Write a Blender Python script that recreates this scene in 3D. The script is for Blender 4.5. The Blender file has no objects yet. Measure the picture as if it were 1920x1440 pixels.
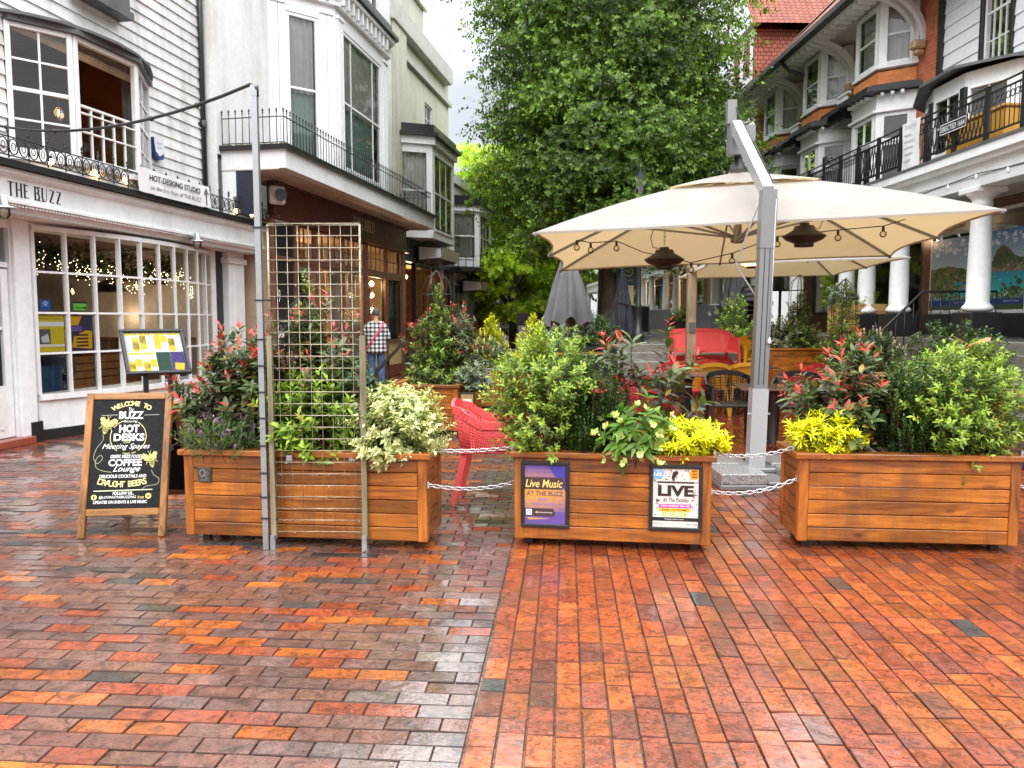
import bpy, bmesh, math, random
import numpy as np
from mathutils import Vector as V, Matrix as Mx
R=math.radians; PI=math.pi; sin=math.sin; cos=math.cos
sc=bpy.context.scene; COL=sc.collection
rnd=random.Random(11)
def T3(x=0,y=0,z=0): return Mx.Translation((x,y,z))
def RX(a): return Mx.Rotation(R(a),4,'X')
def RY(a): return Mx.Rotation(R(a),4,'Y')
def RZ(a): return Mx.Rotation(R(a),4,'Z')
UP=RX(90)                                   # stands a flat drawing up, facing -y
_fc=None
class MB:
    """collects shapes; build() links them as ONE mesh object"""
    def __init__(s,M=None): s.v=[];s.f=[];s.mi=[];s.sm=[];s.c=[];s.M=M;s.cur=0;s.col=(1,1,1)
    def add(s,vs,fs,sm=False):
        b=len(s.v)
        for p in vs: s.v.append((s.M@V(p)) if s.M is not None else V(p))
        for f in fs: s.f.append([b+i for i in f]); s.mi.append(s.cur); s.sm.append(sm); s.c.append(s.col)
    def box(s,x0,y0,z0,x1,y1,z1):
        s.add([(x0,y0,z0),(x1,y0,z0),(x1,y1,z0),(x0,y1,z0),(x0,y0,z1),(x1,y0,z1),(x1,y1,z1),(x0,y1,z1)],
              [(0,3,2,1),(4,5,6,7),(0,1,5,4),(1,2,6,5),(2,3,7,6),(3,0,4,7)])
    def cbox(s,x0,y0,z0,x1,y1,z1,b=.004):     # chamfered box
        b=min(b,(x1-x0)*.45,(y1-y0)*.45,(z1-z0)*.45)
        X=(x0,x0+b,x1-b,x1);Y=(y0,y0+b,y1-b,y1);Z=(z0,z0+b,z1-b,z1)
        vs=[];ix={}
        for i in (0,1):
            for j in (0,1):
                for k in (0,1):
                    xo,xi=(X[0],X[1]) if i==0 else (X[3],X[2]); yo,yi=(Y[0],Y[1]) if j==0 else (Y[3],Y[2]); zo,zi=(Z[0],Z[1]) if k==0 else (Z[3],Z[2])
                    for a,p in enumerate(((xo,yi,zi),(xi,yo,zi),(xi,yi,zo))): ix[i,j,k,a]=len(vs); vs.append(p)
        fs=[]
        for i in (0,1): fs.append([ix[i,j,k,0] for j,k in ((0,0),(1,0),(1,1),(0,1))])
        for j in (0,1): fs.append([ix[i,j,k,1] for i,k in ((0,0),(1,0),(1,1),(0,1))])
        for k in (0,1): fs.append([ix[i,j,k,2] for i,j in ((0,0),(1,0),(1,1),(0,1))])
        for j in (0,1):
            for k in (0,1): fs.append([ix[0,j,k,1],ix[1,j,k,1],ix[1,j,k,2],ix[0,j,k,2]])
        for i in (0,1):
            for k in (0,1): fs.append([ix[i,0,k,0],ix[i,1,k,0],ix[i,1,k,2],ix[i,0,k,2]])
        for i in (0,1):
            for j in (0,1): fs.append([ix[i,j,0,0],ix[i,j,1,0],ix[i,j,1,1],ix[i,j,0,1]])
        for i in (0,1):
            for j in (0,1):
                for k in (0,1): fs.append([ix[i,j,k,0],ix[i,j,k,1],ix[i,j,k,2]])
        s.add(vs,fs)
    def frame_of(s,d,up=(0,0,1)):
        d=V(d).normalized();u=V(up)
        if abs(d.dot(u))>.98: u=V((0,1,0)) if abs(d.y)<.9 else V((1,0,0))
        a=d.cross(u).normalized(); return d,a,a.cross(d).normalized()
    def bar(s,p,q,w,h=None,up=(0,0,1),w2=None,h2=None):
        h=h or w; w2=w2 or w; h2=h2 or h; p=V(p);q=V(q); d,a,b=s.frame_of(q-p,up)
        vs=[]
        for c,ww,hh in ((p,w,h),(q,w2,h2)):
            for i,j in ((-1,-1),(1,-1),(1,1),(-1,1)): vs.append(c+a*(i*ww/2)+b*(j*hh/2))
        s.add(vs,[(0,1,2,3),(7,6,5,4),(0,4,5,1),(1,5,6,2),(2,6,7,3),(3,7,4,0)])
    def tube(s,pts,r,n=8,closed=False,cap=True):
        pts=[V(p) for p in pts]; m=len(pts); rr=list(r) if hasattr(r,'__len__') else [r]*m
        vs=[];fs=[];pa=None
        for i,p in enumerate(pts):
            t=(pts[(i+1)%m]-pts[i-1]) if closed else (pts[min(i+1,m-1)]-pts[max(i-1,0)])
            if t.length<1e-9: t=V((0,0,1))
            t.normalize()
            if pa is None: _,pa,_=s.frame_of(t)
            else:
                pa=pa-t*pa.dot(t)
                if pa.length<1e-6: _,pa,_=s.frame_of(t)
                pa.normalize()
            b=t.cross(pa)
            for k in range(n): vs.append(p+(pa*cos(2*PI*k/n)+b*sin(2*PI*k/n))*rr[i])
        for i in range(m if closed else m-1):
            for k in range(n): j=(i+1)%m; fs.append((i*n+k,i*n+(k+1)%n,j*n+(k+1)%n,j*n+k))
        if cap and not closed: fs.append(tuple(range(n-1,-1,-1))); fs.append(tuple((m-1)*n+k for k in range(n)))
        s.add(vs,fs,True)
    def lathe(s,prof,c=(0,0,0),n=18,sx=1,sy=1,a0=0,a1=2*PI):
        full=abs(a1-a0-2*PI)<1e-6; k=n if full else n+1; vs=[];fs=[]
        for r,z in prof:
            for i in range(k):
                a=a0+(a1-a0)*i/n; vs.append((c[0]+r*cos(a)*sx,c[1]+r*sin(a)*sy,c[2]+z))
        for j in range(len(prof)-1):
            for i in range(n): i2=(i+1)%k; fs.append((j*k+i,j*k+i2,(j+1)*k+i2,(j+1)*k+i))
        s.add(vs,fs,True)
        if full:
            for j in (0,len(prof)-1):
                if prof[j][0]>1e-4:
                    r,z=prof[j]; s.add([(c[0]+r*cos(2*PI*i/n)*sx,c[1]+r*sin(2*PI*i/n)*sy,c[2]+z) for i in range(n)],[tuple(range(n))])
    def sphere(s,c,r,n=10,m=7,sc=(1,1,1)):
        s.lathe([(max(1e-5,r*sin(PI*j/m))*1,-r*cos(PI*j/m)*sc[2]) for j in range(m+1)],c,n,sc[0],sc[1])
    def prism(s,poly,a,b,ax='y'):
        f={'y':lambda u,w,t:(u,t,w),'z':lambda u,w,t:(u,w,t),'x':lambda u,w,t:(t,u,w)}[ax]; n=len(poly)
        vs=[f(u,w,a) for u,w in poly]+[f(u,w,b) for u,w in poly]
        s.add(vs,[tuple(range(n)),tuple(range(2*n-1,n-1,-1))]+[(i,i+n,(i+1)%n+n,(i+1)%n) for i in range(n)])
    def quad(s,*p): s.add(p,[tuple(range(len(p)))])
    def grid(s,P,sm=True):
        n=len(P);m=len(P[0]); s.add([p for r in P for p in r],[(i*m+j,i*m+j+1,(i+1)*m+j+1,(i+1)*m+j) for i in range(n-1) for j in range(m-1)],sm)
    def txt(s,t,size,M,align='CENTER',shear=0,off=0,sx=1,sp=1,ex=0):
        cu=bpy.data.curves.new('w','FONT'); cu.body=t; cu.size=size; cu.align_x=align; cu.shear=shear; cu.offset=off; cu.space_character=sp; cu.extrude=ex; cu.resolution_u=3
        o=bpy.data.objects.new('w',cu); COL.objects.link(o); dg=bpy.context.evaluated_depsgraph_get(); dg.update()
        me=bpy.data.meshes.new_from_object(o.evaluated_get(dg)); A=M@Mx.Diagonal((sx,1,1,1))
        s.add([A@v.co for v in me.vertices],[tuple(p.vertices) for p in me.polygons])
        bpy.data.objects.remove(o); bpy.data.curves.remove(cu); bpy.data.meshes.remove(me)
    def arctxt(s,t,size,M,rad,span,up=True,off=0):      # lettering along an arc
        n=len(t)
        for i,ch in enumerate(t):
            if ch==' ': continue
            a=(i-(n-1)/2)/(n-1)*span
            A=M@(Mx.Translation((rad*sin(a),rad*(cos(a)-1),0))@Mx.Rotation(-a,4,'Z') if up else Mx.Translation((rad*sin(a),-rad*(cos(a)-1),0))@Mx.Rotation(a,4,'Z'))
            s.txt(ch,size,A,off=off)
    def stroke(s,pts,w,M,closed=False):                 # flat ribbon in the xy plane of M
        n=len(pts)
        L=[];Rr=[]
        for i,p in enumerate(pts):
            a=pts[(i-1)%n] if closed else pts[max(0,i-1)]; b=pts[(i+1)%n] if closed else pts[min(n-1,i+1)]
            dx,dy=b[0]-a[0],b[1]-a[1]; l=math.hypot(dx,dy) or 1; nx,ny=-dy/l*w/2,dx/l*w/2
            L.append(M@V((p[0]+nx,p[1]+ny,0))); Rr.append(M@V((p[0]-nx,p[1]-ny,0)))
        s.add(L+Rr,[(n+i,n+(i+1)%n,(i+1)%n,i) for i in range(n if closed else n-1)])
    def shape(s,pts,M): s.add([M@V((x,y,0)) for x,y in pts],[tuple(range(len(pts)))])
    def disc(s,cx,cy,r,M,n=20,sx=1): s.shape([(cx+r*sx*cos(2*PI*i/n),cy+r*sin(2*PI*i/n)) for i in range(n)],M)
    def build(s,name,mat,parent=None,bevel=0):
        me=bpy.data.meshes.new(name); me.from_pydata([tuple(v) for v in s.v],[],s.f)
        mats=mat if isinstance(mat,(list,tuple)) else [mat]
        for m in mats: me.materials.append(m)
        me.polygons.foreach_set('material_index',s.mi); me.polygons.foreach_set('use_smooth',s.sm)
        if any(c!=(1,1,1) for c in s.c):
            at=me.color_attributes.new('Col','FLOAT_COLOR','CORNER'); arr=[]
            for f,c in zip(s.f,s.c): arr+= [c[0],c[1],c[2],1.0]*len(f)
            at.data.foreach_set('color',arr)
        me.update()
        bm=bmesh.new(); bm.from_mesh(me); bmesh.ops.recalc_face_normals(bm,faces=bm.faces); bm.to_mesh(me); bm.free()
        o=bpy.data.objects.new(name,me); COL.objects.link(o); o.parent=parent
        if bevel:
            b=o.modifiers.new('b','BEVEL'); b.width=bevel; b.segments=1; b.limit_method='ANGLE'
        return o
def tag(o,label,cat,group=None,kind=None):
    if label: o['label']=label
    if cat: o['category']=cat
    if group: o['group']=group
    if kind: o['kind']=kind
    return o
def thing(name,label,cat,loc=(0,0,0),rz=0,group=None):
    o=bpy.data.objects.new(name,None); COL.objects.link(o); o.location=loc; o.rotation_euler=(0,0,rz); o.empty_display_size=.1
    return tag(o,label,cat,group)
def dup(root,loc,rz,label,group=None):
    r=root.copy(); COL.objects.link(r); r.location=loc; r.rotation_euler=(0,0,rz); r['label']=label
    if group: r['group']=group
    for ch in list(root.children):
        c=ch.copy(); COL.objects.link(c); c.parent=r
        for g in list(ch.children): d=g.copy(); COL.objects.link(d); d.parent=c
    return r
def struct(name,mb,mat): o=mb.build(name,mat); o['kind']='structure'; return o

# ---------------------------------------------------------------- materials
class NT:
    def __init__(s,name):
        s.m=bpy.data.materials.new(name); s.m.use_nodes=True; s.t=s.m.node_tree; s.t.nodes.clear()
        s.out=s.n('ShaderNodeOutputMaterial'); s.p=s.n('ShaderNodeBsdfPrincipled'); s.l(s.p,0,s.out,0)
        s.tc=s.n('ShaderNodeTexCoord')
    def n(s,k,**kw):
        x=s.t.nodes.new(k)
        for a,b in kw.items(): setattr(x,a,b)
        return x
    def l(s,a,i,b,j): s.t.links.new(a.outputs[i],b.inputs[j])
    def noise(s,scale,detail=4,rough=.6,src='Object',stretch=None,dist=0):
        x=s.n('ShaderNodeTexNoise'); x.inputs['Scale'].default_value=scale; x.inputs['Detail'].default_value=detail; x.inputs['Roughness'].default_value=rough; x.inputs['Distortion'].default_value=dist
        if stretch:
            mp=s.n('ShaderNodeMapping'); mp.inputs['Scale'].default_value=stretch; s.l(s.tc,src,mp,0); s.l(mp,0,x,0)
        else: s.l(s.tc,src,x,0)
        return x
    def ramp(s,a,i,stops):
        r=s.n('ShaderNodeValToRGB'); e=r.color_ramp.elements
        while len(e)<len(stops): e.new(.5)
        for k,(p,c) in enumerate(stops):
            e[k].position=p; e[k].color=(c,c,c,1) if not hasattr(c,'__len__') else (*c,1)
        s.l(a,i,r,0); return r
    def mix(s,fac,a,b,mode='MIX'):     # a,b,fac : node tuple or value
        x=s.n('ShaderNodeMix',data_type='RGBA',blend_type=mode)
        for j,v in ((0,fac),(6,a),(7,b)):
            if isinstance(v,tuple) and len(v)==2 and not isinstance(v[0],(int,float)): s.l(v[0],v[1],x,j)
            elif hasattr(v,'__len__'): x.inputs[j].default_value=(*v,1)
            else: x.inputs[j].default_value=v
        return x
    def bump(s,a,i,strength,dist=.01,prev=None):
        b=s.n('ShaderNodeBump'); b.inputs['Strength'].default_value=strength; b.inputs['Distance'].default_value=dist; s.l(a,i,b,'Height')
        if prev: s.l(prev,0,b,'Normal')
        s.l(b,0,s.p,'Normal'); return b
    def set(s,**k):
        for a,b in k.items():
            i=s.p.inputs[{'base':'Base Color','rough':'Roughness','metal':'Metallic','spec':'Specular IOR Level','coat':'Coat Weight','emit':'Emission Color','es':'Emission Strength','trans':'Transmission Weight','alpha':'Alpha','sheen':'Sheen Weight','crough':'Coat Roughness'}[a]]
            i.default_value=(*b,1) if hasattr(b,'__len__') else b
def mat(name,col,rough=.5,metal=0,var=.12,vs=6,bump=0,bs=60,spec=.5,es=0,coat=0,stretch=None):
    t=NT(name); t.set(base=col,rough=rough,metal=metal,spec=spec,coat=coat)
    if var:
        a=t.noise(vs,5,.65,stretch=stretch); r=t.ramp(a,0,[(.3,[c*(1-var) for c in col]),(.72,[min(1,c*(1+var)) for c in col])]); t.l(r,0,t.p,'Base Color')
        rr=t.ramp(a,0,[(.3,min(1,rough*1.2)),(.7,rough*.8)]); t.l(rr,0,t.p,'Roughness')
    if bump: b=t.noise(bs,4,.6,stretch=stretch); t.bump(b,0,bump,.01)
    if es: t.set(emit=col,es=es)
    return t.m
def attrmat(name,rough=.5,spec=.5,bump=0,bs=40,translucent=0,gain=1.6):
    t=NT(name); a=t.n('ShaderNodeVertexColor',layer_name='Col'); nz=t.noise(30,3); m=t.mix(.35,(a,0),(nz,0),'OVERLAY'); m.inputs[0].default_value=.18
    t.l(m,2,t.p,'Base Color'); t.set(rough=rough,spec=spec)
    if bump: t.bump(t.noise(bs,3),0,bump,.004)
    if translucent:
        tr=t.n('ShaderNodeBsdfTranslucent'); g=t.mix(1,(a,0),(gain,gain,gain*.45),'MULTIPLY'); t.l(g,2,tr,0)
        ms=t.n('ShaderNodeMixShader'); ms.inputs[0].default_value=translucent; t.l(t.p,0,ms,1); t.l(tr,0,ms,2); t.l(ms,0,t.out,0)
    return t.m
def glassmat(name,tint=(.9,.93,.93),refl=.10,rough=.01,ior=1.5):
    t=NT(name); t.t.nodes.remove(t.p)
    tr=t.n('ShaderNodeBsdfTransparent'); tr.inputs[0].default_value=(*tint,1); gl=t.n('ShaderNodeBsdfGlossy'); gl.inputs['Roughness'].default_value=rough
    nz=t.noise(1.7,2); b=t.n('ShaderNodeBump'); b.inputs['Strength'].default_value=.06; b.inputs['Distance'].default_value=.05; t.l(nz,0,b,'Height'); t.l(b,0,gl,'Normal')
    lw=t.n('ShaderNodeFresnel'); lw.inputs[0].default_value=ior; ad=t.n('ShaderNodeMath',operation='ADD'); ad.inputs[1].default_value=refl; t.l(lw,0,ad,0); ad.use_clamp=True
    ms=t.n('ShaderNodeMixShader'); t.l(ad,0,ms,0); t.l(tr,0,ms,1); t.l(gl,0,ms,2); t.l(ms,0,t.out,0); return t.m
def woodmat(name,c1,c2,dark,axis=0,rough=.35,scale=1.0,coat=.0,knots=True,boards=0,grime=0):
    t=NT(name); st=[9*scale]*3; st[axis]=.9*scale
    oi=t.n('ShaderNodeObjectInfo'); ofs=t.n('ShaderNodeVectorMath',operation='SCALE'); ofs.inputs['Scale'].default_value=7; cb=t.n('ShaderNodeCombineXYZ')
    for k in range(3): t.l(oi,'Random',cb,k)
    t.l(cb,0,ofs,0); ad=t.n('ShaderNodeVectorMath',operation='ADD'); t.l(t.tc,'Object',ad,0); t.l(ofs,0,ad,1)
    va=t.n('ShaderNodeVertexColor',layer_name='Col')
    ad2=t.n('ShaderNodeVectorMath',operation='ADD'); sc2=t.n('ShaderNodeVectorMath',operation='SCALE'); sc2.inputs['Scale'].default_value=5; t.l(va,0,sc2,0); t.l(ad,0,ad2,0); t.l(sc2,0,ad2,1)
    mp=t.n('ShaderNodeMapping'); mp.inputs['Scale'].default_value=st; t.l(ad2,0,mp,0)
    w=t.n('ShaderNodeTexNoise'); w.inputs['Scale'].default_value=2.4; w.inputs['Detail'].default_value=8; w.inputs['Roughness'].default_value=.62; w.inputs['Distortion'].default_value=1.1; t.l(mp,0,w,0)
    r=t.ramp(w,0,[(.30,dark),(.47,c1),(.66,c2)])
    b=t.n('ShaderNodeTexNoise'); b.inputs['Scale'].default_value=1.6; b.inputs['Detail'].default_value=3; t.l(ad2,0,b,0)
    rb=t.ramp(b,0,[(.3,.6),(.7,1.2)]); m=t.mix(1,(r,0),(rb,0),'MULTIPLY')
    sepv=t.n('ShaderNodeSeparateColor'); t.l(va,0,sepv,0); tone=t.ramp(sepv,0,[(0,.74),(1,1.2)]); mt=t.mix(1,(m,2),(tone,0),'MULTIPLY'); m=mt
    last=(m,2)
    if knots:
        st2=[5.5]*3; st2[axis]=2.6
        mp2=t.n('ShaderNodeMapping'); mp2.inputs['Scale'].default_value=st2; t.l(ad2,0,mp2,0)
        vo=t.n('ShaderNodeTexVoronoi'); vo.inputs['Scale'].default_value=1.0; t.l(mp2,0,vo,0); kr=t.ramp(vo,0,[(.04,.0),(.13,1)])
        k=t.mix((kr,0),[d*.55 for d in dark],last); last=(k,2)
    if grime:
        gz=t.noise(1.5,6,.7,stretch=(3.2,3.2,.8)); gr=t.ramp(gz,0,[(.46,0),(.66,grime)]); g2=t.mix((gr,0),last,(.10,.045,.02)); last=(g2,2)
    t.l(last[0],last[1],t.p,'Base Color'); rr=t.ramp(b,0,[(.3,rough*.6),(.7,rough*1.25)]); t.l(rr,0,t.p,'Roughness'); t.set(coat=coat,crough=.12)
    t.bump(w,0,.22,.004); return t.m
def brickwall(name,c1,c2,mortar,scale=1,axes='xz',rough=.8):
    t=NT(name); sp=t.n('ShaderNodeSeparateXYZ'); t.l(t.tc,'Object',sp,0); cb=t.n('ShaderNodeCombineXYZ')
    ax={'x':0,'y':1,'z':2}
    if axes=='xyz':
        a=t.n('ShaderNodeMath',operation='ADD'); t.l(sp,0,a,0); t.l(sp,1,a,1); t.l(a,0,cb,0); t.l(sp,2,cb,1)
    else: t.l(sp,ax[axes[0]],cb,0); t.l(sp,ax[axes[1]],cb,1)
    b=t.n('ShaderNodeTexBrick'); b.inputs['Scale'].default_value=1; b.inputs['Brick Width'].default_value=.225*scale; b.inputs['Row Height'].default_value=.075*scale; b.inputs['Mortar Size'].default_value=.006; b.inputs['Mortar Smooth'].default_value=.3; b.inputs['Bias'].default_value=-.1
    for k,c in (('Color1',c1),('Color2',c2),('Mortar',mortar)): b.inputs[k].default_value=(*c,1)
    t.l(cb,0,b,0); nz=t.noise(3,6,.7); rr=t.ramp(nz,0,[(.3,.65),(.7,1.2)]); m=t.mix(1,(b,0),(rr,0),'MULTIPLY'); t.l(m,2,t.p,'Base Color'); t.set(rough=rough)
    iv=t.n('ShaderNodeMath',operation='SUBTRACT'); iv.inputs[0].default_value=1; t.l(b,'Fac',iv,1); bp=t.bump(iv,0,.5,.008); n2=t.noise(90,3); t.bump(n2,0,.25,.004,bp); return t.m
M={}
def stained(name,col,stain,amt=.5,rough=.55,vs=1.2):
    """painted wall with streaks of weather grime running down it"""
    t=NT(name); a=t.noise(vs,7,.7); s=t.noise(1.0,5,.65,stretch=(2.8,2.8,.35)); mu=t.n('ShaderNodeMath',operation='MULTIPLY'); t.l(a,0,mu,0); t.l(s,0,mu,1)
    r=t.ramp(mu,0,[(.2,0),(.42,amt)]); m=t.mix((r,0),col,stain); f=t.noise(14,4); fr=t.ramp(f,0,[(.3,.93),(.7,1.04)]); m2=t.mix(1,(m,2),(fr,0),'MULTIPLY'); t.l(m2,2,t.p,'Base Color'); t.set(rough=rough)
    t.bump(t.noise(26,5),0,.08,.01); return t.m
M['white']=stained('white_paint',(.85,.88,.88),(.50,.49,.46),.42,.35)
M['whitewood']=stained('white_joinery',(.81,.83,.83),(.55,.54,.5),.25,.3,2.5)
M['clap']=stained('weathered_clapboard',(.74,.74,.72),(.33,.33,.30),.85,.5,1.6)
M['clapwhite']=stained('clean_clapboard',(.80,.81,.83),(.62,.63,.63),.3,.4)
M['render']=stained('white_render',(.78,.80,.79),(.46,.42,.32),.6,.6,.7)
M['cream']=stained('cream_render',(.63,.61,.49),(.36,.34,.24),.6,.65,.8)
M['greyrender']=stained('grey_render',(.55,.55,.50),(.30,.30,.26),.5,.65,.8)
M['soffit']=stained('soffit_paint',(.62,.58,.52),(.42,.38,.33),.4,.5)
M['black']=mat('black_paint',(.018,.018,.02),.35,var=.3,vs=9)
M['iron']=mat('black_iron',(.014,.014,.015),.4,metal=0,var=.3,vs=20)
M['lead']=mat('lead_flashing',(.10,.105,.105),.55,var=.35,vs=3,bump=.2,bs=8)
M['gutter']=mat('black_gutter',(.02,.02,.022),.3,var=.4,vs=4)
M['moss']=mat('mossy_edge',(.10,.10,.045),.9,var=.6,vs=9,bump=.6,bs=30)
M['navy']=mat('navy_paint',(.020,.026,.045),.3,var=.2)
M['brown']=mat('brown_shopfront',(.085,.022,.016),.35,var=.3,vs=3)
M['brownmid']=mat('brown_joinery',(.17,.075,.045),.35,var=.3,vs=6)
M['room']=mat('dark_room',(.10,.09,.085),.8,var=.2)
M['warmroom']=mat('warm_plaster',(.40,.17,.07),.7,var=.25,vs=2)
M['panel']=woodmat('pine_panelling',(.33,.16,.06),(.42,.22,.09),(.16,.07,.03),2,.5)
M['glass']=glassmat('window_glass',refl=.0,ior=1.2)
M['glassup']=glassmat('upper_window_glass',refl=.07)
M['curtain']=mat('pale_curtain',(.86,.84,.79),.9,var=.08)
M['curtaingreen']=mat('green_curtain',(.46,.62,.57),.9,var=.1)
M['curtainbeige']=mat('beige_curtain',(.62,.47,.36),.9,var=.08)
M['tile']=None
# ---------------------------------------------------------------- camera, sky, sun
cam=bpy.data.cameras.new('camera'); co=bpy.data.objects.new('camera',cam); COL.objects.link(co); co.location=(0,0,1.5)
PITCH=math.atan(120/1442); co.rotation_euler=(PI/2-PITCH,0,0); cam.sensor_width=36; cam.lens=36*1442/1920; cam.clip_end=2000; cam.clip_start=.05
sc.camera=co
w=bpy.data.worlds.new('World'); sc.world=w; w.use_nodes=True; nt=w.node_tree; nt.nodes.clear()
def wn(k,**kw):
    x=nt.nodes.new(k)
    for a,b in kw.items(): setattr(x,a,b)
    return x
SUN_EL,SUN_AZ=R(48),R(188)
sky=wn('ShaderNodeTexSky'); sky.sky_type='NISHITA'; sky.sun_disc=False; sky.sun_elevation=SUN_EL; sky.sun_rotation=SUN_AZ; sky.air_density=1.6; sky.dust_density=5; sky.ozone_density=1
hs=wn('ShaderNodeHueSaturation'); hs.inputs['Saturation'].default_value=.12
tcw=wn('ShaderNodeTexCoord'); nz=wn('ShaderNodeTexNoise'); nz.inputs['Scale'].default_value=2.6; nz.inputs['Detail'].default_value=6
cr=wn('ShaderNodeValToRGB'); cr.color_ramp.elements[0].position=.36; cr.color_ramp.elements[0].color=(.74,.80,.88,1); cr.color_ramp.elements[1].position=.60; cr.color_ramp.elements[1].color=(1,1,1,1)
sep=wn('ShaderNodeSeparateXYZ'); mr=wn('ShaderNodeMapRange'); mr.inputs['From Min'].default_value=.28; mr.inputs['From Max'].default_value=.60; mr.inputs['To Min'].default_value=6.5; mr.inputs['To Max'].default_value=30
mm=wn('ShaderNodeMix',data_type='RGBA',blend_type='MULTIPLY'); mm.inputs[0].default_value=1
flat=wn('ShaderNodeMix',data_type='RGBA'); flat.inputs[0].default_value=.85; flat.inputs[7].default_value=(1,1,1,1)
bg=wn('ShaderNodeBackground'); bg.inputs[1].default_value=.12; ow=wn('ShaderNodeOutputWorld')
vm=wn('ShaderNodeVectorMath',operation='SCALE')
L=nt.links.new
# cloud cover: the clear sky's own light mixed into a bright, even deck of cloud that is brighter overhead
L(sky.outputs[0],hs.inputs['Color']); L(tcw.outputs['Generated'],nz.inputs[0]); L(nz.outputs[0],cr.inputs[0]); L(tcw.outputs['Generated'],sep.inputs[0]); L(sep.outputs[2],mr.inputs[0])
L(cr.outputs[0],vm.inputs[0]); L(mr.outputs[0],vm.inputs['Scale']); L(hs.outputs[0],flat.inputs[6]); L(vm.outputs[0],flat.inputs[7]); L(flat.outputs[2],bg.inputs[0]); L(bg.outputs[0],ow.inputs[0])
sl=bpy.data.lights.new('sun','SUN'); so=bpy.data.objects.new('sun',sl); COL.objects.link(so); sl.energy=1.5; sl.angle=R(50); sl.color=(1,.985,.96)
so.rotation_euler=(PI/2-SUN_EL,0,PI-SUN_AZ); so.location=(0,-5,30)
vs_=sc.view_settings; sc.display_settings.display_device='sRGB'; vs_.view_transform='Standard'; vs_.look='None'; vs_.exposure=.47; vs_.gamma=1; vs_.use_curve_mapping=False
sc.cycles.max_bounces=6; sc.cycles.transparent_max_bounces=12; sc.cycles.diffuse_bounces=4; sc.cycles.glossy_bounces=3; sc.cycles.caustics_reflective=False; sc.cycles.caustics_refractive=False; sc.cycles.use_denoising=True; sc.cycles.sample_clamp_indirect=4

# ---------------------------------------------------------------- ground
def pavemat(name,attr,c1=None,c2=None,soaked=False):
    t=NT(name)
    if attr: a=t.n('ShaderNodeVertexColor',layer_name='Col'); src=(a,0)
    else:
        mp=t.n('ShaderNodeMapping'); mp.inputs['Rotation'].default_value=(0,0,.07); t.l(t.tc,'Object',mp,0)
        b=t.n('ShaderNodeTexBrick'); b.inputs['Scale'].default_value=1; b.inputs['Brick Width'].default_value=.21; b.inputs['Row Height'].default_value=.1; b.inputs['Mortar Size'].default_value=.006
        for k,c in (('Color1',c1),('Color2',c2),('Mortar',(.07,.06,.05))): b.inputs[k].default_value=(*c,1)
        t.l(mp,0,b,0); src=(b,0)
    n1=t.noise(9,8,.72); r1=t.ramp(n1,0,[(.30,.5),(.52,1.0),(.75,1.32)]); m=t.mix(1,src,(r1,0),'MULTIPLY')
    n2=t.noise(38,5,.7,dist=1.5); r2=t.ramp(n2,0,[(.36,(.13,.09,.075)),(.46,(1,1,1))]); m2=t.mix(.8,(m,2),(r2,0),'MULTIPLY')       # chipped dark pits
    n3=t.noise(120,2,.5); r3=t.ramp(n3,0,[(.715,0),(.74,1)]); m3=t.mix((r3,0),(m2,2),(.55,.40,.24))                                     # pale grit and petals
    n4=t.noise(.75,4,.6); r4=t.ramp(n4,0,[(.35,.75),(.65,1.12)]); m4=t.mix(1,(m3,2),(r4,0),'MULTIPLY')
    n5=t.noise(12,7,.72,dist=1.3); r5=t.ramp(n5,0,[(.34,.38),(.49,1.05),(.68,1.38)]); m5=t.mix(1,(m4,2),(r5,0),'MULTIPLY'); n6=t.noise(1.6,4,.6); r6=t.ramp(n6,0,[(.52,0),(.70,.30)]); m4=t.mix((r6,0),(m5,2),(.30,.125,.022))
    t.l(m4,2,t.p,'Base Color')
    wet=t.noise(1.3,6,.6); rw=t.ramp(wet,0,[(.36,.09),(.50,.20),(.68,.40)]); t.l(rw,0,t.p,'Roughness'); t.set(spec=.5,crough=.13); wc=t.noise(1.1,5,.6); cw=t.ramp(wc,0,[(.40,.12),(.54,1)]); t.l(cw,0,t.p,'Coat Weight'); t.p.inputs['Coat IOR'].default_value=1.75; cn=t.n('ShaderNodeBump'); cn.inputs['Strength'].default_value=.16; cn.inputs['Distance'].default_value=.01; t.l(t.noise(16,3),0,cn,'Height'); t.l(cn,0,t.p,'Coat Normal')
    b1=t.noise(20,6,.62,dist=.8); bb=t.bump(b1,0,.55,.014); t.bump(n2,0,.22,.004,bb)
    if soaked:
        rw.color_ramp.elements[0].color=(.04,.04,.04,1); rw.color_ramp.elements[1].color=(.07,.07,.07,1); rw.color_ramp.elements[2].color=(.15,.15,.15,1); cw.color_ramp.elements[0].color=(.8,.8,.8,1); t.set(crough=.05)
    return t.m
M['soaked']=pavemat('soaked_paving_brick',True,soaked=True)
M['pave']=pavemat('wet_paving_brick',True); M['pavefar']=pavemat('distant_paving_brick',False,(.30,.105,.06),(.12,.075,.06))
M['stone']=mat('wet_flagstone',(.21,.205,.195),.16,var=.35,vs=3,bump=.25,bs=14); M['step']=mat('stone_step',(.20,.19,.165),.25,var=.35,vs=2.5,bump=.3,bs=20)
g=MB(); g.quad((-300,-60,-.012),(300,-60,-.012),(300,600,-.012),(-300,600,-.012)); struct('ground',g,M['pavefar'])
E1=V((.07,1,0)).normalized(); E2=V((E1.y,-E1.x,0)); P0=V((-.17,2.57,0))
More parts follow.
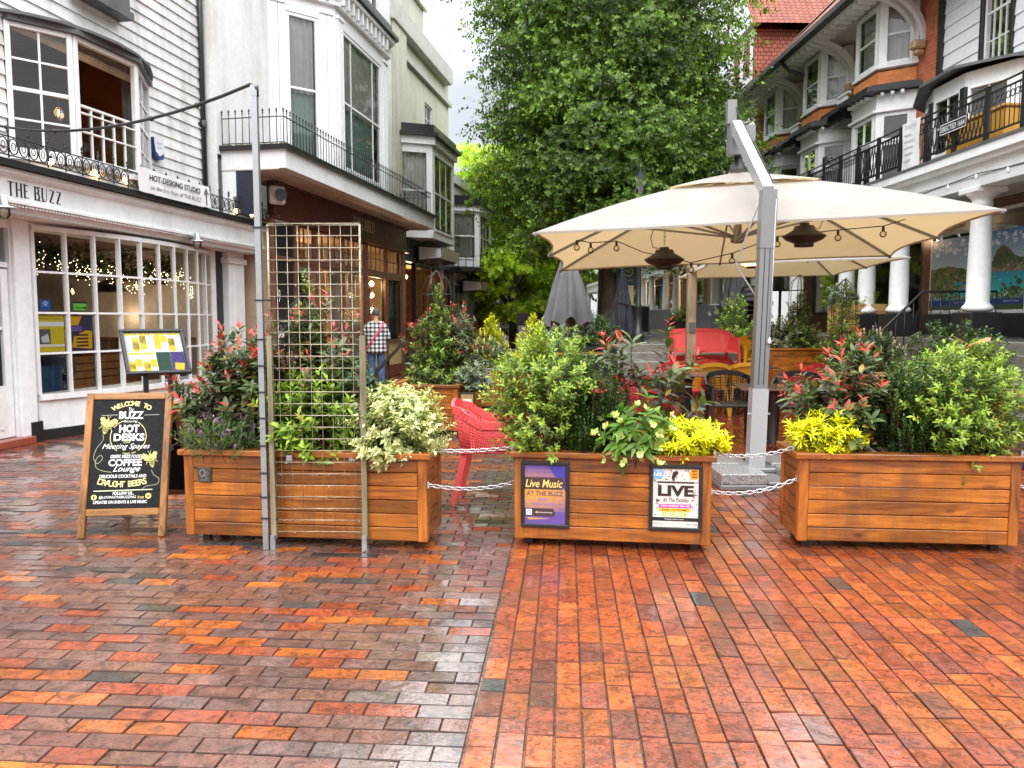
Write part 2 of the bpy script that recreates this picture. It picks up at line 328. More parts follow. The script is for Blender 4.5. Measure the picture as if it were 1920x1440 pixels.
def brick(mb,a0,a1,b0,b1,col,rg,top=0):     # a along the seam, b across it
    g=.0032; z=rg.gauss(0,.0008); tx=rg.gauss(0,.0013); ty=rg.gauss(0,.0008); e=.0022
    a0+=g;a1-=g;b0+=g;b1-=g
    a0+=rg.uniform(-.002,.002);b0+=rg.uniform(-.002,.002)
    lo=[];hi=[]
    for a,b,sa,sb in ((a0,b0,1,1),(a1,b0,-1,1),(a1,b1,-1,-1),(a0,b1,1,-1)):
        p=P0+E1*a+E2*b; lo.append((p.x,p.y,-.0048)); q=P0+E1*(a+sa*e)+E2*(b+sb*e); hi.append((q.x,q.y,z+tx*sa+ty*sb))
    mb.col=col; mb.cur=top; mb.add(hi,[(0,1,2,3)]); mb.col=tuple(.4*c+.02 for c in col); mb.cur=1; mb.add(lo+hi,[(0,1,5,4),(1,2,6,5),(2,3,7,6),(3,0,4,7)])
def jit(c,rg,k=.16): f=1+rg.uniform(-k,k); return tuple(max(.005,x*f*(1+rg.uniform(-.025,.025))) for x in c)
LEFT=[((.30,.058,.020),24),((.40,.098,.018),10),((.145,.072,.060),36),((.44,.125,.018),4),((.050,.046,.044),6),((.185,.078,.054),32)]
RIGHT=[((.33,.066,.018),50),((.39,.092,.020),20),((.25,.052,.022),24),((.045,.042,.040),1.3),((.17,.045,.028),8)]
rg=random.Random(3)
def pick(tab): return jit(rg.choices([c for c,_ in tab],[k for _,k in tab])[0],rg)
def seen(a,b,m=1.1):
    p=P0+E1*a+E2*b; return p.y>1.0 and abs(p.x)<.70*p.y+m
mb=MB(); j=0; a=-1.8
while a<13:
    wd=.096; off=(j%2)*.105+rg.uniform(-.018,.018); b=-.205
    # two stretchers beside the seam, then the field
    x=-.21 if j%2 else -.105
    if seen(a,0): brick(mb,a,a+wd,x,0,jit((.155,.11,.10),rg) if rg.random()<.75 else pick(LEFT),rg,2)
    b=x; last=None
    while b>-13:
        n=.21+rg.uniform(-.008,.006)
        if seen(a,b-n/2):
            c=pick(LEFT)
            if last and rg.random()<.30: c=jit(last,rg,.08)
            brick(mb,a,a+wd,b-n,b,c if b<-.36 or rg.random()<.4 else jit((.155,.11,.10),rg),rg,2 if b>-.36 else 0); last=c
        b-=n
    a+=wd; j+=1
b=.0; j=0
while b<12:
    wd=.103; a=-2-(j%2)*.1-rg.uniform(0,.05)
    while a<13:
        n=.205 if rg.random()<.88 else .103
        if seen(a+n/2,b+wd/2): brick(mb,a,a+n,b+.006,b+wd+.006,pick(RIGHT),rg)
        a+=n
    b+=wd; j+=1
struct('pavement',mb,[M['pave'],attrmat('brick_arris',.75,.2),M['soaked']])
# raised upper walk and its steps
mb=MB()
for k in range(6):
    mb.cbox(1.0,14.6+.28*k,-.02 if k<5 else -.02,6.0-.002*k,60 if k==5 else 14.9+.28*k,.167*(k+1),.012)
mb.cbox(1.0,60.01,-.02,6.0,120,1.0,.01)
struct('terrace_steps',mb,M['step'])
mb=MB()
for k in range(7):
    mb.cbox(6.0+.155*k,3.0,-.02,(12 if k==6 else 6.2+.155*k),14.55,.171*(k+1),.012)
mb.cbox(6.01,14.56,-.02,12,120,1.2,.01)
struct('upper_walk',mb,M['step'])
mb=MB(); mb.quad((1.02,16.05,1.004),(5.98,16.05,1.004),(5.98,118,1.004),(1.02,118,1.004)); mb.quad((7.0,3.1,1.203),(11.9,4.1,1.203),(11.9,118,1.203),(7.0,118,1.203)); struct('path',mb,M['stone'])

# ---------------------------------------------------------------- foliage
LEAFM=attrmat('leaf',.38,.4,translucent=.25); LEAFG=attrmat('glossy_leaf',.30,.4,translucent=.15); TREEL=attrmat('tree_leaf',.42,.4,translucent=.38); PETAL=attrmat('petal',.6,.3,translucent=.2)
M['bark']=mat('bark',(.085,.062,.045),.9,var=.45,vs=6,bump=.9,bs=18,stretch=(1,1,.25)); M['twig']=mat('twig',(.10,.055,.035),.7,var=.3,vs=10); M['soil']=mat('soil',(.045,.030,.022),.95,var=.5,vs=30,bump=.8,bs=40)
def unit(a): return a/np.maximum(1e-9,np.linalg.norm(a,axis=-1,keepdims=True))
def sprigs(rs,P,D,L,n,ll,lw,a0,a1,c0,c1,droop=.15,jc=.18,t0=.15,az=2.4,opp=False,odd=.025):
    """leaves set spirally up each of S shoots; a0..a1 their angle to the shoot from foot to tip, c0..c1 their colour"""
    S=len(P); L=np.broadcast_to(L,(S,)); D=unit(D); ref=np.where(np.abs(D[:,2:3])>.9,np.array([[1.,0,0]]),np.array([[0,0,1.]])); e1=unit(np.cross(D,ref)); e2=np.cross(D,e1)
    out=[]
    ph=rs.uniform(0,6.28,S)
    for i in range(n):
        t=t0+(1-t0)*i/max(1,n-1); a=(a0+(a1-a0)*t)*np.ones(S)+rs.normal(0,.16,S); q=ph+(az*i if not opp else (PI*i+(i//2)*PI/2))+rs.normal(0,.2,S)
        base=P+D*(L*t)[:,None]; base[:,2]-=droop*L*t*t
        rad=e1*np.cos(q)[:,None]+e2*np.sin(q)[:,None]; d=unit(D*np.cos(a)[:,None]+rad*np.sin(a)[:,None]+np.array([0,0,-droop*.6])); nn=unit(D-d*np.sum(D*d,1,keepdims=True)+np.array([0,0,.25]))
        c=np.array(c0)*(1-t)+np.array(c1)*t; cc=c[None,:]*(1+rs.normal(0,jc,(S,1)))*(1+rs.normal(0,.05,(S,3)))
        k=rs.uniform(.55,1.3,S); od_=rs.uniform(0,1,S)<odd; cc=np.where(od_[:,None],np.array([[.34,.24,.05]]),cc); out.append((base,d,nn,ll*k,lw*k*rs.uniform(.85,1.1,S),np.clip(cc,.004,1)))
    return [np.concatenate([o[j] for o in out]) for j in range(6)]
def leafmesh(name,lv,mat,parent,fold=.25,curl=.2,st=((.33,1),(.68,.72))):
    P,D,N,Ln,W,Cc=lv; n=len(P); S=np.cross(D,N); k=len(st); vpl=2+3*k; vs=np.zeros((n,vpl,3))
    vs[:,0]=P
    for i,(t,h) in enumerate(st):
        c=P+D*(Ln*t)[:,None]-N*(curl*Ln*t*t)[:,None]
        vs[:,1+3*i]=c+S*(W*h/2)[:,None]+N*(fold*W*h/2)[:,None]; vs[:,2+3*i]=c; vs[:,3+3*i]=c-S*(W*h/2)[:,None]+N*(fold*W*h/2)[:,None]
    vs[:,-1]=P+D*Ln[:,None]-N*(curl*Ln)[:,None]
    F=[[0,1,2],[0,2,3]]; Q=[]
    for i in range(k-1): b=1+3*i; Q+=[[b,b+3,b+4,b+1],[b+1,b+4,b+5,b+2]]
    b=1+3*(k-1); F+=[[b,vpl-1,b+1],[b+1,vpl-1,b+2]]
    off=(np.arange(n)*vpl)[:,None]
    loops=[];tot=[]
    tri=(off[:,:,None]+np.array(F)[None]).reshape(-1,3); loops.append(tri.ravel()); tot.append(np.full(len(tri),3))
    if Q: qd=(off[:,:,None]+np.array(Q)[None]).reshape(-1,4); loops.append(qd.ravel()); tot.append(np.full(len(qd),4))
    loops=np.concatenate(loops).astype(np.int32); tot=np.concatenate(tot).astype(np.int32)
    me=bpy.data.meshes.new(name); me.vertices.add(n*vpl); me.vertices.foreach_set('co',vs.ravel().astype(np.float32)); me.loops.add(len(loops)); me.loops.foreach_set('vertex_index',loops)
    me.polygons.add(len(tot)); me.polygons.foreach_set('loop_start',np.concatenate([[0],np.cumsum(tot)[:-1]]).astype(np.int32)); me.polygons.foreach_set('loop_total',tot)
    me.update(calc_edges=True); me.validate()
    at=me.color_attributes.new('Col','FLOAT_COLOR','POINT'); ca=np.ones((n,vpl,4),np.float32); ca[:,:,:3]=Cc[:,None,:]; at.data.foreach_set('color',ca.ravel())
    me.polygons.foreach_set('use_smooth',np.ones(len(tot),bool)); me.materials.append(mat)
    o=bpy.data.objects.new(name,me); COL.objects.link(o); o.parent=parent; return o
def cat(*ls): return [np.concatenate([l[j] for l in ls]) for j in range(6)]
def shell(rs,S,prof,H,rx,ry,zmin=0,inner=.35):
    """S points through a crown: prof(t) = outline radius 0..1 at height share t; returns points and outward directions"""
    P=[];D=[]
    while len(P)<S:
        t=rs.uniform(0,1); pr=prof(t)
        if rs.uniform(0,1)>pr+.08: continue
        a=rs.uniform(0,2*PI); r=pr*(inner+(1-inner)*math.sqrt(rs.uniform(0,1))); lump=1+.16*sin(3*a+7*t)+.11*sin(5*a-9*t+1)
        P.append((rx*r*lump*cos(a),ry*r*lump*sin(a),zmin+(H-zmin)*t*(1+.05*sin(4*a)))); D.append((cos(a)*r*1.1,sin(a)*r*1.1,.35+t*1.2-.3*r))
    return np.array(P),unit(np.array(D)+rs.normal(0,.28,(S,3)))
def stems(rs,P,D,L,mb,k,r=.006,root=.06):
    idx=rs.permutation(len(P))[:k]
    for i in idx:
        p=V(P[i]); b=V((p.x*.25+rs.normal(0,root),p.y*.25+rs.normal(0,root*.6),-.02)); m=b.lerp(p,.55)+V((0,0,.04)); m.x=b.x+(p.x-b.x)*.42; m.y=b.y+(p.y-b.y)*.42
        mb.tube([b,m,p,p+V(D[i])*float(L if not hasattr(L,'__len__') else L[i])*.9],[r*1.5,r,r*.7,r*.35],5,cap=False)
blob=lambda t: math.sqrt(max(0,1-((t-.47)/.57)**2))*.98+.02
dome=lambda t: math.sqrt(max(0,1-(max(0,(t-.35))/.66)**2))*(.72+.28*min(1,t/.35))
cone=lambda t: max(.05,(1-t)**.8)*(.75+.25*min(1,t/.12))
column=lambda t: (.8+.2*min(1,t/.2))*math.sqrt(max(0,1-max(0,(t-.75)/.25)**2))
def plant(name,label,catg,loc,kind,H,rx,ry,seed,group=None,dens=1.0,sz=1.0):
    """one plant rooted at loc: foliage, stems, and the red young leaves or flowers its kind has"""
    rs=np.random.RandomState(seed); o=thing(name,label,catg,loc,0,group); sm=MB(); n=lambda k:max(8,int(k*dens))
    if kind=='photinia':
        P,D=shell(rs,n(135),dome,H*.88,rx*.86,ry*.86,.02,.25); D=unit(D+np.array([0,0,.45])); L=rs.uniform(.10,.19,len(P))*sz
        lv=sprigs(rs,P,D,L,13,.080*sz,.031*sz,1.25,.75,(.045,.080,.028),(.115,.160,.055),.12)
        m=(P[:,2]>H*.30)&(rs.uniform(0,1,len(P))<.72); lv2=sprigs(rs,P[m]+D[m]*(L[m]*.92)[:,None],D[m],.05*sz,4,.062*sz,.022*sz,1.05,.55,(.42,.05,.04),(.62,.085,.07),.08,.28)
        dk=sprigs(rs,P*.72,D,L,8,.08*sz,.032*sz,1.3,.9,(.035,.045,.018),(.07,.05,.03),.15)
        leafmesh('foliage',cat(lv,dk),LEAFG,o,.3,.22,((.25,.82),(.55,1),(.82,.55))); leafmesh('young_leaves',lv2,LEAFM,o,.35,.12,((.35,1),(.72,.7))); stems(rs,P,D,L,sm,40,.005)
    elif kind=='pittosporum':
        P,D=shell(rs,n(620),blob,H*.95,rx*.95,ry*.95,.01,.3); D=unit(D+np.array([0,0,.25])); L=rs.uniform(.08,.17,len(P))*sz
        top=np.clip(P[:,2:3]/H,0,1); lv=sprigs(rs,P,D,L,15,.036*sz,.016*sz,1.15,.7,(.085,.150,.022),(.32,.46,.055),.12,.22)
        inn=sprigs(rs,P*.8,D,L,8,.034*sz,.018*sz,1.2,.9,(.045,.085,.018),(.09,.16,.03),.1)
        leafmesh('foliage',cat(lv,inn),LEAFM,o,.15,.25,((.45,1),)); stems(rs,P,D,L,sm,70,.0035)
    elif kind=='variegated':
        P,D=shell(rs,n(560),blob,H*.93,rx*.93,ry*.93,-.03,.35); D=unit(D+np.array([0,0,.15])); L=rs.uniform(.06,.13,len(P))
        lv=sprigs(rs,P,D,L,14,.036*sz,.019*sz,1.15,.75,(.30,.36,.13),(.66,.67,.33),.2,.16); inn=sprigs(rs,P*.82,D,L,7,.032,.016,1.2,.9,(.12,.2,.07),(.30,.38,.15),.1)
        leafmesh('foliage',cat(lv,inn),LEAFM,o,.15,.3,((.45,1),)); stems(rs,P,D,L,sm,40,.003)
    elif kind=='euonymus':      # upright dark shoots
        P,D=shell(rs,n(330),column,H*.88,rx*.95,ry*.9,-.06,.15); D=unit(D*.25+np.array([0,0,1])); L=rs.uniform(.14,.24,len(P))*sz
        lv=sprigs(rs,P,D,L,26,.026*sz,.014*sz,1.2,.6,(.016,.034,.010),(.055,.12,.022),.02,.22,t0=0)
        leafmesh('foliage',lv,LEAFG,o,.3,.15,((.45,1),)); stems(rs,P,D,L,sm,50,.003)
    elif kind=='choisya':       # starry yellow fingers
        P,D=shell(rs,n(230),blob,H*.9,rx*.9,ry*.9,.04,.45); D=unit(D+np.array([0,0,.3])); L=rs.uniform(.05,.09,len(P))
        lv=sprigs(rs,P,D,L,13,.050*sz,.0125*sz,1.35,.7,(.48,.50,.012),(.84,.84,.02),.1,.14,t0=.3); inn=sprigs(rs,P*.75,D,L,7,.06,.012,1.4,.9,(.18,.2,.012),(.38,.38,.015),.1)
        leafmesh('foliage',cat(lv,inn),LEAFM,o,.25,.22,((.3,.9),(.65,.9))); stems(rs,P,D,L,sm,30,.003)
    elif kind=='hellebore':
        P,D=shell(rs,n(70),dome,H*.8,rx*.85,ry*.85,.02,.4); D=unit(D+np.array([0,-.15,.3])); L=rs.uniform(.03,.06,len(P))
        lv=sprigs(rs,P,D,L,7,.098*sz,.030*sz,1.3,.8,(.050,.125,.018),(.13,.25,.035),.30,.25,t0=.7,az=1.05)
        leafmesh('foliage',lv,LEAFM,o,.22,.35,((.25,.8),(.55,1),(.82,.5)))
        Pf,Df=shell(rs,n(30),dome,H*.85,rx*1.08,ry*1.2,.0,.85); Pf[:,1]=-np.abs(Pf[:,1]); Pf[:4,2]=rs.uniform(-.02,.05,4); Df=unit(Df+np.array([0,-.8,-.1])); lf=sprigs(rs,Pf,Df,.016,7,.040,.036,1.2,.9,(.50,.58,.16),(.64,.70,.28),.05,.08,t0=.5,az=1.05)
        leafmesh('flowers',lf,PETAL,o,.1,-.3,((.5,1),)); stems(rs,np.concatenate([P,Pf]),np.concatenate([D,Df]),.04,sm,50,.0035)
    elif kind=='lavender':
        P,D=shell(rs,n(150),dome,H*.7,rx*.8,ry*.8,.0,.2); D=unit(D+np.array([0,0,.7])); L=rs.uniform(.10,.16,len(P))
        lv=sprigs(rs,P,D,L,14,.045,.0075,.8,.4,(.055,.105,.035),(.13,.20,.075),.1,.2)
        m=rs.permutation(len(P))[:34]; lf=sprigs(rs,P[m]+D[m]*L[m][:,None],D[m],.045,10,.016,.010,.9,.5,(.20,.10,.34),(.42,.24,.46),0,.25,t0=0)
        leafmesh('foliage',lv,LEAFM,o,.1,.1,((.5,1),)); leafmesh('flowers',lf,PETAL,o,.1,.1,((.5,1),)); stems(rs,P,D,L,sm,40,.002)
    elif kind in('laurel','climber','skimmia','goldcone','greybush','lime','lupin'):
        prf={'laurel':dome,'climber':cone,'skimmia':dome,'goldcone':cone,'greybush':dome,'lime':dome,'lupin':dome}[kind]
        cs={'laurel':((.030,.062,.018),(.070,.140,.035)),'climber':((.055,.115,.020),(.22,.33,.04)),'skimmia':((.045,.07,.03),(.08,.12,.05)),'goldcone':((.30,.34,.02),(.75,.75,.04)),'greybush':((.10,.14,.09),(.30,.36,.24)),'lime':((.10,.20,.02),(.33,.48,.06)),'lupin':((.05,.10,.04),(.11,.19,.07))}[kind]
        P,D=shell(rs,n(190),prf,H*.94,rx*.92,ry*.92,-.02,.3); D=unit(D+np.array([0,0,.4])); L=rs.uniform(.09,.17,len(P))*sz
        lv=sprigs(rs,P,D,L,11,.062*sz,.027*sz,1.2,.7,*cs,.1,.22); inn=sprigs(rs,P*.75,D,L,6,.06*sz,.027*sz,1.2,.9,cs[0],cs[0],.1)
        leafmesh('foliage',cat(lv,inn),LEAFG if kind in('laurel','climber') else LEAFM,o,.25,.2,((.4,1),)); stems(rs,P,D,L,sm,40,.004)
        if kind in('skimmia','lupin'):
            m=rs.permutation(np.where(P[:,2]>H*.35)[0])[:46 if kind=='skimmia' else 6]
            col=((.62,.60,.38),(.80,.78,.58)) if kind=='skimmia' else ((.10,.07,.30),(.28,.20,.55))
            lf=sprigs(rs,P[m]+D[m]*(L[m]*.8)[:,None],np.array([[0,0,1.]])*.6+D[m]*.4,.09 if kind=='skimmia' else .22,20,.024,.016,1.0,.5,*col,0,.12,t0=0); leafmesh('flowers',lf,PETAL,o,.1,.1,((.5,1),))
    if sm.v: sm.build('stems',M['twig'],o)
    return o
# ---------------------------------------------------------------- planters in the foreground
M['pwood0']=woodmat('oiled_timber_across',(.34,.100,.011),(.50,.170,.019),(.13,.035,.008),0,.30,coat=.25,grime=.55)
M['pwood1']=woodmat('oiled_timber_deep',(.32,.095,.011),(.47,.16,.019),(.13,.035,.008),1,.30,coat=.25,grime=.55)
M['pwood2']=woodmat('oiled_timber_upright',(.34,.10,.012),(.48,.165,.020),(.15,.04,.009),2,.30,coat=.25,knots=False,grime=.45)
M['footw']=mat('dark_foot',(.06,.035,.025),.6)
M['plastic']=mat('black_plastic',(.015,.015,.016),.35,var=.2)
def fit(mb,t,cx,cy,w,h,Mx_,bold=0,shear=0):
    """lettering scaled to be w wide and h tall, centred on cx, its middle at cy"""
    k=MB(); k.txt(t,1,Mx.Identity(4),off=bold,shear=shear)
    if not k.v: return
    xs=[p.x for p in k.v]; ys=[p.y for p in k.v]; x0,x1,y0,y1=min(xs),max(xs),min(ys),max(ys); sx=w/(x1-x0); sy=h/(y1-y0)
    mb.add([Mx_@V(((p.x-(x0+x1)/2)*sx+cx,(p.y-(y0+y1)/2)*sy+cy,0)) for p in k.v],k.f)
def boards(mb,x0,x1,z0,z1,n,fixed,ax,th=.018,rg=None,vert=False):
    h=(z1-z0)/n
    for i in range(n):
        k=rg.random(); mb.col=(k,rg.random(),rg.random()); a=z0+i*h+.0025; b=z0+(i+1)*h-.0025; d=rg.uniform(0,.002)
        if ax=='x': mb.cbox(x0,fixed+d,a,x1,fixed+d+th,b,.004)
        else: mb.cbox(fixed+d,x0,a,fixed+d+th,x1,b,.004)
def planter(label,x,y,rz,Lx,Ly,H,seed,n=6,name='wooden_planter'):
    o=thing(name,label,'planter',(x,y,0),R(rz),'wooden planters fencing the terrace'); rg=random.Random(seed); z0=.055; z1=H-.04
    m=MB(); boards(m,.06,Lx-.06,z0,z1,n,0,'x',rg=rg); m.build('front_panel',M['pwood0'],o)
    m=MB(); boards(m,.06,Lx-.06,z0,z1,n,Ly-.02,'x',rg=rg); m.build('back_panel',M['pwood0'],o)
    for xx in (.001,Lx-.021): m=MB(); boards(m,.06,Ly-.06,z0,z1,n,xx,'y',rg=rg); m.build('side_panel',M['pwood1'],o)
    for xx in (0,Lx-.058):
        for yy in (0,Ly-.058):
            m=MB(); m.col=(rg.random(),rg.random(),rg.random()); m.cbox(xx-.003,yy-.003,z0-.002,xx+.061,yy+.061,z1,.005); m.build('corner_post',M['pwood2'],o)
    m=MB(); m.col=(rg.random(),.3,.2); m.cbox(-.032,-.032,z1+.001,Lx+.032,.085,H,.006); m.col=(rg.random(),.6,.1); m.cbox(-.032,Ly-.085,z1+.001,Lx+.032,Ly+.032,H,.006)
    m.col=(rg.random(),.1,.8); m.cbox(-.032,.087,z1+.0012,.085,Ly-.087,H-.001,.006); m.col=(rg.random(),.5,.5); m.cbox(Lx-.085,.087,z1+.0012,Lx+.032,Ly-.087,H-.001,.006); m.build('rim',M['pwood0'],o)
    for xx in (.06,Lx-.11):
        for yy in (.10,Ly-.12): m=MB(); m.box(xx,yy,0,xx+.05,yy+.05,z0+.004); m.build('foot',M['footw'],o)
    m=MB(); m.box(.022,.022,H-.17,Lx-.022,Ly-.022,H-.075); m.build('soil',M['soil'],o)
    m=MB(); m.box(.03,.05,z0+.004,Lx-.03,Ly-.05,z0+.02); m.build('base_board',M['footw'],o)
    return o
PL=planter('long wooden planter behind the metal trellis, with a small dark plaque',-2.20,5.10,-6.4,1.655,.46,.64,1)
PM=planter('wooden planter with two framed posters on its front',.017,5.016,-8.2,1.265,.46,.64,2)
PR=planter('plain wooden planter right of the granite parasol base',1.876,4.953,-5.1,1.37,.46,.64,3)
def onp(p,x,y,z=.565): return p.matrix_basis@V((x,y,z))
# small plaque
pq=thing('plaque','small square dark metal plaque screwed to the long planter','plaque',onp(PL,.10,-.006,.42),R(-6.4))
m=MB(); m.cbox(0,-.010,0,.093,0,.098,.006); m.build('plate',mat('slate_plate',(.045,.05,.052),.4,var=.4,vs=30),pq)
m=MB(UP); 
m.stroke([(.035+.018*cos(a*.35+.6),.062+.022*sin(a*.35+.6)) for a in range(16)],.006,T3(0,0,.0115)); m.stroke([(.05,.085),(.052,.05),(.062,.028),(.074,.03)],.006,T3(0,0,.0115)); m.stroke([(.028,.03),(.05,.055),(.07,.075),(.078,.06),(.062,.046)],.005,T3(0,0,.0118)); m.stroke([(.02,.015),(.074,.015)],.004,T3(0,0,.0115))
m.build('emblem',mat('worn_brass',(.33,.30,.24),.4,metal=.6),pq)
# ---------------------------------------------------------------- trellis with pole
M['galv']=mat('galvanised_steel',(.42,.44,.45),.32,metal=.75,var=.15,vs=14); M['rustwire']=mat('rusty_wire',(.45,.39,.29),.4,metal=.5,var=.4,vs=18)
M['paletimber']=woodmat('weathered_timber_post',(.30,.27,.16),(.42,.38,.25),(.15,.13,.08),2,.55,knots=False); M['tie']=M['plastic']
ta=-math.atan2(.012,.606)
tr=thing('trellis_screen','tall rusty wire mesh trellis standing in front of the long planter','trellis',(-1.555,4.955,0),ta)
m=MB(); m.box(-.02,-.02,.07,.012,.014,1.40); m.build('timber_post',M['paletimber'],tr)
m=MB(); m.box(.578,-.02,.07,.612,.014,1.40); m.build('timber_post',M['paletimber'],tr)
m=MB(); m.tube([(0,0,1.4),(0,0,2.10),(.588,0,2.10),(.588,0,1.4)],.009,6); m.build('top_frame',M['rustwire'],tr)
m=MB()
for i in range(27):
    z=.12+i*.0765; m.tube([(.004,-.012,z),(.590,-.012,z)],.0029,5)
for i in range(8): x=.055+i*.0685; m.tube([(x,-.005,.10),(x,-.005,2.10)],.0021,4)
rg=random.Random(5)
m.build('wire_mesh',M['rustwire'],tr)
m=MB()                                              # rain drops hanging along the wires
for i in range(150):
    z=.12+rg.randrange(27)*.0765; x=.02+rg.random()*.55; m.sphere((x,-.013,z-.0065),.0038,5,4)
m.build('raindrops',glassmat('raindrop',(.96,.97,.97),.35),tr)
for x in (-.004,.595): m=MB(); m.box(x-.016,-.045,0,x+.016,-.021,.10); m.box(x-.02,-.024,.0,x+.02,.05,.012); m.box(x-.010,-.051,.075,x+.012,-.046,.098); m.build('foot_bracket',M['galv'],tr)
for x in (.105,.515): m=MB(); m.box(x-.02,-.003,.586,x+.02,.02,.622); m.box(x-.004,-.012,.596,x+.004,-.002,.612); m.build('clip',M['galv'],tr)
po=thing('festoon_pole','tall square steel pole tied to the left side of the trellis','pole',(-1.617,4.965,0),ta)
m=MB(); m.box(-.018,-.018,0,.018,.018,2.965); m.build('tube',M['galv'],po)
m=MB(); m.box(-.020,-.020,2.90,.020,.020,2.967); m.build('cap',M['galv'],po)
for z in (.20,.34,.50,.68,.86,1.03,1.20,1.37,1.62,2.08): m=MB(); m.box(-.026,-.028,z,.088,-.0235,z+.010); m.box(-.027,-.0232,z,-.0215,.024,z+.010); m.build('cable_tie',M['tie'],po)
cab=MB(); pts=[V((-1.60,4.965,2.90)),V((-1.60,4.95,2.95)),V((-1.64,4.97,2.975))]; a=V((-1.66,4.98,2.97)); b=V((-5.2,7.3,3.42))
for i in range(1,17): t=i/16; p=a.lerp(b,t); p.z-=.36*4*t*(1-t)*.62; pts.append(p)
cab.tube(pts,.011,7)
for t in (2,4,6,9,12): cab.sphere(tuple(pts[t+2]),.019,7,5)
tag(cab.build('sagging_cable',M['plastic']),'thick black cable sagging from the steel pole towards the left shopfront','cable')
# ---------------------------------------------------------------- chains
M['chain']=mat('zinc_chain',(.62,.63,.65),.25,metal=.9,var=.1)
def link(mb,c,d,roll,l=.046,w=.024,r=.0035):
    d,a,b=mb.frame_of(d); s=a*cos(roll)+b*sin(roll); pts=[]
    for k in range(12):
        t=2*PI*k/12; x=cos(t);y=sin(t); pts.append(V(c)+d*((l-w)/2*(1 if x>0 else -1)*min(1,abs(x)*3)+w/2*x)+s*(w/2*y))
    mb.tube(pts,r,5,closed=True)
def chain(p,q,sag,label,hook=True):
    p=V(p);q=V(q); o=thing('chain',label,'chain',tuple(p),0,'chains between the planters'); N=60; P=[]
    for i in range(N+1): t=i/N; c=(q-p)*t; c.z-=sag*4*t*(1-t); P.append(c)
    ln=[0]
    for i in range(N): ln.append(ln[-1]+(P[i+1]-P[i]).length)
    n=max(3,round(ln[-1]/.037)); m=MB()
    for k in range(n):
        s=(k+.5)/n*ln[-1]; i=next(j for j in range(N) if ln[j+1]>=s); c=P[i].lerp(P[i+1],(s-ln[i])/(ln[i+1]-ln[i])); link(m,c,P[i+1]-P[i],PI/4+(PI/2 if k%2 else 0))
    m.build('links',M['chain'],o)
    for c,sx in ((P[0],1),(P[-1],-1)):
        h=MB(); h.box(c.x-.006,c.y-.014,c.z-.02,c.x+.006,c.y+.014,c.z+.024); h.build('bracket',M['chain'],o)
chain(onp(PL,1.668,.10,.645),onp(PM,-.03,.10,.645),.012,'upper chain left of the two-poster planter')
chain(onp(PL,1.665,.02,.43),onp(PM,-.012,.10,.41),.035,'lower chain left of the two-poster planter')
chain(onp(PM,1.29,.06,.645),onp(PR,-.02,.10,.655),.035,'upper chain in front of the granite parasol base')
chain(onp(PM,1.27,.04,.40),onp(PR,-.009,.035,.46),.045,'lower chain in front of the granite parasol base')
chain(onp(PR,1.39,.05,.645),(4.0,4.75,.64),.03,'upper chain running off right of the plain planter')
chain(onp(PR,1.378,.05,.44),(4.0,4.75,.44),.05,'lower chain running off right of the plain planter')
# ---------------------------------------------------------------- plants in the front planters
plant('photinia_shrub','dark shrub with red young leaf tips at the left end of the trellis planter','shrub',onp(PL,.24,.28),'photinia',.80,.36,.26,1,'red tipped shrubs')
plant('photinia_shrub','tall shrub with red tips directly behind the wire mesh','shrub',onp(PL,.78,.30),'photinia',1.04,.37,.27,2,'red tipped shrubs',.9)
plant('climbing_shrub','slender pale green shrub rising behind the wire mesh','shrub',onp(PL,.74,.36),'climber',1.18,.26,.2,3,None,.8)
plant('laurel_shrub','low glossy green shrub at the foot of the wire mesh','shrub',onp(PL,.85,.16),'lime',.50,.36,.20,4,None,1.3)
plant('laurel_shrub','mid green rounded shrub between the mesh and the cream-leaved bush','shrub',onp(PL,1.06,.28),'laurel',.58,.26,.2,5,None,.7)
plant('lavender_plant','small lavender with purple flowers at the left end of the long planter','plant',onp(PL,.24,.05),'lavender',.25,.27,.11,6,None,1.3)
plant('variegated_bush','cream variegated bush spilling over the right end of the long planter','bush',onp(PL,1.42,.20),'variegated',.46,.30,.28,7)
plant('pittosporum_bush','fluffy lime green bush at the left end of the two-poster planter','bush',onp(PM,.20,.24),'pittosporum',.80,.34,.31,8,'lime green bushes')
plant('euonymus_shrub','dark upright small-leaved shrub in the middle of the two-poster planter','shrub',onp(PM,.50,.20),'euonymus',.60,.20,.2,9,'dark upright shrubs')
plant('euonymus_shrub','short dark upright shrub at the front of the two-poster planter','shrub',onp(PM,.52,.13),'euonymus',.40,.13,.1,19,'dark upright shrubs',.6)
plant('photinia_shrub','sparse red tipped shrub at the back of the two-poster planter','shrub',onp(PM,.86,.36),'photinia',.80,.44,.16,10,'red tipped shrubs',.17,1.35)
plant('hellebore_plant','hellebore with drooping leaves and pale green flowers over the planter rim','plant',onp(PM,.80,.12),'hellebore',.46,.25,.2,11)
plant('choisya_bush','bright yellow starry bush at the right end of the two-poster planter','bush',onp(PM,1.12,.14),'choisya',.25,.24,.17,12,'yellow bushes')
plant('choisya_bush','bright yellow starry bush at the left end of the plain planter','bush',onp(PR,.20,.16),'choisya',.30,.22,.18,13,'yellow bushes')
plant('photinia_shrub','dense red tipped shrub beside the yellow bush of the plain planter','shrub',onp(PR,.43,.30),'photinia',.72,.39,.2,14,'red tipped shrubs')
plant('euonymus_shrub','dark upright small-leaved shrub in the middle of the plain planter','shrub',onp(PR,.76,.20),'euonymus',.56,.22,.2,15,'dark upright shrubs',1.1)
plant('pittosporum_bush','fluffy lime green bush at the right end of the plain planter','bush',onp(PR,1.10,.23),'pittosporum',.72,.36,.30,16,'lime green bushes')
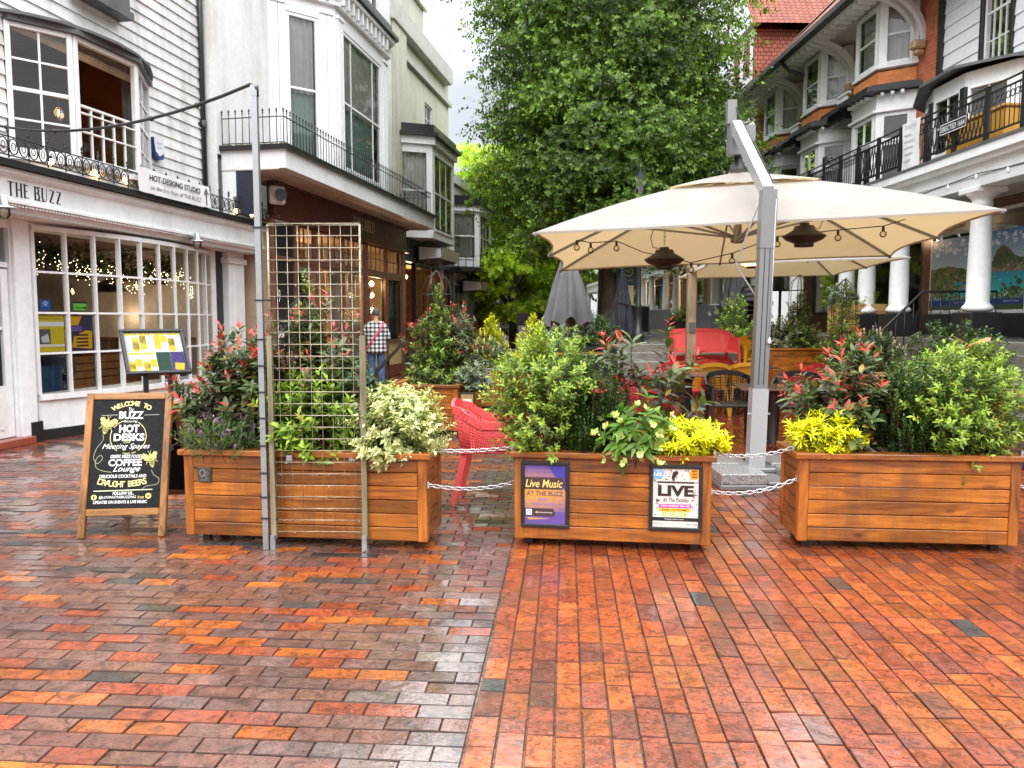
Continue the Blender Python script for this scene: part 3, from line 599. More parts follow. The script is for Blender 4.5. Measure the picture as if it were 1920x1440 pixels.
# ---------------------------------------------------------------- framed posters
def poster(label,x,z0,w,h):
    o=thing('framed_poster',label,'poster',onp(PM,x,-.004,z0),R(-8.2)); m=MB(); f=.024
    m.cbox(0,-.020,0,w,0,f,.004); m.cbox(0,-.020,h-f,w,0,h,.004); m.cbox(0,-.0202,f+.0005,f,0,h-f-.0005,.004); m.cbox(w-f,-.0202,f+.0005,w,0,h-f-.0005,.004); m.build('frame',M['plastic'],o); return o
INK=attrmat('printed_paper',.35,.4)
ps=poster('framed orange and purple Live Music poster on the wooden planter',.045,.137,.318,.44)
def prn(): return MB(UP@T3(0,0,.009))
k=prn(); I=Mx.Identity(4); W,H=.318,.44; x0,x1,y0,y1=.022,W-.022,.022,H-.022
N=14
for i in range(N):                                  # printed wash from violet through orange and back
    t0,t1=i/N,(i+1)/N
    for j in range(6):
        u0,u1=j/6,(j+1)/6; t=(t0+t1)/2; u=(u0+u1)/2; f=max(0,min(1,1-abs(t-.52)*2.2-.55*max(0,u-.55)-(.5 if t<.2 and u>.3 else 0))); cA=(.62,.30,.025); cB=(.12,.075,.28)
        k.col=tuple(cA[q]*f+cB[q]*(1-f) for q in range(3)); k.quad((x0+(x1-x0)*u0,y0+(y1-y0)*t0,0),(x0+(x1-x0)*u1,y0+(y1-y0)*t0,0),(x0+(x1-x0)*u1,y0+(y1-y0)*t1,0),(x0+(x1-x0)*u0,y0+(y1-y0)*t1,0))
k.col=(.055,.045,.30); k.shape([(x0+.15,y1),(x1,y1),(x1,y0+.22)],T3(0,0,.0005)); k.col=(.06,.035,.03); k.shape([(x0,.255),(x0+.25,.255),(x0+.268,.29),(x0+.25,.335),(x0,.335)],T3(0,0,.001))
k.shape([(x0,.075),(x0+.19,.075),(x0+.205,.10),(x0+.19,.128),(x0,.128)],T3(0,0,.001)); k.col=(.5,.28,.12); k.shape([(x0+.03,.05),(x0+.16,.058),(x0+.16,.062),(x0+.02,.066)],T3(0,0,.001))
k.build('print',INK,ps)
k=prn(); k.col=(.85,.62,.20); fit(k,'Live Music',.152,.294,.245,.052,T3(0,0,.0018),.01,.25); k.col=(.10,.05,.16); fit(k,'AT THE BUZZ',.157,.228,.24,.030,T3(0,0,.0018),.01); k.col=(.30,.20,.42); fit(k,'EVERY',.150,.188,.075,.017,T3(0,0,.0018),.03); fit(k,'FRIDAY NIGHT',.150,.158,.16,.017,T3(0,0,.0018),.02)
k.col=(.9,.85,.85); fit(k,'@thebuzzlounge',.152,.101,.11,.013,T3(0,0,.0018)); k.shape([(.034,.083),(.072,.083),(.072,.121),(.034,.121)],T3(0,0,.0018)); k.col=(.35,.08,.30); k.stroke([(.053+.010*cos(a*.524),.102+.010*sin(a*.524)) for a in range(12)],.005,T3(0,0,.0024),True); k.disc(.066,.115,.002,T3(0,0,.0024),8)
k.build('lettering',INK,ps)
ps=poster('framed black and white LIVE poster with blue and orange spots',.877,.147,.335,.43)
k=prn(); W,H=.335,.43; x0,x1,y0,y1=.022,W-.022,.022,H-.022; k.col=(.62,.60,.56); k.quad((x0,y0,0),(x1,y0,0),(x1,y1,0),(x0,y1,0)); k.col=(.02,.018,.02); k.quad((x0,.064,.0006),(x1,.064,.0006),(x1,.088,.0006),(x0,.088,.0006))
rg=random.Random(8)
for i in range(150):                                # doodles in the margins
    cx=rg.uniform(x0+.012,x1-.012); cy=rg.uniform(.098,y1-.012)
    if x0+.035<cx<x1-.035 and .10<cy<.335: continue
    a=rg.uniform(0,6.3); r=rg.uniform(.005,.012); k.col=(.02,.02,.02); k.stroke([(cx+r*cos(a+q*.9),cy+r*sin(a+q*.9)*(1 if q%2 else .6)) for q in range(rg.randint(2,5))],rg.uniform(.0022,.005),T3(0,0,.0007))
k.build('print',INK,ps)
k=prn(); z=T3(0,0,.0012); z2=T3(0,0,.0018)
k.col=(.16,.40,.66); k.disc(.055,.375,.036,z); k.col=(.85,.33,.03); k.disc(.284,.372,.034,z); k.col=(.9,.9,.9); fit(k,'TICKETS',.055,.39,.046,.010,z2,.02); fit(k,'1£5',.055,.368,.05,.022,z2,.04); k.col=(.03,.02,.02)
for i,t in enumerate(('NEW','BAR','AREA')): fit(k,t,.284,.390-.018*i,.034,.013,z2,.04)
k.shape([(.148,.325),(.160,.325),(.160,.345),(.185,.38),(.172,.392),(.15,.385),(.140,.35)],z); k.quad((.052,.311,.0012),(.283,.311,.0012),(.283,.322,.0012),(.052,.322,.0012))
fit(k,'LIVE',.168,.262,.225,.072,z2,.045); fit(k,'At The Pantiles',.168,.203,.165,.028,z2,.0,.35); k.quad((.045,.200,.0012),(.058,.200,.0012),(.058,.207,.0012),(.045,.207,.0012)); k.quad((.268,.200,.0012),(.282,.200,.0012),(.282,.207,.0012),(.268,.207,.0012))
k.col=(.78,.03,.33); k.shape([(.062,.150),(.268,.152),(.266,.176),(.064,.174)],z); k.col=(.86,.48,.02); k.shape([(.062,.126),(.262,.126),(.262,.148),(.062,.148)],z); k.col=(.32,.60,.06); k.shape([(.088,.096),(.236,.096),(.236,.123),(.088,.123)],z)
k.col=(.92,.9,.9); fit(k,'EVERY THURSDAY 7PM-10PM',.166,.163,.18,.012,z2,.02); fit(k,'FREE ENTRY',.162,.115,.12,.008,z2,.02); fit(k,'BAR AND STREET FOOD',.162,.103,.125,.008,z2,.02); fit(k,'thepantiles.com',.16,.076,.12,.010,z2); k.col=(.05,.05,.05); fit(k,'2ND MAY - 12TH SEPTEMBER',.162,.137,.165,.012,z2,.02); fit(k,'PANTILES',.27,.045,.07,.008,z2); fit(k,'event by',.06,.045,.05,.007,z2)
k.build('lettering',INK,ps)
# ---------------------------------------------------------------- chalkboard sign
ab=thing('chalkboard_sign','wooden A-frame chalkboard with white and cream lettering left of the long planter','sign board',(-2.70,5.215,0),R(5.5))
M['abwood']=woodmat('varnished_frame',(.36,.15,.03),(.52,.24,.06),(.15,.05,.012),2,.3,coat=.3); M['abwoodx']=woodmat('varnished_rail',(.36,.15,.03),(.50,.23,.06),(.15,.05,.012),0,.3,coat=.3)
M['chalk']=mat('black_chalkboard',(.007,.007,.008),.55,var=.5,vs=40,spec=.2)
A=math.degrees(math.atan2(.26,.98)); PF=RX(-A)       # local frame of the leaning front leaf (z up the leaf)
def leaf(F,par,front):
    m=MB(F)
    for s in (-1,1): m.cbox(s*.268-.024,-.018,0,s*.268+.024,.018,1.012,.004)
    m.build('frame_stile',M['abwood'],par)
    m=MB(F); m.cbox(-.2435,-.017,.965,.2435,.017,1.012,.004); m.cbox(-.2435,-.017,.150,.2435,.017,.198,.004); m.build('frame_rail',M['abwoodx'],par)
    m=MB(F); m.box(-.2437,-.006,.198,.2437,.006,.965); return m.build('board',M['chalk'],par)
leaf(PF,ab,True)
leaf(T3(0,.82,0)@RX(math.degrees(math.atan2(.50,.98))),ab,False)
m=MB(); m.tube([(.296,.16,.60),(.305,.30,.615),(.30,.53,.60)],.006,5); m.box(.29,.14,.58,.312,.17,.62); m.box(.29,.52,.58,.312,.56,.62); m.box(.30,.54,.56,.33,.575,.59); m.build('stay_bar',M['plastic'],ab)
BP=PF@UP@T3(0,0,.0075)
CH=attrmat('chalk_paint',.7,.2); k=MB(); WH=(.80,.80,.78); CRM=(.74,.68,.30); YL=(.70,.66,.22)
X=lambda zx:(zx-447)*.00080
Z=lambda zy:.198+(1092-zy)*.000785
def F(t,zx,zy,zw,zh,c=WH,b=0,sh=0): k.col=c; fit(k,t,X(zx),Z(zy),zw*.0008,zh*.000785,BP,b,sh)
k.col=CRM; k.arctxt('WELCOME TO',.046,BP@T3(X(470),Z(170),0),.22,1.02,off=.0015)
F('The',463,205,42,34,WH,0,.3); F('BUZZ',467,258,208,70,WH,.035)
for a,b in ((215,352),(578,705)): k.col=(.5,.5,.5); k.stroke([(X(a),Z(258)),(X(b),Z(254))],.003,BP)
F('featuring',466,316,118,28,WH,0,.4); F('HOT',457,380,172,72,WH,.045); F('DESKS',460,458,262,68,WH,.04); F('and',446,500,60,20,CRM,0,.3); F('Meeting Spaces',440,545,405,62,WH,0,.45)
k.col=CRM
for a0,a1 in ((-.95,1.05),(1.75,2.55),(2.75,4.1),(4.6,4.75),(4.95,5.2)): k.stroke([(X(452+152*cos(a0+(a1-a0)*i/14)),Z(455-152*sin(a0+(a1-a0)*i/14))) for i in range(15)],.0045,BP)
F('PLUS',445,603,60,14,CRM); F('GREEK MEZE FOOD',443,630,262,30,WH,.02,.15); F('COFFEE',440,685,282,64,WH,.03); F('Lounge',455,748,230,66,WH,.01,.5); F('DELICIOUS COCKTAILS AND',428,806,395,30,WH,.02,.1)
k.col=CRM; k.arctxt('DRAUGHT BEERS',.058,BP@T3(X(428),Z(902),0),.62,.50,up=False,off=.001)
k.col=(.72,.70,.5); k.stroke([(X(190),Z(935)),(X(683),Z(928))],.006,BP)
F('FOLLOW US...',440,957,180,28,WH,.03,.15); F('@LOVINGTHEBUZZING',393,993,310,30,WH,.01,.1); F('from',588,993,55,28,CRM,0,.4); F('UPDATES ON EVENTS & LIVE MUSIC',418,1034,450,27,WH,.02,.1)
k.col=YL; k.disc(X(197),Z(990),.019,BP); k.disc(X(651),Z(985),.020,BP); k.col=(.015,.015,.015); B2=BP@T3(0,0,.0012); k.stroke([(X(205),Z(972)),(X(196),Z(976)),(X(196),Z(1008))],.006,B2); k.stroke([(X(187),Z(989)),(X(207),Z(989))],.005,B2); k.stroke([(X(651)+.009*cos(a),Z(985)+.009*sin(a)) for a in (.785,2.356,3.927,5.498)],.004,B2,True); k.disc(X(651),Z(985),.004,B2,10)
def bee(zx,zy,s,fl,rot):
    Q=BP@T3(X(zx),Z(zy),.0004)@RZ(rot)@Mx.Diagonal((s*fl,s,1,1)); k.col=YL
    k.disc(0,.022,.013,Q,14); k.disc(0,.041,.009,Q,12); Q2=Q@T3(0,0,.0006)
    for i,(r,y) in enumerate(((.016,.006),(.0165,-.004),(.015,-.014),(.011,-.023),(.006,-.031))): k.col=YL; k.disc(0,y,r,Q,12,1); 
    k.col=(.015,.015,.015)
    for y in (.001,-.009,-.0185): k.stroke([(-.017,y+.002),(0,y-.003),(.017,y+.002)],.003,Q2)
    k.col=YL
    for a,l in ((2.45,.052),(3.0,.036),(.55,.062),(.1,.04)):
        d=(cos(a),sin(a)); n=(-d[1],d[0]); o=(0,.020); k.shape([(o[0]+d[0]*l*t+n[0]*w*l*.32,o[1]+d[1]*l*t+n[1]*w*l*.32) for t,w in ((0.1,0),(.45,-.7),(.85,-.8),(1,0),(.85,.8),(.45,.7))],Q)
    for a in (1.2,1.9): k.stroke([(0,.046),(.014*cos(a),.046+.016*sin(a)),(.022*cos(a)*1.2,.05+.02*sin(a))],.002,Q)
    for y,l in ((.014,.026),(.004,.03),(.024,.022)):
        for sg in (-1,1): k.stroke([(sg*.01,y),(sg*l,y-.006),(sg*l*1.15,y-.016)],.002,Q)
bee(258,370,1.25,1,-12); bee(662,680,1.15,-1,14)
k.col=(.40,.38,.25)
def curve(pts,w=.0035):
    P=[]; 
    for i in range(len(pts)-1):
        p0,p1,p2,p3=[pts[max(0,min(len(pts)-1,i+j))] for j in (-1,0,1,2)]
        for q in range(6):
            t=q/6; P.append(tuple(.5*((2*p1[d])+(-p0[d]+p2[d])*t+(2*p0[d]-5*p1[d]+4*p2[d]-p3[d])*t*t+(-p0[d]+3*p1[d]-3*p2[d]+p3[d])*t**3) for d in (0,1)))
    P.append(pts[-1]); k.stroke([(X(a),Z(b)) for a,b in P],w,BP)
curve([(235,430),(240,480),(190,560),(172,640),(205,690),(245,650),(230,618),(195,650),(195,720),(250,755),(330,770)]); curve([(663,755),(690,800),(730,830),(720,880),(640,895),(595,920)])
k.build('lettering',CH,ab)
# ---------------------------------------------------------------- menu lectern by the bow window
ms=thing('menu_stand','black menu stand with a tilted glazed case of yellow menus','menu stand',(-3.56,7.22,0),R(36))
for x in (.11,.33): m=MB(); m.box(x-.022,.03,0,x+.022,.06,1.02); m.build('leg',M['plastic'],ms)
m=MB(); m.box(-.02,-.12,0,.46,.26,.012); m.build('base_plate',M['plastic'],ms)
MF=T3(.02,.0,.985)@RX(-38)
m=MB(MF); t_=.03
m.cbox(-.08,-.02,0,.50,.03,t_); m.cbox(-.08,-.02,.50,.50,.03,.53); m.cbox(-.08,-.0202,t_+.001,-.05,.03,.499); m.cbox(.47,-.0202,t_+.001,.50,.03,.499); m.box(-.05,.012,t_,.47,.025,.50); m.build('case',M['plastic'],ms)
k=MB(MF@UP@T3(0,0,-.010)); k.col=(.50,.51,.49); k.quad((-.048,.032,0),(.468,.032,0),(.468,.498,0),(-.048,.498,0)); rg=random.Random(4)
YM=(.55,.40,.015)
for cx in range(4):
    for cy in range(2):
        ax=-.046+cx*.1285; ay=.034+cy*.232
        if (cx,cy)==(2,0): k.col=(.03,.06,.045); k.quad((ax,ay,.001),(ax+.127,ay,.001),(ax+.127,ay+.23,.001),(ax,ay+.23,.001)); continue
        if (cx,cy)==(3,0): k.col=(.06,.045,.13); k.quad((ax,ay,.001),(ax+.127,ay,.001),(ax+.127,ay+.23,.001),(ax,ay+.23,.001)); k.col=(.55,.36,.04); k.quad((ax+.02,ay+.02,.002),(ax+.10,ay+.01,.002),(ax+.12,ay+.09,.002),(ax+.03,ay+.10,.002)); continue
        for q in range(3):
            bx=ax+rg.choice((.004,.066)); by=ay+rg.uniform(.0,.13); k.col=YM; k.quad((bx,by,.001),(bx+.058,by,.001),(bx+.058,by+.085,.001),(bx,by+.085,.001))
        k.col=YM; k.quad((ax+.005,ay+.205,.001),(ax+.115,ay+.205,.001),(ax+.115,ay+.226,.001),(ax+.005,ay+.226,.001))
        for q in range(15): k.col=(.30,.30,.29); by=ay+.012+q*.0125; bx=ax+.066*(q%2)+.004; k.quad((bx,by,.0015),(bx+rg.uniform(.03,.054),by,.0015),(bx+.03,by+.004,.0015),(bx,by+.004,.0015))
k.build('menus',attrmat('matt_menu_paper',.9,.05),ms)
m=MB(MF@UP); m.quad((-.05,.03,.014),(.47,.03,.014),(.47,.50,.014),(-.05,.50,.014)); m.build('glass_cover',glassmat('matt_cover',(.95,.96,.96),0,.05,1.12),ms)
# ---------------------------------------------------------------- cantilever parasol
M['alu']=mat('grey_aluminium',(.24,.243,.248),.38,metal=.4,var=0); M['alulight']=mat('light_aluminium',(.46,.47,.48),.35,metal=.3,var=0)
def fabric(name,c,tr):
    t=NT(name); nz=t.noise(220,2); f=t.noise(2.4,4); r=t.ramp(f,0,[(.3,.86),(.7,1.04)]); m=t.mix(1,c,(r,0),'MULTIPLY'); sx_=t.noise(7,6,.7,stretch=(1,1,.3)); sr_=t.ramp(sx_,0,[(.55,0),(.75,.22)]); m=t.mix((sr_,0),(m,2),(c[0]*.62,c[1]*.62,c[2]*.55)); t.l(m,2,t.p,'Base Color'); t.set(rough=.85,spec=.15); t.bump(nz,0,.12,.002)
    b=t.n('ShaderNodeBsdfTranslucent'); b.inputs[0].default_value=(*tr,1); ms=t.n('ShaderNodeMixShader'); ms.inputs[0].default_value=.42; t.l(t.p,0,ms,1); t.l(b,0,ms,2); t.l(ms,0,t.out,0); return t.m
M['canvas']=fabric('cream_canvas',(.53,.517,.482),(.62,.45,.23)); M['greycloth']=mat('grey_cloth',(.115,.118,.125),.8,var=.15,vs=4); M['darkcloth']=mat('dark_cloth',(.022,.026,.034),.8,var=.2)
M['granite']=NT('granite'); _g=M['granite']; _n=_g.noise(75,3,.8); _r=_g.ramp(_n,0,[(.34,(.05,.05,.05)),(.5,(.27,.27,.27)),(.64,(.44,.44,.43))]); _g.l(_r,0,_g.p,'Base Color'); _g.set(rough=.25); M['granite']=_g.m
def canopy(o,corn,apex,vent=.32,sag=.07,edge_in=.05):
    """corn: corner points; eight panels with hems curved in between rib ends, vent cap on top"""
    A=V(apex); ring=[]
    for i in range(4): c=V(corn[i]); d=V(corn[(i+1)%4]); ring+= [c,(c+d)/2+V((0,0,.0))]
    m=MB(); NR,NS=9,10
    for i in range(8):
        p,q=ring[i],ring[(i+1)%8]; G=[]
        for a in range(NR+1):
            t=vent*.9+(1-vent*.9)*a/NR; row=[]
            for b in range(NS+1):
                s=b/NS; e=p.lerp(q,s); bow=4*s*(1-s); e=e+(A-e)*(edge_in*bow*t); x=A.lerp(e,t); x.z+=-sag*bow*t*.45+.11*sin(PI*t)*.55; row.append(tuple(x))
            G.append(row)
        m.grid(G)
    cp=m.build('canopy',M['canvas'],o)
    v=MB()
    for i in range(8):
        p,q=ring[i],ring[(i+1)%8]; G=[]
        for a in range(5):
            t=.02+(vent*1.12-.02)*a/4; row=[]
            for b in range(7):
                s=b/6; e=p.lerp(q,s); x=A.lerp(e,t); x.z+=.11*sin(PI*t)*.55+.042-.016*a/4+.02*sin(s*PI)*a/4; row.append(tuple(x))
            G.append(row)
        v.grid(G)
    v.build('vent',M['canvas'],cp)
    h=MB()
    for i in range(8):
        p,q=ring[i],ring[(i+1)%8]
        for b in range(NS):
            S=[]
            for bb in (b,b+1):
                s_=bb/NS; e=p.lerp(q,s_); bow=4*s_*(1-s_); e=e+(A-e)*(edge_in*bow); e.z+=-sag*bow*.45-.004; S.append(e)
            h.bar(S[0],S[1],.010,.022)
    h.build('hem',M['canvas'],cp)
    return ring
um=thing('cantilever_parasol','big cream parasol on a grey mast standing on granite slabs','parasol',(0,0,0)); um.location=(2.36,7.2,0); OFF=V((2.36,7.2,0))
L_=lambda p:tuple(V(p)-OFF)
fl,fr,br,bl=(.213,7.7,2.36),(4.47,7.08,2.50),(4.90,10.06,2.33),(.65,10.68,2.18); AP=(2.555,8.88,3.13)
ring=canopy(um,[L_(p) for p in (fl,fr,br,bl)],L_(AP))
HB=V(L_((2.56,8.84,2.43))); A=V(L_(AP))
for i,e in enumerate(ring):
    m=MB(); top=V((A.x,A.y,A.z-.05)); pts=[]
    for q in range(7): t=.06+.94*q/6; x=A.lerp(e,t); x.z+=.11*sin(PI*t)*.55-.022; pts.append(x)
    for q in range(6): m.bar(pts[q],pts[q+1],.018,.03)
    m.sphere(tuple(e+V((0,0,-.015))),.016,7,5); rb=m.build('rib',M['alu'],um)
    m=MB(); m.bar(HB,pts[3],.016,.024); m.build('strut',M['alu'],rb)
m=MB(); m.lathe([(.045,-.06),(.075,-.05),(.08,.0),(.05,.02),(.045,.13),(.03,.14),(.028,.62)],tuple(HB),14); m.build('hub',M['alu'],um)
def mp(z): t=z/2.7; return V((-.06+.06*t,0,z))
m=MB(); m.bar(mp(.10),mp(2.69),.132,.11,(0,1,0)); m.build('mast',M['alu'],um)
m=MB()
for x in (-.022,.024): m.bar(mp(.9)+V((x,-.0565,0)),mp(2.4)+V((x,-.0565,0)),.006,.004,(0,1,0))
m.build('groove',M['black'],um)
m=MB(); m.bar(mp(.09),mp(.86),.150,.13,(0,1,0)); m.build('mast_sleeve',M['alulight'],um)
m=MB(); m.bar(mp(2.16)+V((0,-.003,0)),mp(2.62)+V((0,-.003,0)),.140,.116,(0,1,0)); m.build('slide_block',M['alu'],um)
for z in (.62,.24): m=MB(); m.tube([mp(z)+V((-.10,-.02,0)),mp(z)+V((.11,-.02,0))],.011,7); m.build('bolt',M['alulight'],um)
m=MB(); B0=mp(2.64)+V((0,.02,.03)); B1=V(L_((2.50,8.80,3.66))); m.bar(B0,B1,.095,.13); m.bar(B0+(B1-B0)*.06,B0+(B1-B0)*.85,.055,.138); m.build('arm',M['alulight'],um)
m=MB(); m.box(B1.x-.075,B1.y-.06,B1.z-.32,B1.x+.075,B1.y+.09,B1.z+.04); m.box(B1.x-.10,B1.y-.03,B1.z+.02,B1.x+.0,B1.y+.06,B1.z+.28); m.box(B1.x+.10,B1.y+.12,B1.z-.13,B1.x+.26,B1.y+.24,B1.z+.04); m.build('arm_head',M['alu'],um)
m=MB(); m.lathe([(.10,0),(.085,.04),(.05,.10),(.05,.18)],(A.x,A.y,A.z+.06),12); m.build('crown_cap',M['plastic'],um)
m=MB(); m.tube([mp(2.62)+V((.10,.10,-.02)),V((-.08,.75,2.30))],.012,6); m.tube([mp(2.5)+V((-.06,.05,.1)),V((-.14,.5,2.05)),V((.0,.04,1.6))],.009,6); m.build('stay',M['alulight'],um)
m=MB(); m.tube([mp(2.6)+V((.055,-.066,0)),mp(1.34)+V((.055,-.066,0))],.003,5); m.lathe([(.004,0),(.018,-.03),(.02,-.055),(.008,-.06)],tuple(mp(1.34)+V((.055,-.068,0))),8); m.build('pull_cord',M['whitewood'],um)
m=MB(); m.tube([B0+V((.05,0,.09)),B0.lerp(B1,.4)+V((.04,-.02,.115)),B1+V((.0,-.04,.16)),B1+V((-.04,.0,.28))],.005,5); m.build('cable',M['plastic'],um)
m=MB(); m.cbox(-.52,-.52,.0,.52,.52,.045,.006); m.cbox(-.10,-.53,.046,.10,.53,.075,.006); m.cbox(-.16,-.12,.075,.12,.12,.12,.01); m.build('base_plate',M['alu'],um)
for x in (-.515,.105):
    for y in (-.515,.03): m=MB(); m.cbox(x,y,.047,x+.41,y+.48,.145,.008); m.build('ballast_slab',M['granite'],um)
# second parasol behind, at the steps
u2=thing('cantilever_parasol','second cream parasol on a slim pale mast, half hidden behind the big one','parasol',(3.13,13.5,0)); OFF=V((3.13,13.5,0))
ring2=canopy(u2,[L_(p) for p in ((3.0,12.0,2.36),(6.1,11.9,2.46),(6.2,15.0,2.36),(3.2,15.0,2.3))],L_((4.65,13.45,3.05)))
A2=V(L_((4.65,13.45,3.05)))
for e in ring2: m=MB(); m.bar(A2.lerp(e,.05)+V((0,0,-.03)),A2.lerp(e,.5)+V((0,0,.032)),.02,.03); m.bar(A2.lerp(e,.5)+V((0,0,.032)),e+V((0,0,-.02)),.02,.03); m.build('rib',M['alu'],u2)
m=MB(); m.box(-.075,-.06,0,.075,.06,2.85); m.build('mast',woodmat('pale_timber_mast',(.50,.36,.22),(.62,.48,.32),(.36,.25,.14),2,.5,knots=False),u2)
m=MB(); m.box(-.05,-.085,1.28,.06,-.062,1.46); m.build('crank_box',M['lead'],u2)
m=MB(); m.bar((0,0,2.82),(1.45,-.05,3.35),.09,.11); m.box(1.40,-.11,3.05,1.56,.02,3.42); m.build('arm',M['alulight'],u2)
m=MB(); m.cbox(-.45,-.45,0,.45,.45,.06); m.build('base_plate',M['alu'],u2)
# ---------------------------------------------------------------- hanging heaters and festoon bulbs
M['heater']=mat('black_heater',(.016,.015,.014),.4,metal=.0,var=.3); M['grille']=mat('heater_grille',(.05,.038,.03),.4,metal=.6,var=.4,vs=40)
M['glow']=mat('glowing_element',(1,.42,.10),.4,var=0,es=9)
def heater(x,y,z,up,label,lit=False,wire=None,s=1):
    o=thing('hanging_heater',label,'heater',(x,y,z),0,'electric heaters hung under the parasols')
    m=MB(); m.lathe([(.05*s,.145*s),(.055*s,.12*s),(.10*s,.115*s),(.115*s,.075*s),(.225*s,.01*s),(.228*s,.0)],n=20); m.build('shade',M['heater'],o)
    m=MB(); m.lathe([(.226*s,-.001),(.19*s,-.035*s),(.10*s,-.072*s)],n=20); m.build('grille',M['glow'] if lit else M['grille'],o)
    m=MB(); m.lathe([(.105*s,-.062*s),(.098*s,-.108*s),(.02*s,-.112*s)],n=16); m.build('base_cap',M['heater'],o)
    m=MB(); n=int(up/.035)
    for k in range(n): link(m,(0,0,.16+(up-.16)*(k+.5)/n),(0,0,1),PI/4+(PI/2)*(k%2),.045,.022,.003)
    m.build('chain',M['chain'],o)
    m=MB(); m.tube([(-.03,0,.13),(-.13,.0,.14),(-.16,0,.25),(-.10,.02,.42),(-.06,.02,up)] if wire!=1 else [(.03,0,.13),(.16,0,.08),(.20,0,.18),(.17,.02,up*.9)],.005,5); m.build('cable',M['plastic'],o)
    return o
heater(1.745,8.9,2.185,.50,'unlit black heater on a chain under the left half of the big parasol')
heater(3.17,8.45,2.40,.32,'unlit black heater under the right half of the big parasol, beside the mast',wire=1)
heater(4.16,13.45,2.50,.35,'heater with a glowing orange ring under the second parasol',True)
M['bulb']=glassmat('clear_bulb',(.93,.88,.72),.12)
fs=thing('festoon_string','black festoon string of clear unlit bulbs looped under the big parasol','string lights',(.9,9.0,2.4))
def atp(p): return V(p)-V((.9,9.0,2.4))
FP=[(.75,9.0,2.42),(.92,9.1,2.40),(1.25,9.3,2.44),(1.55,9.2,2.30),(2.1,9.1,2.17),(2.55,9.0,2.27),(3.0,8.8,2.44),(3.6,8.6,2.49),(4.05,8.5,2.52),(4.3,8.4,2.60)]
m=MB(); m.tube([atp(p) for p in FP],.006,5); m.build('wire',M['plastic'],fs)
for i,p in enumerate(FP[:-1]):
    if i in (3,): continue
    q=atp(p); m=MB(); m.lathe([(.014,0),(.016,-.045),(.012,-.05)],tuple(q),8); b=m.build('socket',M['plastic'],fs)
    m=MB(); m.sphere(tuple(q+V((0,0,-.085))),.038,10,8); m.build('bulb',M['bulb'],b)
# ---------------------------------------------------------------- building helpers (x along the front, y inwards, z up)
def holes_wall(mb,x0,x1,z0,z1,holes,d=.18,y=0):
    xs=sorted({x0,x1,*[h[0] for h in holes],*[h[1] for h in holes]}); zs=sorted({z0,z1,*[h[2] for h in holes],*[h[3] for h in holes]})
    xs=[v for v in xs if x0<=v<=x1]; zs=[v for v in zs if z0<=v<=z1]
    inh=lambda x,z: any(h[0]<x<h[1] and h[2]<z<h[3] for h in holes)
    for i in range(len(xs)-1):
        for j in range(len(zs)-1):
            if not inh((xs[i]+xs[i+1])/2,(zs[j]+zs[j+1])/2):
                a,b,c,e=xs[i],xs[i+1],zs[j],zs[j+1]; mb.quad((a,y,c),(b,y,c),(b,y,e),(a,y,e)); mb.quad((a,y+d,c),(a,y+d,e),(b,y+d,e),(b,y+d,c))
    for h in holes:
        a,b,c,e=max(h[0],x0),min(h[1],x1),max(h[2],z0),min(h[3],z1)
        for q in (((a,y,c),(a,y+d,c),(a,y+d,e),(a,y,e)),((b,y,c),(b,y,e),(b,y+d,e),(b,y+d,c)),((a,y,c),(b,y,c),(b,y+d,c),(a,y+d,c)),((a,y,e),(a,y+d,e),(b,y+d,e),(b,y,e))): mb.quad(*q)
def clapboards(mb,x0,x1,z0,z1,h,holes=(),y=0,rg=rnd):
    z=z0
    while z<z1-.01:
        e=min(z+h,z1); iv=[(x0,x1)]
        for a,b,c,f in holes:
            if c<e-.02 and f>z+.02:
                nv=[]
                for p,q in iv:
                    if b<=p or a>=q: nv.append((p,q)); continue
                    if p<a: nv.append((p,a))
                    if b<q: nv.append((b,q))
                iv=nv
        for p,q in iv:
            n=max(1,int((q-p)/3.2)); xs=[p]+sorted(p+(q-p)*(k+rg.uniform(-.25,.25))/n for k in range(1,n))+[q]
            for k in range(len(xs)-1):
                a,b=xs[k]+.0012,xs[k+1]-.0012; o=rg.uniform(0,.004); s=rg.uniform(-.004,.004)
                mb.add([(a,y-.030-o,z+s),(b,y-.030-o,z+s),(b,y-.008,e+.012),(a,y-.008,e+.012),(a,y,z+s),(b,y,z+s)],[(0,1,2,3),(4,5,1,0)])
        z=e
def shellbox(mb,x0,x1,y0,y1,z0,z1,front=False):
    q=mb.quad
    q((x0,y0,z0),(x0,y0,z1),(x0,y1,z1),(x0,y1,z0)); q((x1,y0,z0),(x1,y1,z0),(x1,y1,z1),(x1,y0,z1)); q((x0,y1,z0),(x0,y1,z1),(x1,y1,z1),(x1,y1,z0)); q((x0,y0,z1),(x1,y0,z1),(x1,y1,z1),(x0,y1,z1)); q((x0,y0,z0),(x0,y1,z0),(x1,y1,z0),(x1,y0,z0))
    if front: q((x0,y0,z0),(x1,y0,z0),(x1,y0,z1),(x0,y0,z1))
def drape(mb,x0,x1,z0,z1,y,amp=.03,wl=.12,rg=rnd,gather=0):
    n=max(8,int((x1-x0)/.025)); ph=rg.uniform(0,6); G=[]
    for k in range(9):
        t=k/8; z=z0+(z1-z0)*t; row=[]; sq=1-gather*4*t*(1-t)
        for i in range(n+1):
            u=i/n; x=x0+(x1-x0)*(.5+(u-.5)*sq) if gather else x0+(x1-x0)*u; row.append((x,y+amp*sin(2*PI*(x1-x0)*u/wl+ph+.5*sin(5*u+ph))*(.7+.3*sin(9*u+t)),z))
        G.append(row)
    mb.grid(G)
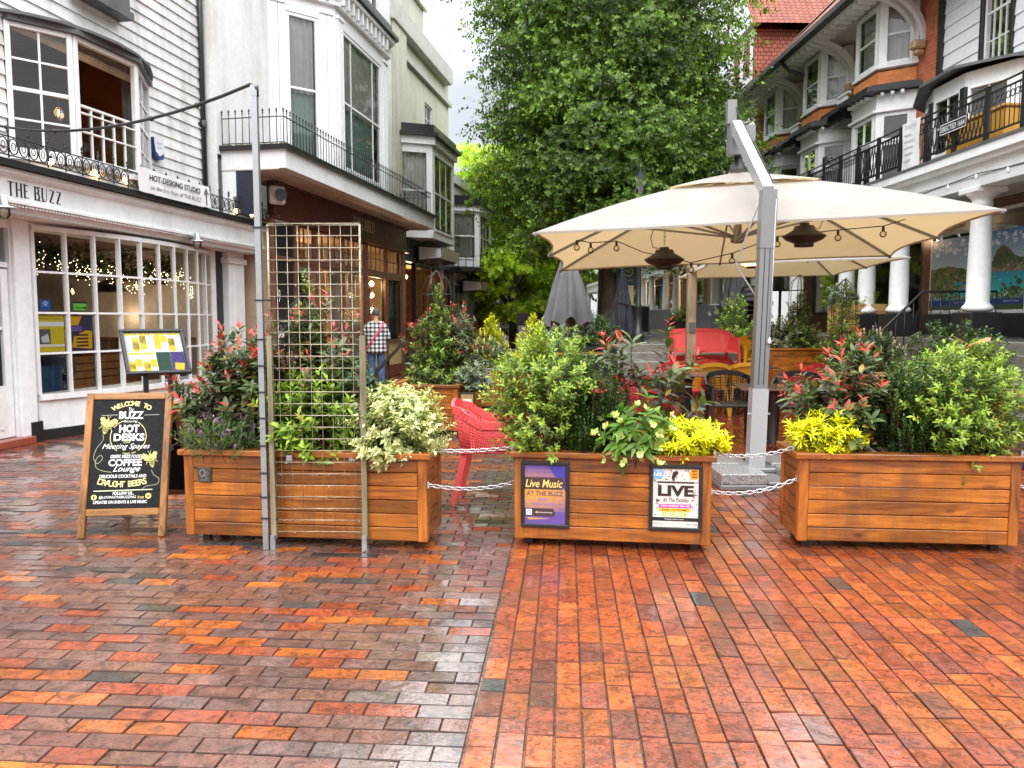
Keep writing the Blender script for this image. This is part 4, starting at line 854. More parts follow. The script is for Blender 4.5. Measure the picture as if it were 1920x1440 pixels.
def window(par,F,x0,x1,z0,z1,cols=1,rows=1,sash=True,fr=.055,bar=.022,curtain=None,glass='glassup',frm='whitewood',d=.0,name='window',dark=True,lower=None,side=0):
    """window part with its pane and curtain; F maps its own plane into the building"""
    m=MB(F); y0,y1=d-.035,d+.03
    m.cbox(x0,y0,z0,x0+fr,y1,z1,.006); m.cbox(x1-fr,y0,z0,x1,y1,z1,.006); m.cbox(x0+fr+.0005,y0+.002,z1-fr,x1-fr-.0005,y1,z1,.006); m.cbox(x0+fr+.0005,y0-.02,z0,x1-fr-.0005,y1,z0+fr*1.1,.006)
    zm=(z0+z1)/2
    if sash: m.cbox(x0+fr+.001,d-.012,zm-.024,x1-fr-.001,d+.028,zm+.024,.004)
    for i in range(1,cols): x=x0+fr+(x1-x0-2*fr)*((side,1-side)[i-1] if side else i/cols); m.box(x-bar/2,d-.008,z0+fr,x+bar/2,d+.022,z1-fr)
    for j in range(1,rows):
        z=z0+fr+(z1-z0-2*fr)*j/rows
        if sash and abs(z-zm)<.05: continue
        m.box(x0+fr,d-.0065,z-bar/2,x1-fr,d+.0235,z+bar/2)
    o=m.build(name,M[frm],par)
    g=MB(F); g.quad((x0+fr*.8,d+.008,z0+fr*.8),(x1-fr*.8,d+.008,z0+fr*.8),(x1-fr*.8,d+.008,z1-fr*.8),(x0+fr*.8,d+.008,z1-fr*.8)); g.build('pane',M[glass],o)
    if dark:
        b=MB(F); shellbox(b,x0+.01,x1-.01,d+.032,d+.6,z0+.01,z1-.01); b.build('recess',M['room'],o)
    if curtain:
        c=MB(F); drape(c,x0+fr*.7,x1-fr*.7,z0+.02 if lower is None else lower,z1-.02,d+.15,.05,.13); c.build('curtain',M[curtain],o)
    return o
def facet(ax,ay,bx,by):                  # frame of a wall facet from a to b (front on its right-hand side looking along it = outside)
    a=math.atan2(by-ay,bx-ax); return T3(ax,ay,0)@Mx.Rotation(a,4,'Z'),math.hypot(bx-ax,by-ay)
def moulding(mb,x0,x1,prof):             # prof: (y,z) outline extruded along x
    mb.prism(prof,x0,x1,'x')
def spear_rail(mb,pts,z0,h,step=.115,r=.0075,tip=True):
    for a,b in zip(pts[:-1],pts[1:]):
        a=V((*a,z0));b=V((*b,z0)); n=max(1,int((b-a).length/step))
        for zz in (.05,h-.13): mb.bar(a+V((0,0,zz)),b+V((0,0,zz)),.02,.012)
        for i in range(n+1):
            p=a.lerp(b,i/n); mb.tube([p+V((0,0,.02)),p+V((0,0,h-.06))],r,5)
            if tip: mb.lathe([(.005,-.07),(.018,-.055),(.006,-.045),(.019,-.02),(.0,.02)],tuple(p+V((0,0,h))),6)
SERIF={'T':([(.42,0,.42,1,1),(.04,.97,.8,.97,0)],.84),'H':([(.12,0,.12,1,1),(.68,0,.68,1,1),(.12,.52,.68,.52,0)],.8),'E':([(.12,0,.12,1,1),(.12,.97,.6,.97,0),(.12,.52,.5,.52,0),(.12,.03,.63,.03,0)],.7),'B':([(.12,0,.12,1,1),(.12,.97,.45,.97,0),(.12,.53,.45,.53,0),(.12,.03,.48,.03,0),(.45,.97,.58,.85,1),(.58,.85,.58,.65,1),(.58,.65,.45,.53,1),(.48,.53,.65,.38,1),(.65,.38,.65,.16,1),(.65,.16,.48,.03,1)],.76),
'U':([(.12,.25,.12,1,1),(.12,.25,.24,.06,1),(.24,.06,.40,.02,0),(.40,.02,.56,.06,0),(.56,.06,.68,.25,0),(.68,.25,.68,1,0)],.84),'Z':([(.1,.97,.66,.97,0),(.66,.97,.1,.03,1),(.1,.03,.68,.03,0)],.76),'C':([(.7,.8,.5,.97,0),(.5,.97,.25,.9,1),(.25,.9,.1,.62,1),(.1,.62,.1,.38,1),(.1,.38,.25,.1,1),(.25,.1,.5,.03,1),(.5,.03,.7,.18,0)],.78),'O':([(.4,.98,.18,.85,0),(.18,.85,.08,.5,1),(.08,.5,.18,.15,1),(.18,.15,.4,.02,0),(.4,.02,.62,.15,0),(.62,.15,.72,.5,1),(.72,.5,.62,.85,1),(.62,.85,.4,.98,0)],.82),
'L':([(.12,0,.12,1,1),(.12,.03,.58,.03,0)],.66),'A':([(.06,0,.4,1,0),(.4,1,.74,0,1),(.18,.35,.6,.35,0)],.82),'R':([(.12,0,.12,1,1),(.12,.97,.45,.97,0),(.45,.97,.6,.8,1),(.6,.8,.6,.65,1),(.6,.65,.45,.5,1),(.12,.5,.45,.5,0),(.42,.5,.7,0,1)],.78),'D':([(.12,0,.12,1,1),(.12,.97,.4,.97,0),(.4,.97,.66,.75,1),(.66,.75,.7,.5,1),(.7,.5,.66,.25,1),(.66,.25,.4,.03,1),(.12,.03,.4,.03,0)],.82)}
def serif(mb,t,x0,y0,w,h,Mt,thick=.15,thin=.05):
    tot=sum(SERIF[c][1]+.20 if c!=' ' else .45 for c in t); k=w/tot; x=x0
    for c in t:
        if c==' ': x+=.45*k; continue
        st,ad=SERIF[c]
        for a,b,cx,d,th in st:
            wd=(thick if th else thin)*h; mb.stroke([(x+a*k,y0+b*h),(x+cx*k,y0+d*h)],wd,Mt)
            if th and a==cx:
                for yy in (0,1): mb.stroke([(x+a*k-.1*k-.04*h,y0+yy*h),(x+a*k+.1*k+.04*h,y0+yy*h)],thin*h,Mt)
        x+=(ad+.20)*k
LROT=math.atan2(1,.18); LO=(-5.27,13,0)
LM=T3(*LO)@Mx.Rotation(LROT,4,'Z')
def lw(x,y,z): return tuple(LM@V((x,y,z)))
# ================================================================ cafe with clapboard front
bz=thing('cafe_building','white clapboard building with a bow window over a bow-fronted cafe','building',LO,LROT)
UW=(-3.80,-1.16,3.30,5.0)
m=MB(); clapboards(m,-9,.27,3.2,9.5,.165,[UW],0,random.Random(2)); m.build('clapboard_wall',M['clap'],bz)
m=MB(); holes_wall(m,-9,.30,3.19,9.5,[UW],.15,.004); 
m.quad((-9,8,0),(.3,8,0),(.3,8,9.5),(-9,8,9.5)); m.quad((-9,0,9.5),(.3,0,9.5),(.3,8,9.5),(-9,8,9.5)); m.quad((-9,0,0),(-9,8,0),(-9,8,9.5),(-9,0,9.5)); m.quad((.3,.2,0),(.3,8,0),(.3,8,9.5),(.3,.2,9.5)); m.build('wall',M['clap'],bz)
# upper bow window
BX=[(-3.80,0.0),(-3.22,-.44),(-2.12,-.50),(-1.16,0.0)]
hm=MB(); sm=MB()
for i in range(3):
    (ax,ay),(bx,by)=BX[i],BX[i+1]
    hm.prism([(ax,ay-.10),(bx,by-.10),(bx,by+.05),(ax,ay+.05)],4.985,5.05,'z'); sm.prism([(ax,ay-.07),(bx,by-.07),(bx,by+.05),(ax,ay+.05)],3.40,3.47,'z')
    F,l=facet(ax,ay,bx,by)
    if i==0: window(bz,F,.02,l,3.47,4.985,2,4,True,.06,.024,None,'glassup',dark=False)
    elif i==1:
        f=MB(F); f.cbox(0,-.04,3.47,.06,.03,4.985,.005); f.cbox(l-.06,-.04,3.47,l,.03,4.985,.005); f.cbox(.061,-.038,4.925,l-.061,.03,4.985,.005); f.cbox(.061,-.05,3.47,l-.061,.03,3.53,.005)
        for z,w_ in ((4.15,.03),(3.84,.022),(4.07,.02)): f.cbox(.061,-.025,z,l-.061,.02,z+w_,.004)
        for j in range(1,5): f.box(.061+(l-.122)*j/5-.011,-.02,3.53,.061+(l-.122)*j/5+.011,.015,4.15)
        wo=f.build('window',M['whitewood'],bz); f=MB(F); f.quad((.06,0,3.53),(l-.06,0,3.53),(l-.06,0,4.15),(.06,0,4.15)); f.build('pane',M['glassup'],wo)
    else: window(bz,F,0,l-.02,3.47,4.985,2,4,True,.06,.024,None,'glassup',dark=False)
hm.prism([(-3.92,0),(-3.70,-.27),(-3.42,-.47),(-3.05,-.60),(-2.65,-.66),(-2.2,-.62),(-1.75,-.48),(-1.35,-.25),(-1.04,0)],5.05,5.085,'z'); hm.build('window_hood',M['lead'],bz)
for i in range(3):
    (ax,ay),(bx,by)=BX[i],BX[i+1]; sm.prism([(ax,ay-.02),(bx,by-.02),(bx,by+.03),(ax,ay+.03)],3.2,3.399,'z')
sm.build('window_apron',M['whitewood'],bz)
m=MB(); shellbox(m,-8.8,.1,.16,5,3.32,5.9); m.quad((-8.8,.16,3.32),(-3.8,.16,3.32),(-3.8,.16,5.9),(-8.8,.16,5.9)); m.build('upper_room',M['warmroom'],bz)
m=MB(); drape(m,-1.62,-1.28,3.5,4.95,.08,.03,.09); m.build('curtain',M['room'],bz)
m=MB(); m.box(-2.75,-.26,5.70,-1.75,0,5.80); m.box(-2.72,-.22,5.80,-1.78,0,6.6); m.build('upper_oriel',M['lead'],bz)
# ground floor wall, bow shop window, door
def arcy(x): u=(x+1.58)/1.95; return -.36*max(0,1-u*u)
m=MB(); holes_wall(m,-9,.55,0,2.75,[(-3.55,.40,.0,2.66),(-4.62,-3.86,.0,2.58),(-6.6,-4.9,.5,2.5)],.14,.0); m.build('shop_wall',M['white'],bz)
NB=10; bx=[-3.53+3.91*i/NB for i in range(NB+1)]
m=MB()
for i in range(NB):
    P=[(bx[i],arcy(bx[i])),(bx[i+1],arcy(bx[i+1]))]
    for z0,z1,o in ((.13,.50,.0),(.50,.575,.045)): m.prism([(P[0][0],P[0][1]-o),(P[1][0],P[1][1]-o),(P[1][0],.12),(P[0][0],.12)],z0+.0005,z1-.0005,'z')
m.build('stall_riser',M['white'],bz)
m=MB()
for i in range(NB): m.prism([(bx[i],arcy(bx[i])-.03),(bx[i+1],arcy(bx[i+1])-.03),(bx[i+1],.12),(bx[i],.12)],2.6005,2.6595,'z')
m.build('window_head',M['white'],bz)
m=MB()
for i in range(NB):
    P=[(bx[i],arcy(bx[i])),(bx[i+1],arcy(bx[i+1]))]; m.prism([(P[0][0],P[0][1]-.02),(P[1][0],P[1][1]-.02),(P[1][0],.12),(P[0][0],.12)],0,.13,'z')
m.box(-3.72,-.06,0,-3.54,.0,.25); m.build('plinth',M['black'],bz)
m=MB()
for i in range(NB+1): x=bx[i]; y=arcy(x); w_=.026 if 0<i<NB else .05; m.box(x-w_/2,y-.035,.576,x+w_/2,y+.03,2.60)
for j in range(1,4):
    z=.576+2.024*j/4
    for i in range(NB): m.bar((bx[i],arcy(bx[i]),z),(bx[i+1],arcy(bx[i+1]),z),.044,.026,(0,0,1))
sw=m.build('bow_window',M['whitewood'],bz)
m=MB()
for i in range(NB): m.quad((bx[i],arcy(bx[i]),.58),(bx[i+1],arcy(bx[i+1]),.58),(bx[i+1],arcy(bx[i+1]),2.6),(bx[i],arcy(bx[i]),2.6))
m.build('pane',M['glass'],sw)
# cafe interior
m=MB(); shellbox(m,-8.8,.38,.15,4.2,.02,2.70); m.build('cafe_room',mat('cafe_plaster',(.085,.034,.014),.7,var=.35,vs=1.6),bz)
m=MB(); rg=random.Random(6)
for i in range(36): x=-8.6+i*.25; m.cbox(x,4.12,.02,x+.244,4.18,1.25,.005)
for i in range(4): m.box(-3.3,1.5,.45+.12*i,.3,1.56,.55+.12*i)
m.box(-3.3,1.1,.40,.3,1.5,.45); m.build('panelling',M['panel'],bz)
m=MB()
for i in range(20): m.cbox(.30,.17+i*.2,.02,.345,.364+i*.2,1.15,.005)
m.cbox(.26,.17,1.151,.345,4.1,1.2,.006); m.cbox(-.2,.5,.40,.25,3.4,.46,.01); m.cbox(.18,.5,.461,.25,3.4,.95,.01); m.build('end_panelling',M['panel'],bz)
m=MB()
for y,z,a,h in ((.45,1.4,.36,.5),(1.05,1.45,.5,.42),(1.8,1.38,.4,.6),(2.5,1.5,.55,.42)): m.box(.325,y,z,.36,y+a,z+h)
m.build('wall_picture',M['black'],bz)
m=MB()
for y,z,a,h in ((.45,1.4,.36,.5),(1.05,1.45,.5,.42),(1.8,1.38,.4,.6),(2.5,1.5,.55,.42)): m.box(.318,y+.05,z+.05,.324,y+a-.05,z+h-.05)
m.build('picture_print',M['curtainbeige'],bz)
m=MB(); m.box(-2.2,1.7,.70,-.9,2.4,.74); m.box(-1.6,2.0,.02,-1.5,2.1,.70); m.box(-.8,2.6,.70,.1,3.3,.74); m.lathe([(.26,0),(.20,.10),(.06,.22)],(-.6,1.2,1.95),14); m.lathe([(.22,0),(.17,.10),(.05,.2)],(-1.7,1.9,1.9),14); m.build('dark_table',M['black'],bz)
m=MB(); 
for x,z,w_,h in ((-2.9,1.5,.5,.6),(-1.9,1.55,.4,.5),(-1.1,1.4,.45,.7),(-.3,1.5,.4,.5)): m.box(x,4.0,z,x+w_,4.05,z+h)
m.build('picture_frame',M['black'],bz)
m=MB(); shellbox(m,-4.6,-3.86,.16,1.2,.03,2.56); m.build('door_recess',M['room'],bz)
d=MB(); d.cbox(-4.60,.03,.10,-4.50,.08,2.1,.005); d.cbox(-3.97,.03,.10,-3.87,.08,2.1,.005); d.cbox(-4.499,.03,2.0,-3.971,.08,2.1,.005); d.cbox(-4.499,.03,.10,-3.971,.08,.72,.005); d.cbox(-4.499,.035,1.38,-3.971,.075,1.42,.004); d.cbox(-4.44,.02,.2,-4.03,.03,.62,.006); d.box(-4.6,.02,2.12,-3.87,.1,2.18)
for j in range(4): d.box(-4.2,.016,.27+.03*j,-4.04,.021,.285+.03*j)
dr=d.build('door',M['whitewood'],bz); d=MB(); d.quad((-4.5,.055,.72),(-3.97,.055,.72),(-3.97,.055,2.0),(-4.5,.055,2.0)); d.quad((-4.6,.055,2.18),(-3.87,.055,2.18),(-3.87,.055,2.56),(-4.6,.055,2.56)); d.build('pane',M['glass'],dr)
m=MB(); m.cbox(-4.75,-.14,0,-3.74,.05,.095,.01); m.build('door_step',mat('red_tile_step',(.30,.075,.045),.25,var=.3),bz)
m=MB(); m.cbox(-3.84,-.05,0.0,-3.60,-.001,2.70,.006); m.build('pilaster',M['white'],bz)
m=MB(); m.cbox(.78,-.12,0,1.30,.10,2.70,.008); m.cbox(.74,-.16,2.5,1.34,.12,2.6,.008); m.build('pillar',M['white'],bz)
m=MB(); m.box(.42,.01,0,.78,.3,2.7); m.build('dark_return',M['black'],bz)
# fascia over the shop
FX0,FX1=-9.0,1.62
m=MB(); m.quad((FX0,-.40,2.70),(FX1,-.40,2.70),(FX1,.02,2.70),(FX0,.02,2.70)); moulding(m,FX0,FX1,[(-.45,2.80),(-.45,3.18),(-.05,3.18),(-.05,2.705),(-.38,2.705)])
moulding(m,FX0,FX1,[(-.49,2.80),(-.49,2.83),(-.451,2.845),(-.451,2.79)]); moulding(m,FX0,FX1,[(-.53,3.12),(-.53,3.17),(-.451,3.18),(-.451,3.08)])
for i in range(int((FX1-FX0)/.05)): x=FX0+i*.05; m.box(x,-.475,2.77,x+.026,-.452,2.79)
m.quad((FX1-.001,-.45,2.7),(FX1-.001,.1,2.7),(FX1-.001,.1,3.18),(FX1-.001,-.45,3.18)); fa=m.build('fascia',M['white'],bz)
k=MB(UP); k.M=T3(0,-.452,0)@UP; serif(k,'THE BUZZ',-4.32,2.885,.82,.15,Mx.Identity(4),.17,.07); k.build('lettering',M['black'],bz)
m=MB(); moulding(m,FX0,FX1+.02,[(-.60,3.181),(-.60,3.25),(-.02,3.30),(-.02,3.181)]); m.build('gutter',M['gutter'],bz)
m=MB(); rg=random.Random(9)
for i in range(40): x=.35+1.25*rg.random(); m.sphere((x,-.58+rg.uniform(-.01,.02),3.25),rg.uniform(.012,.03),6,4,(1,1,.6))
m.build('moss',M['moss'],bz)
r=MB(); y=-.55
for z in (3.30,3.50): r.bar((FX0,y,z),(FX1,y,z),.016,.012)
i=0; x=FX0+.07
while x<FX1-.05:
    r.tube([(x+.062*cos(a*PI/6),y,3.40+.085*sin(a*PI/6)) for a in range(12)],.0075,5,closed=True); r.tube([(x+.028*cos(a*PI/4),y,3.40+.04*sin(a*PI/4)) for a in range(8)],.006,4,closed=True)
    if i%2==0: r.tube([(x+.07,y,3.27),(x+.07,y,3.56)],.008,5); r.lathe([(.006,-.03),(.022,-.01),(.008,.0),(.02,.025),(0,.07)],(x+.07,y,3.57),6)
    x+=.14; i+=1
r.build('railing',M['iron'],bz)
m=MB(); m.tube([(.22,-.06,3.2),(.22,-.06,9.4)],.042,10)
for z in (4.72,6.9): m.lathe([(.055,0),(.055,.10),(.045,.11)],(.22,-.06,z),10); m.box(.12,-.05,z+.02,.32,-.0,z+.06)
m.build('downpipe',M['gutter'],bz)
# banner, alarm, lamps
bn=thing('cloth_banner','white banner lettered HOT-DESKING STUDIO tied to the cafe railing','banner',lw(-2.32,-.64,3.25),LROT); m=MB(); G=[]
for j in range(5): G.append([(1.72*i/16,.012*sin(i*1.1+j*.7)+.0,.33*j/4-.02*sin(PI*i/16)*(j==4)) for i in range(17)])
m.grid(G); m.build('cloth',mat('white_vinyl',(.80,.80,.80),.4,var=.04),bn); k=MB(T3(0,-.016,0)@UP); I4=Mx.Identity(4)
fit(k,'HOT-DESKING STUDIO',.82,.215,1.22,.085,I4,.02,.1); fit(k,'on the first floor of THE BUZZ',.84,.085,1.22,.06,I4,.0,.15); k.stroke([(1.6,.03),(1.585,.22)],.022,I4); k.shape([(1.53,.19),(1.585,.295),(1.655,.20),(1.64,.185),(1.588,.25),(1.545,.178)],I4); k.build('lettering',M['black'],bn)
al=thing('alarm_box','small white and blue burglar alarm box on the clapboards','alarm',lw(-1.18,-.03,3.98),LROT); m=MB(UP); m.prism([(.0,.27),(.25,.27),(.26,.20),(.235,.06),(.13,.0),(.03,.06),(.0,.2)],.0,.07,'z'); m.build('housing',mat('alarm_white',(.75,.77,.8),.3,var=.05),al); m=MB(UP); m.prism([(-.012,.26),(.0,.26),(.0,.19),(.03,.055),(.13,-.008),(.236,.055),(.20,-.04),(.10,-.06),(.0,-.0)],.0,.075,'z'); m.build('blue_edge',mat('alarm_blue',(.012,.04,.16),.3,var=.1),al); k=MB(T3(0,-.073,0)@UP); fit(k,'SECURITY',.13,.19,.14,.03,I4); fit(k,'ALARM',.13,.13,.10,.025,I4); k.build('lettering',mat('alarm_ink',(.1,.2,.4),.4,var=0),al)
def wall_lamp(x,label):
    o=thing('wall_lamp',label,'lamp',lw(x,-.46,2.76),LROT,'bulkhead lamps on the cafe fascia'); m=MB(); m.lathe([(.055,0),(.055,.02)],n=12); m.v=[RX(90)@p for p in m.v]; m.tube([(0,-.0,.0),(0,-.12,.01),(0,-.14,-.02)],.018,7); m.lathe([(.035,.07),(.045,.06),(.05,-.03),(.13,-.05),(.13,-.06)],(0,-.15,.0),14); m.build('fitting',M['galv'],o); m=MB(); m.lathe([(.06,-.06),(.062,-.13),(.04,-.17),(0,-.18)],(0,-.15,0),12); m.build('shade',M['bulb'],o)
wall_lamp(-.95,'galvanised lamp with glass shade at the right end of the cafe fascia'); wall_lamp(-4.55,'galvanised lamp with glass shade over the cafe door')
# lit bulbs along the railing and in the rooms
M['lit']=mat('lit_filament',(1,.62,.25),.4,var=0,es=16); M['fairy']=mat('fairy_light',(1,.78,.45),.4,var=0,es=7)
def bulb(x,y,z,label,r=.04,drop=0,grp='lit bulbs on the cafe railing',energy=0):
    o=thing('light_bulb',label,'light bulb',lw(x,y,z),LROT,grp); m=MB(); m.sphere((0,0,0),r,10,7,(1,1,1.2)); m.build('glass',M['lit'] if drop==0 else M['bulb'],o)
    if drop:
        m=MB(); m.tube([(0,0,-.02),(.004,0,0),(0,0,.05)],.008,5); m.build('filament',M['lit'],o); m=MB(); m.tube([(0,0,r),(0,0,drop)],.006,5); m.lathe([(.02,r),(.02,r+.06)],n=8); m.build('flex',M['plastic'],o)
    else: m=MB(); m.lathe([(.022,r*.9),(.02,r*1.9),(.008,r*2)],n=8); m.build('socket',M['plastic'],o)
    if energy: l=bpy.data.lights.new('bulb_light','POINT'); l.energy=energy; l.color=(1,.62,.32); l.shadow_soft_size=.14; lo=bpy.data.objects.new('bulb_light',l); COL.objects.link(lo); lo.parent=o; lo.location=(0,-.12,-.05)
for x,t in ((-3.72,'leftmost of the lit bulbs on the cafe railing'),(-2.95,'second from left of the lit bulbs on the cafe railing'),(-2.42,'lit bulb on the cafe railing just left of the banner'),(.42,'lit bulb on the railing just right of the drainpipe'),(.95,'lit bulb on the railing right above the white pillar')): bulb(x,-.50,3.36,t,.035)
bulb(-2.55,.35,4.25,'round glowing bulb hanging in the open bow window',.085,1.3,'pendant bulbs in the rooms',5); bulb(-3.5,.5,4.25,'long glowing bulb behind the left sash of the bow window',.05,1.3,'pendant bulbs in the rooms'); bulb(-1.75,.75,3.75,'small glowing bulb low in the open bow window',.045,1.8,'pendant bulbs in the rooms',3)
for x,y,z,t,e in ((-2.85,.9,2.0,'glowing bulb behind the second column of cafe panes',9),(-.95,1.6,1.95,'glowing bulb in the middle of the cafe window',5),(-.35,.9,2.05,'glowing bulb near the right end of the cafe window',4),(.12,1.55,1.62,'glowing bulb against the end wall of the cafe',3)): bulb(x,y,z,t,.045,.55,'pendant bulbs in the cafe',e)
fl_=thing('fairy_lights','warm fairy lights draped across the top of the cafe window','string lights',lw(-3.4,.05,2.1),LROT); m=MB(); rg=random.Random(12)
for i in range(330): x=rg.uniform(.05,3.6); m.sphere((x,arcy(x-3.4)+.12+rg.uniform(0,.15),.10*sin(x*3.1)+.06*sin(x*7)+rg.gauss(.02,.07)),.0048,5,3)
m.build('lamps',M['fairy'],fl_); m=MB(); m.tube([(.05+.1*i,arcy(-3.35+.1*i)+.16,.10*sin((.05+.1*i)*3.1)+.03) for i in range(36)],.004,4); m.build('wire',M['plastic'],fl_)
for i,(x,z,t) in enumerate(((-2.75,2.12,'trailing plant inside the top of the cafe window, leftmost'),(-2.0,2.1,'trailing plant inside the top of the cafe window, second from left'),(-1.1,2.12,'trailing plant inside the top of the cafe window, third from left'),(-.3,2.1,'trailing plant inside the top of the cafe window, rightmost'))): plant('trailing_plant',t,'plant',lw(x,.55,z),'laurel',.42,.32,.14,60+i,'trailing plants in the cafe window',.45)
def window_card(x0,x1,z0,z1,label,draw,name='window_poster'):
    o=thing(name,label,'poster',lw(x0,arcy((x0+x1)/2)+.02,z0),LROT); a=math.atan2(arcy(x1)-arcy(x0),x1-x0); k=MB(T3(0,arcy(x0)-arcy((x0+x1)/2),0)@Mx.Rotation(a,4,'Z')@UP); draw(k,x1-x0,z1-z0); k.build('print',INK,o); return o
def d1(k,w,h): k.col=(.55,.42,.02); k.quad((0,0,0),(w,0,0),(w,h,0),(0,h,0)); k.col=(.7,.7,.7); k.quad((0,.70*h,.001),(w,.70*h,.001),(w,.82*h,.001),(0,.82*h,.001)); k.quad((0,.14*h,.001),(w,.14*h,.001),(w,.2*h,.001),(0,.2*h,.001)); k.col=(.10,.09,.09); k.quad((.02*w,.22*h,.001),(.5*w,.22*h,.001),(.5*w,.62*h,.001),(.02*w,.62*h,.001)); k.col=(.55,.55,.55); k.quad((.2*w,.26*h,.002),(.46*w,.26*h,.002),(.4*w,.5*h,.002),(.15*w,.4*h,.002)); k.col=(.25,.2,.03); fit(k,'COWORKING AT THE BUZZ',.5*w,.9*h,.85*w,.05*h,T3(0,0,.002))
def d2(k,w,h):
    k.col=(.04,.035,.06); k.quad((0,0,0),(w,0,0),(w,h,0),(0,h,0)); k.col=(.62,.33,.02); k.shape([(.1*w,.1*h),(.95*w,.05*h),(.97*w,.55*h),(.7*w,.58*h),(.2*w,.4*h)],T3(0,0,.001)); k.shape([(0,.72*h),(.4*w,.72*h),(.55*w,.98*h),(0,.98*h)],T3(0,0,.001)); k.col=(.12,.09,.30); k.quad((.05*w,.55*h,.001),(.55*w,.55*h,.001),(.55*w,.7*h,.001),(.05*w,.7*h,.001)); k.col=(.05,.03,.02)
    for j in range(4): k.quad((.3*w,(.12+.1*j)*h,.002),(.8*w,(.12+.1*j)*h,.002),(.8*w,(.17+.1*j)*h,.002),(.3*w,(.17+.1*j)*h,.002))
window_card(-3.50,-3.15,1.10,1.56,'yellow and white poster inside the cafe window, above the chalkboard',d1); window_card(-3.11,-2.77,1.10,1.56,'dark poster with orange shapes beside the yellow one in the cafe window',d2)
def d3(k,w,h): k.col=(.012,.08,.34); k.quad((0,0,0),(w,0,0),(w,h,0),(0,h,0)); k.col=(.75,.8,.85); k.stroke([(w*.5+.03*cos(a),h*.6+.03*sin(a)) for a in (0,.5,1,1.57,2.1,2.6,3.14)],.007,T3(0,0,.001)); k.disc(w*.5,h*.58,.012,T3(0,0,.001)); k.quad((.2*w,.42*h,.001),(.8*w,.42*h,.001),(.8*w,.45*h,.001),(.2*w,.45*h,.001))
window_card(-3.44,-3.31,1.62,1.75,'small blue square sticker on the cafe window',d3,'window_sticker')
def d4(k,w,h):
    k.col=(.02,.03,.02); k.quad((0,0,0),(w,0,0),(w,h,0),(0,h,0)); k.col=(.16,.55,.06); k.quad((.03*w,.06*h,.001),(.97*w,.06*h,.001),(.97*w,.78*h,.001),(.03*w,.78*h,.001)); k.col=(.02,.05,.02)
    for j in range(5): k.disc(w*(.2+.13*j),h*.32,h*.09,T3(0,0,.002),10)
    k.disc(w*.86,h*.32,h*.15,T3(0,0,.002),12)
window_card(-3.04,-2.84,1.62,1.74,'small green hygiene rating sticker on the cafe window',d4,'window_sticker')
# ================================================================ tall rendered building with balcony and brown shop
cb=thing('shop_building','tall white rendered building with a canted bay above a brown shopfront','building',LO,LROT)
Y0=-.25
m=MB(); holes_wall(m,.3,9.35,4.3,14,[],.2,Y0); m.quad((.3,Y0,2.9),(.3,Y0,14),(.3,4,14),(.3,4,2.9)); m.quad((.3,Y0,14),(9.35,Y0,14),(9.35,6,14),(.3,6,14)); m.quad((9.35,Y0,4),(9.35,Y0,14),(9.35,6,14),(9.35,6,4)); m.quad((.3,6,0),(9.35,6,0),(9.35,6,14),(.3,6,14)); m.build('wall',M['render'],cb)
BY=[(2.20,Y0),(3.25,-1.16),(6.35,-1.16),(7.3,Y0)]
bw=MB()
ZB0,ZB1=4.38,7.45
for i in range(3):
    (ax,ay),(bx_,by)=BY[i],BY[i+1]; F,l=facet(ax,ay,bx_,by); e=.002
    wins=[(.36,l-.36)] if i!=1 else [(.40,l-.40)]
    bw.M=F; holes_wall(bw,0,l,ZB0,ZB1+.9,[(a,b,4.62,ZB1) for a,b in wins],.14,0)
    for x in ([.05,.19,l-.33,l-.19] if i!=1 else [.06,.22,l-.36,l-.20]):         # fluted pilasters
        bw.cbox(x,-.035,ZB0+.1,x+.13,-.001,ZB1+.1,.008); bw.cbox(x+.045,-.05,5.0,x+.085,-.036,ZB1-.15,.005); bw.cbox(x-.012,-.06,ZB1+.10,x+.142,-.001,ZB1+.17,.008)
    for x in [k_*.26+.1 for k_ in range(int(l/.26))]: bw.cbox(x,-.16,ZB1+.36,x+.075,-.001,ZB1+.62,.012)
    bw.cbox(-.04,-.09,ZB1+.30,l+.04,-.002,ZB1+.36,.01); bw.cbox(-.06,-.19,ZB1+.62,l+.06,-.003,ZB1+.72,.01)
    for a,b in wins: window(cb,F,a,b,4.62,ZB1,1 if i!=1 else 3,1,True,.07,.035,'curtaingreen' if i!=2 else 'curtain','glassup',d=.05,side=.2 if i==1 else 0)
    for a,b in wins:
        c=MB(F); drape(c,a+.06,b-.06,5.98,ZB1-.04,.15,.06,.13); c.build('net_curtain',M['curtain'],cb)
bw.M=None; bw.build('bay',M['whitewood'],cb)
m=MB(); m.prism([(1.95,Y0-.0),(3.1,-1.42),(6.5,-1.42),(7.55,Y0)],8.18,8.26,'z'); m.prism([(2.1,Y0),(3.2,-1.28),(6.4,-1.28),(7.4,Y0)],8.26,8.5,'z'); m.build('bay_roof',M['gutter'],cb)
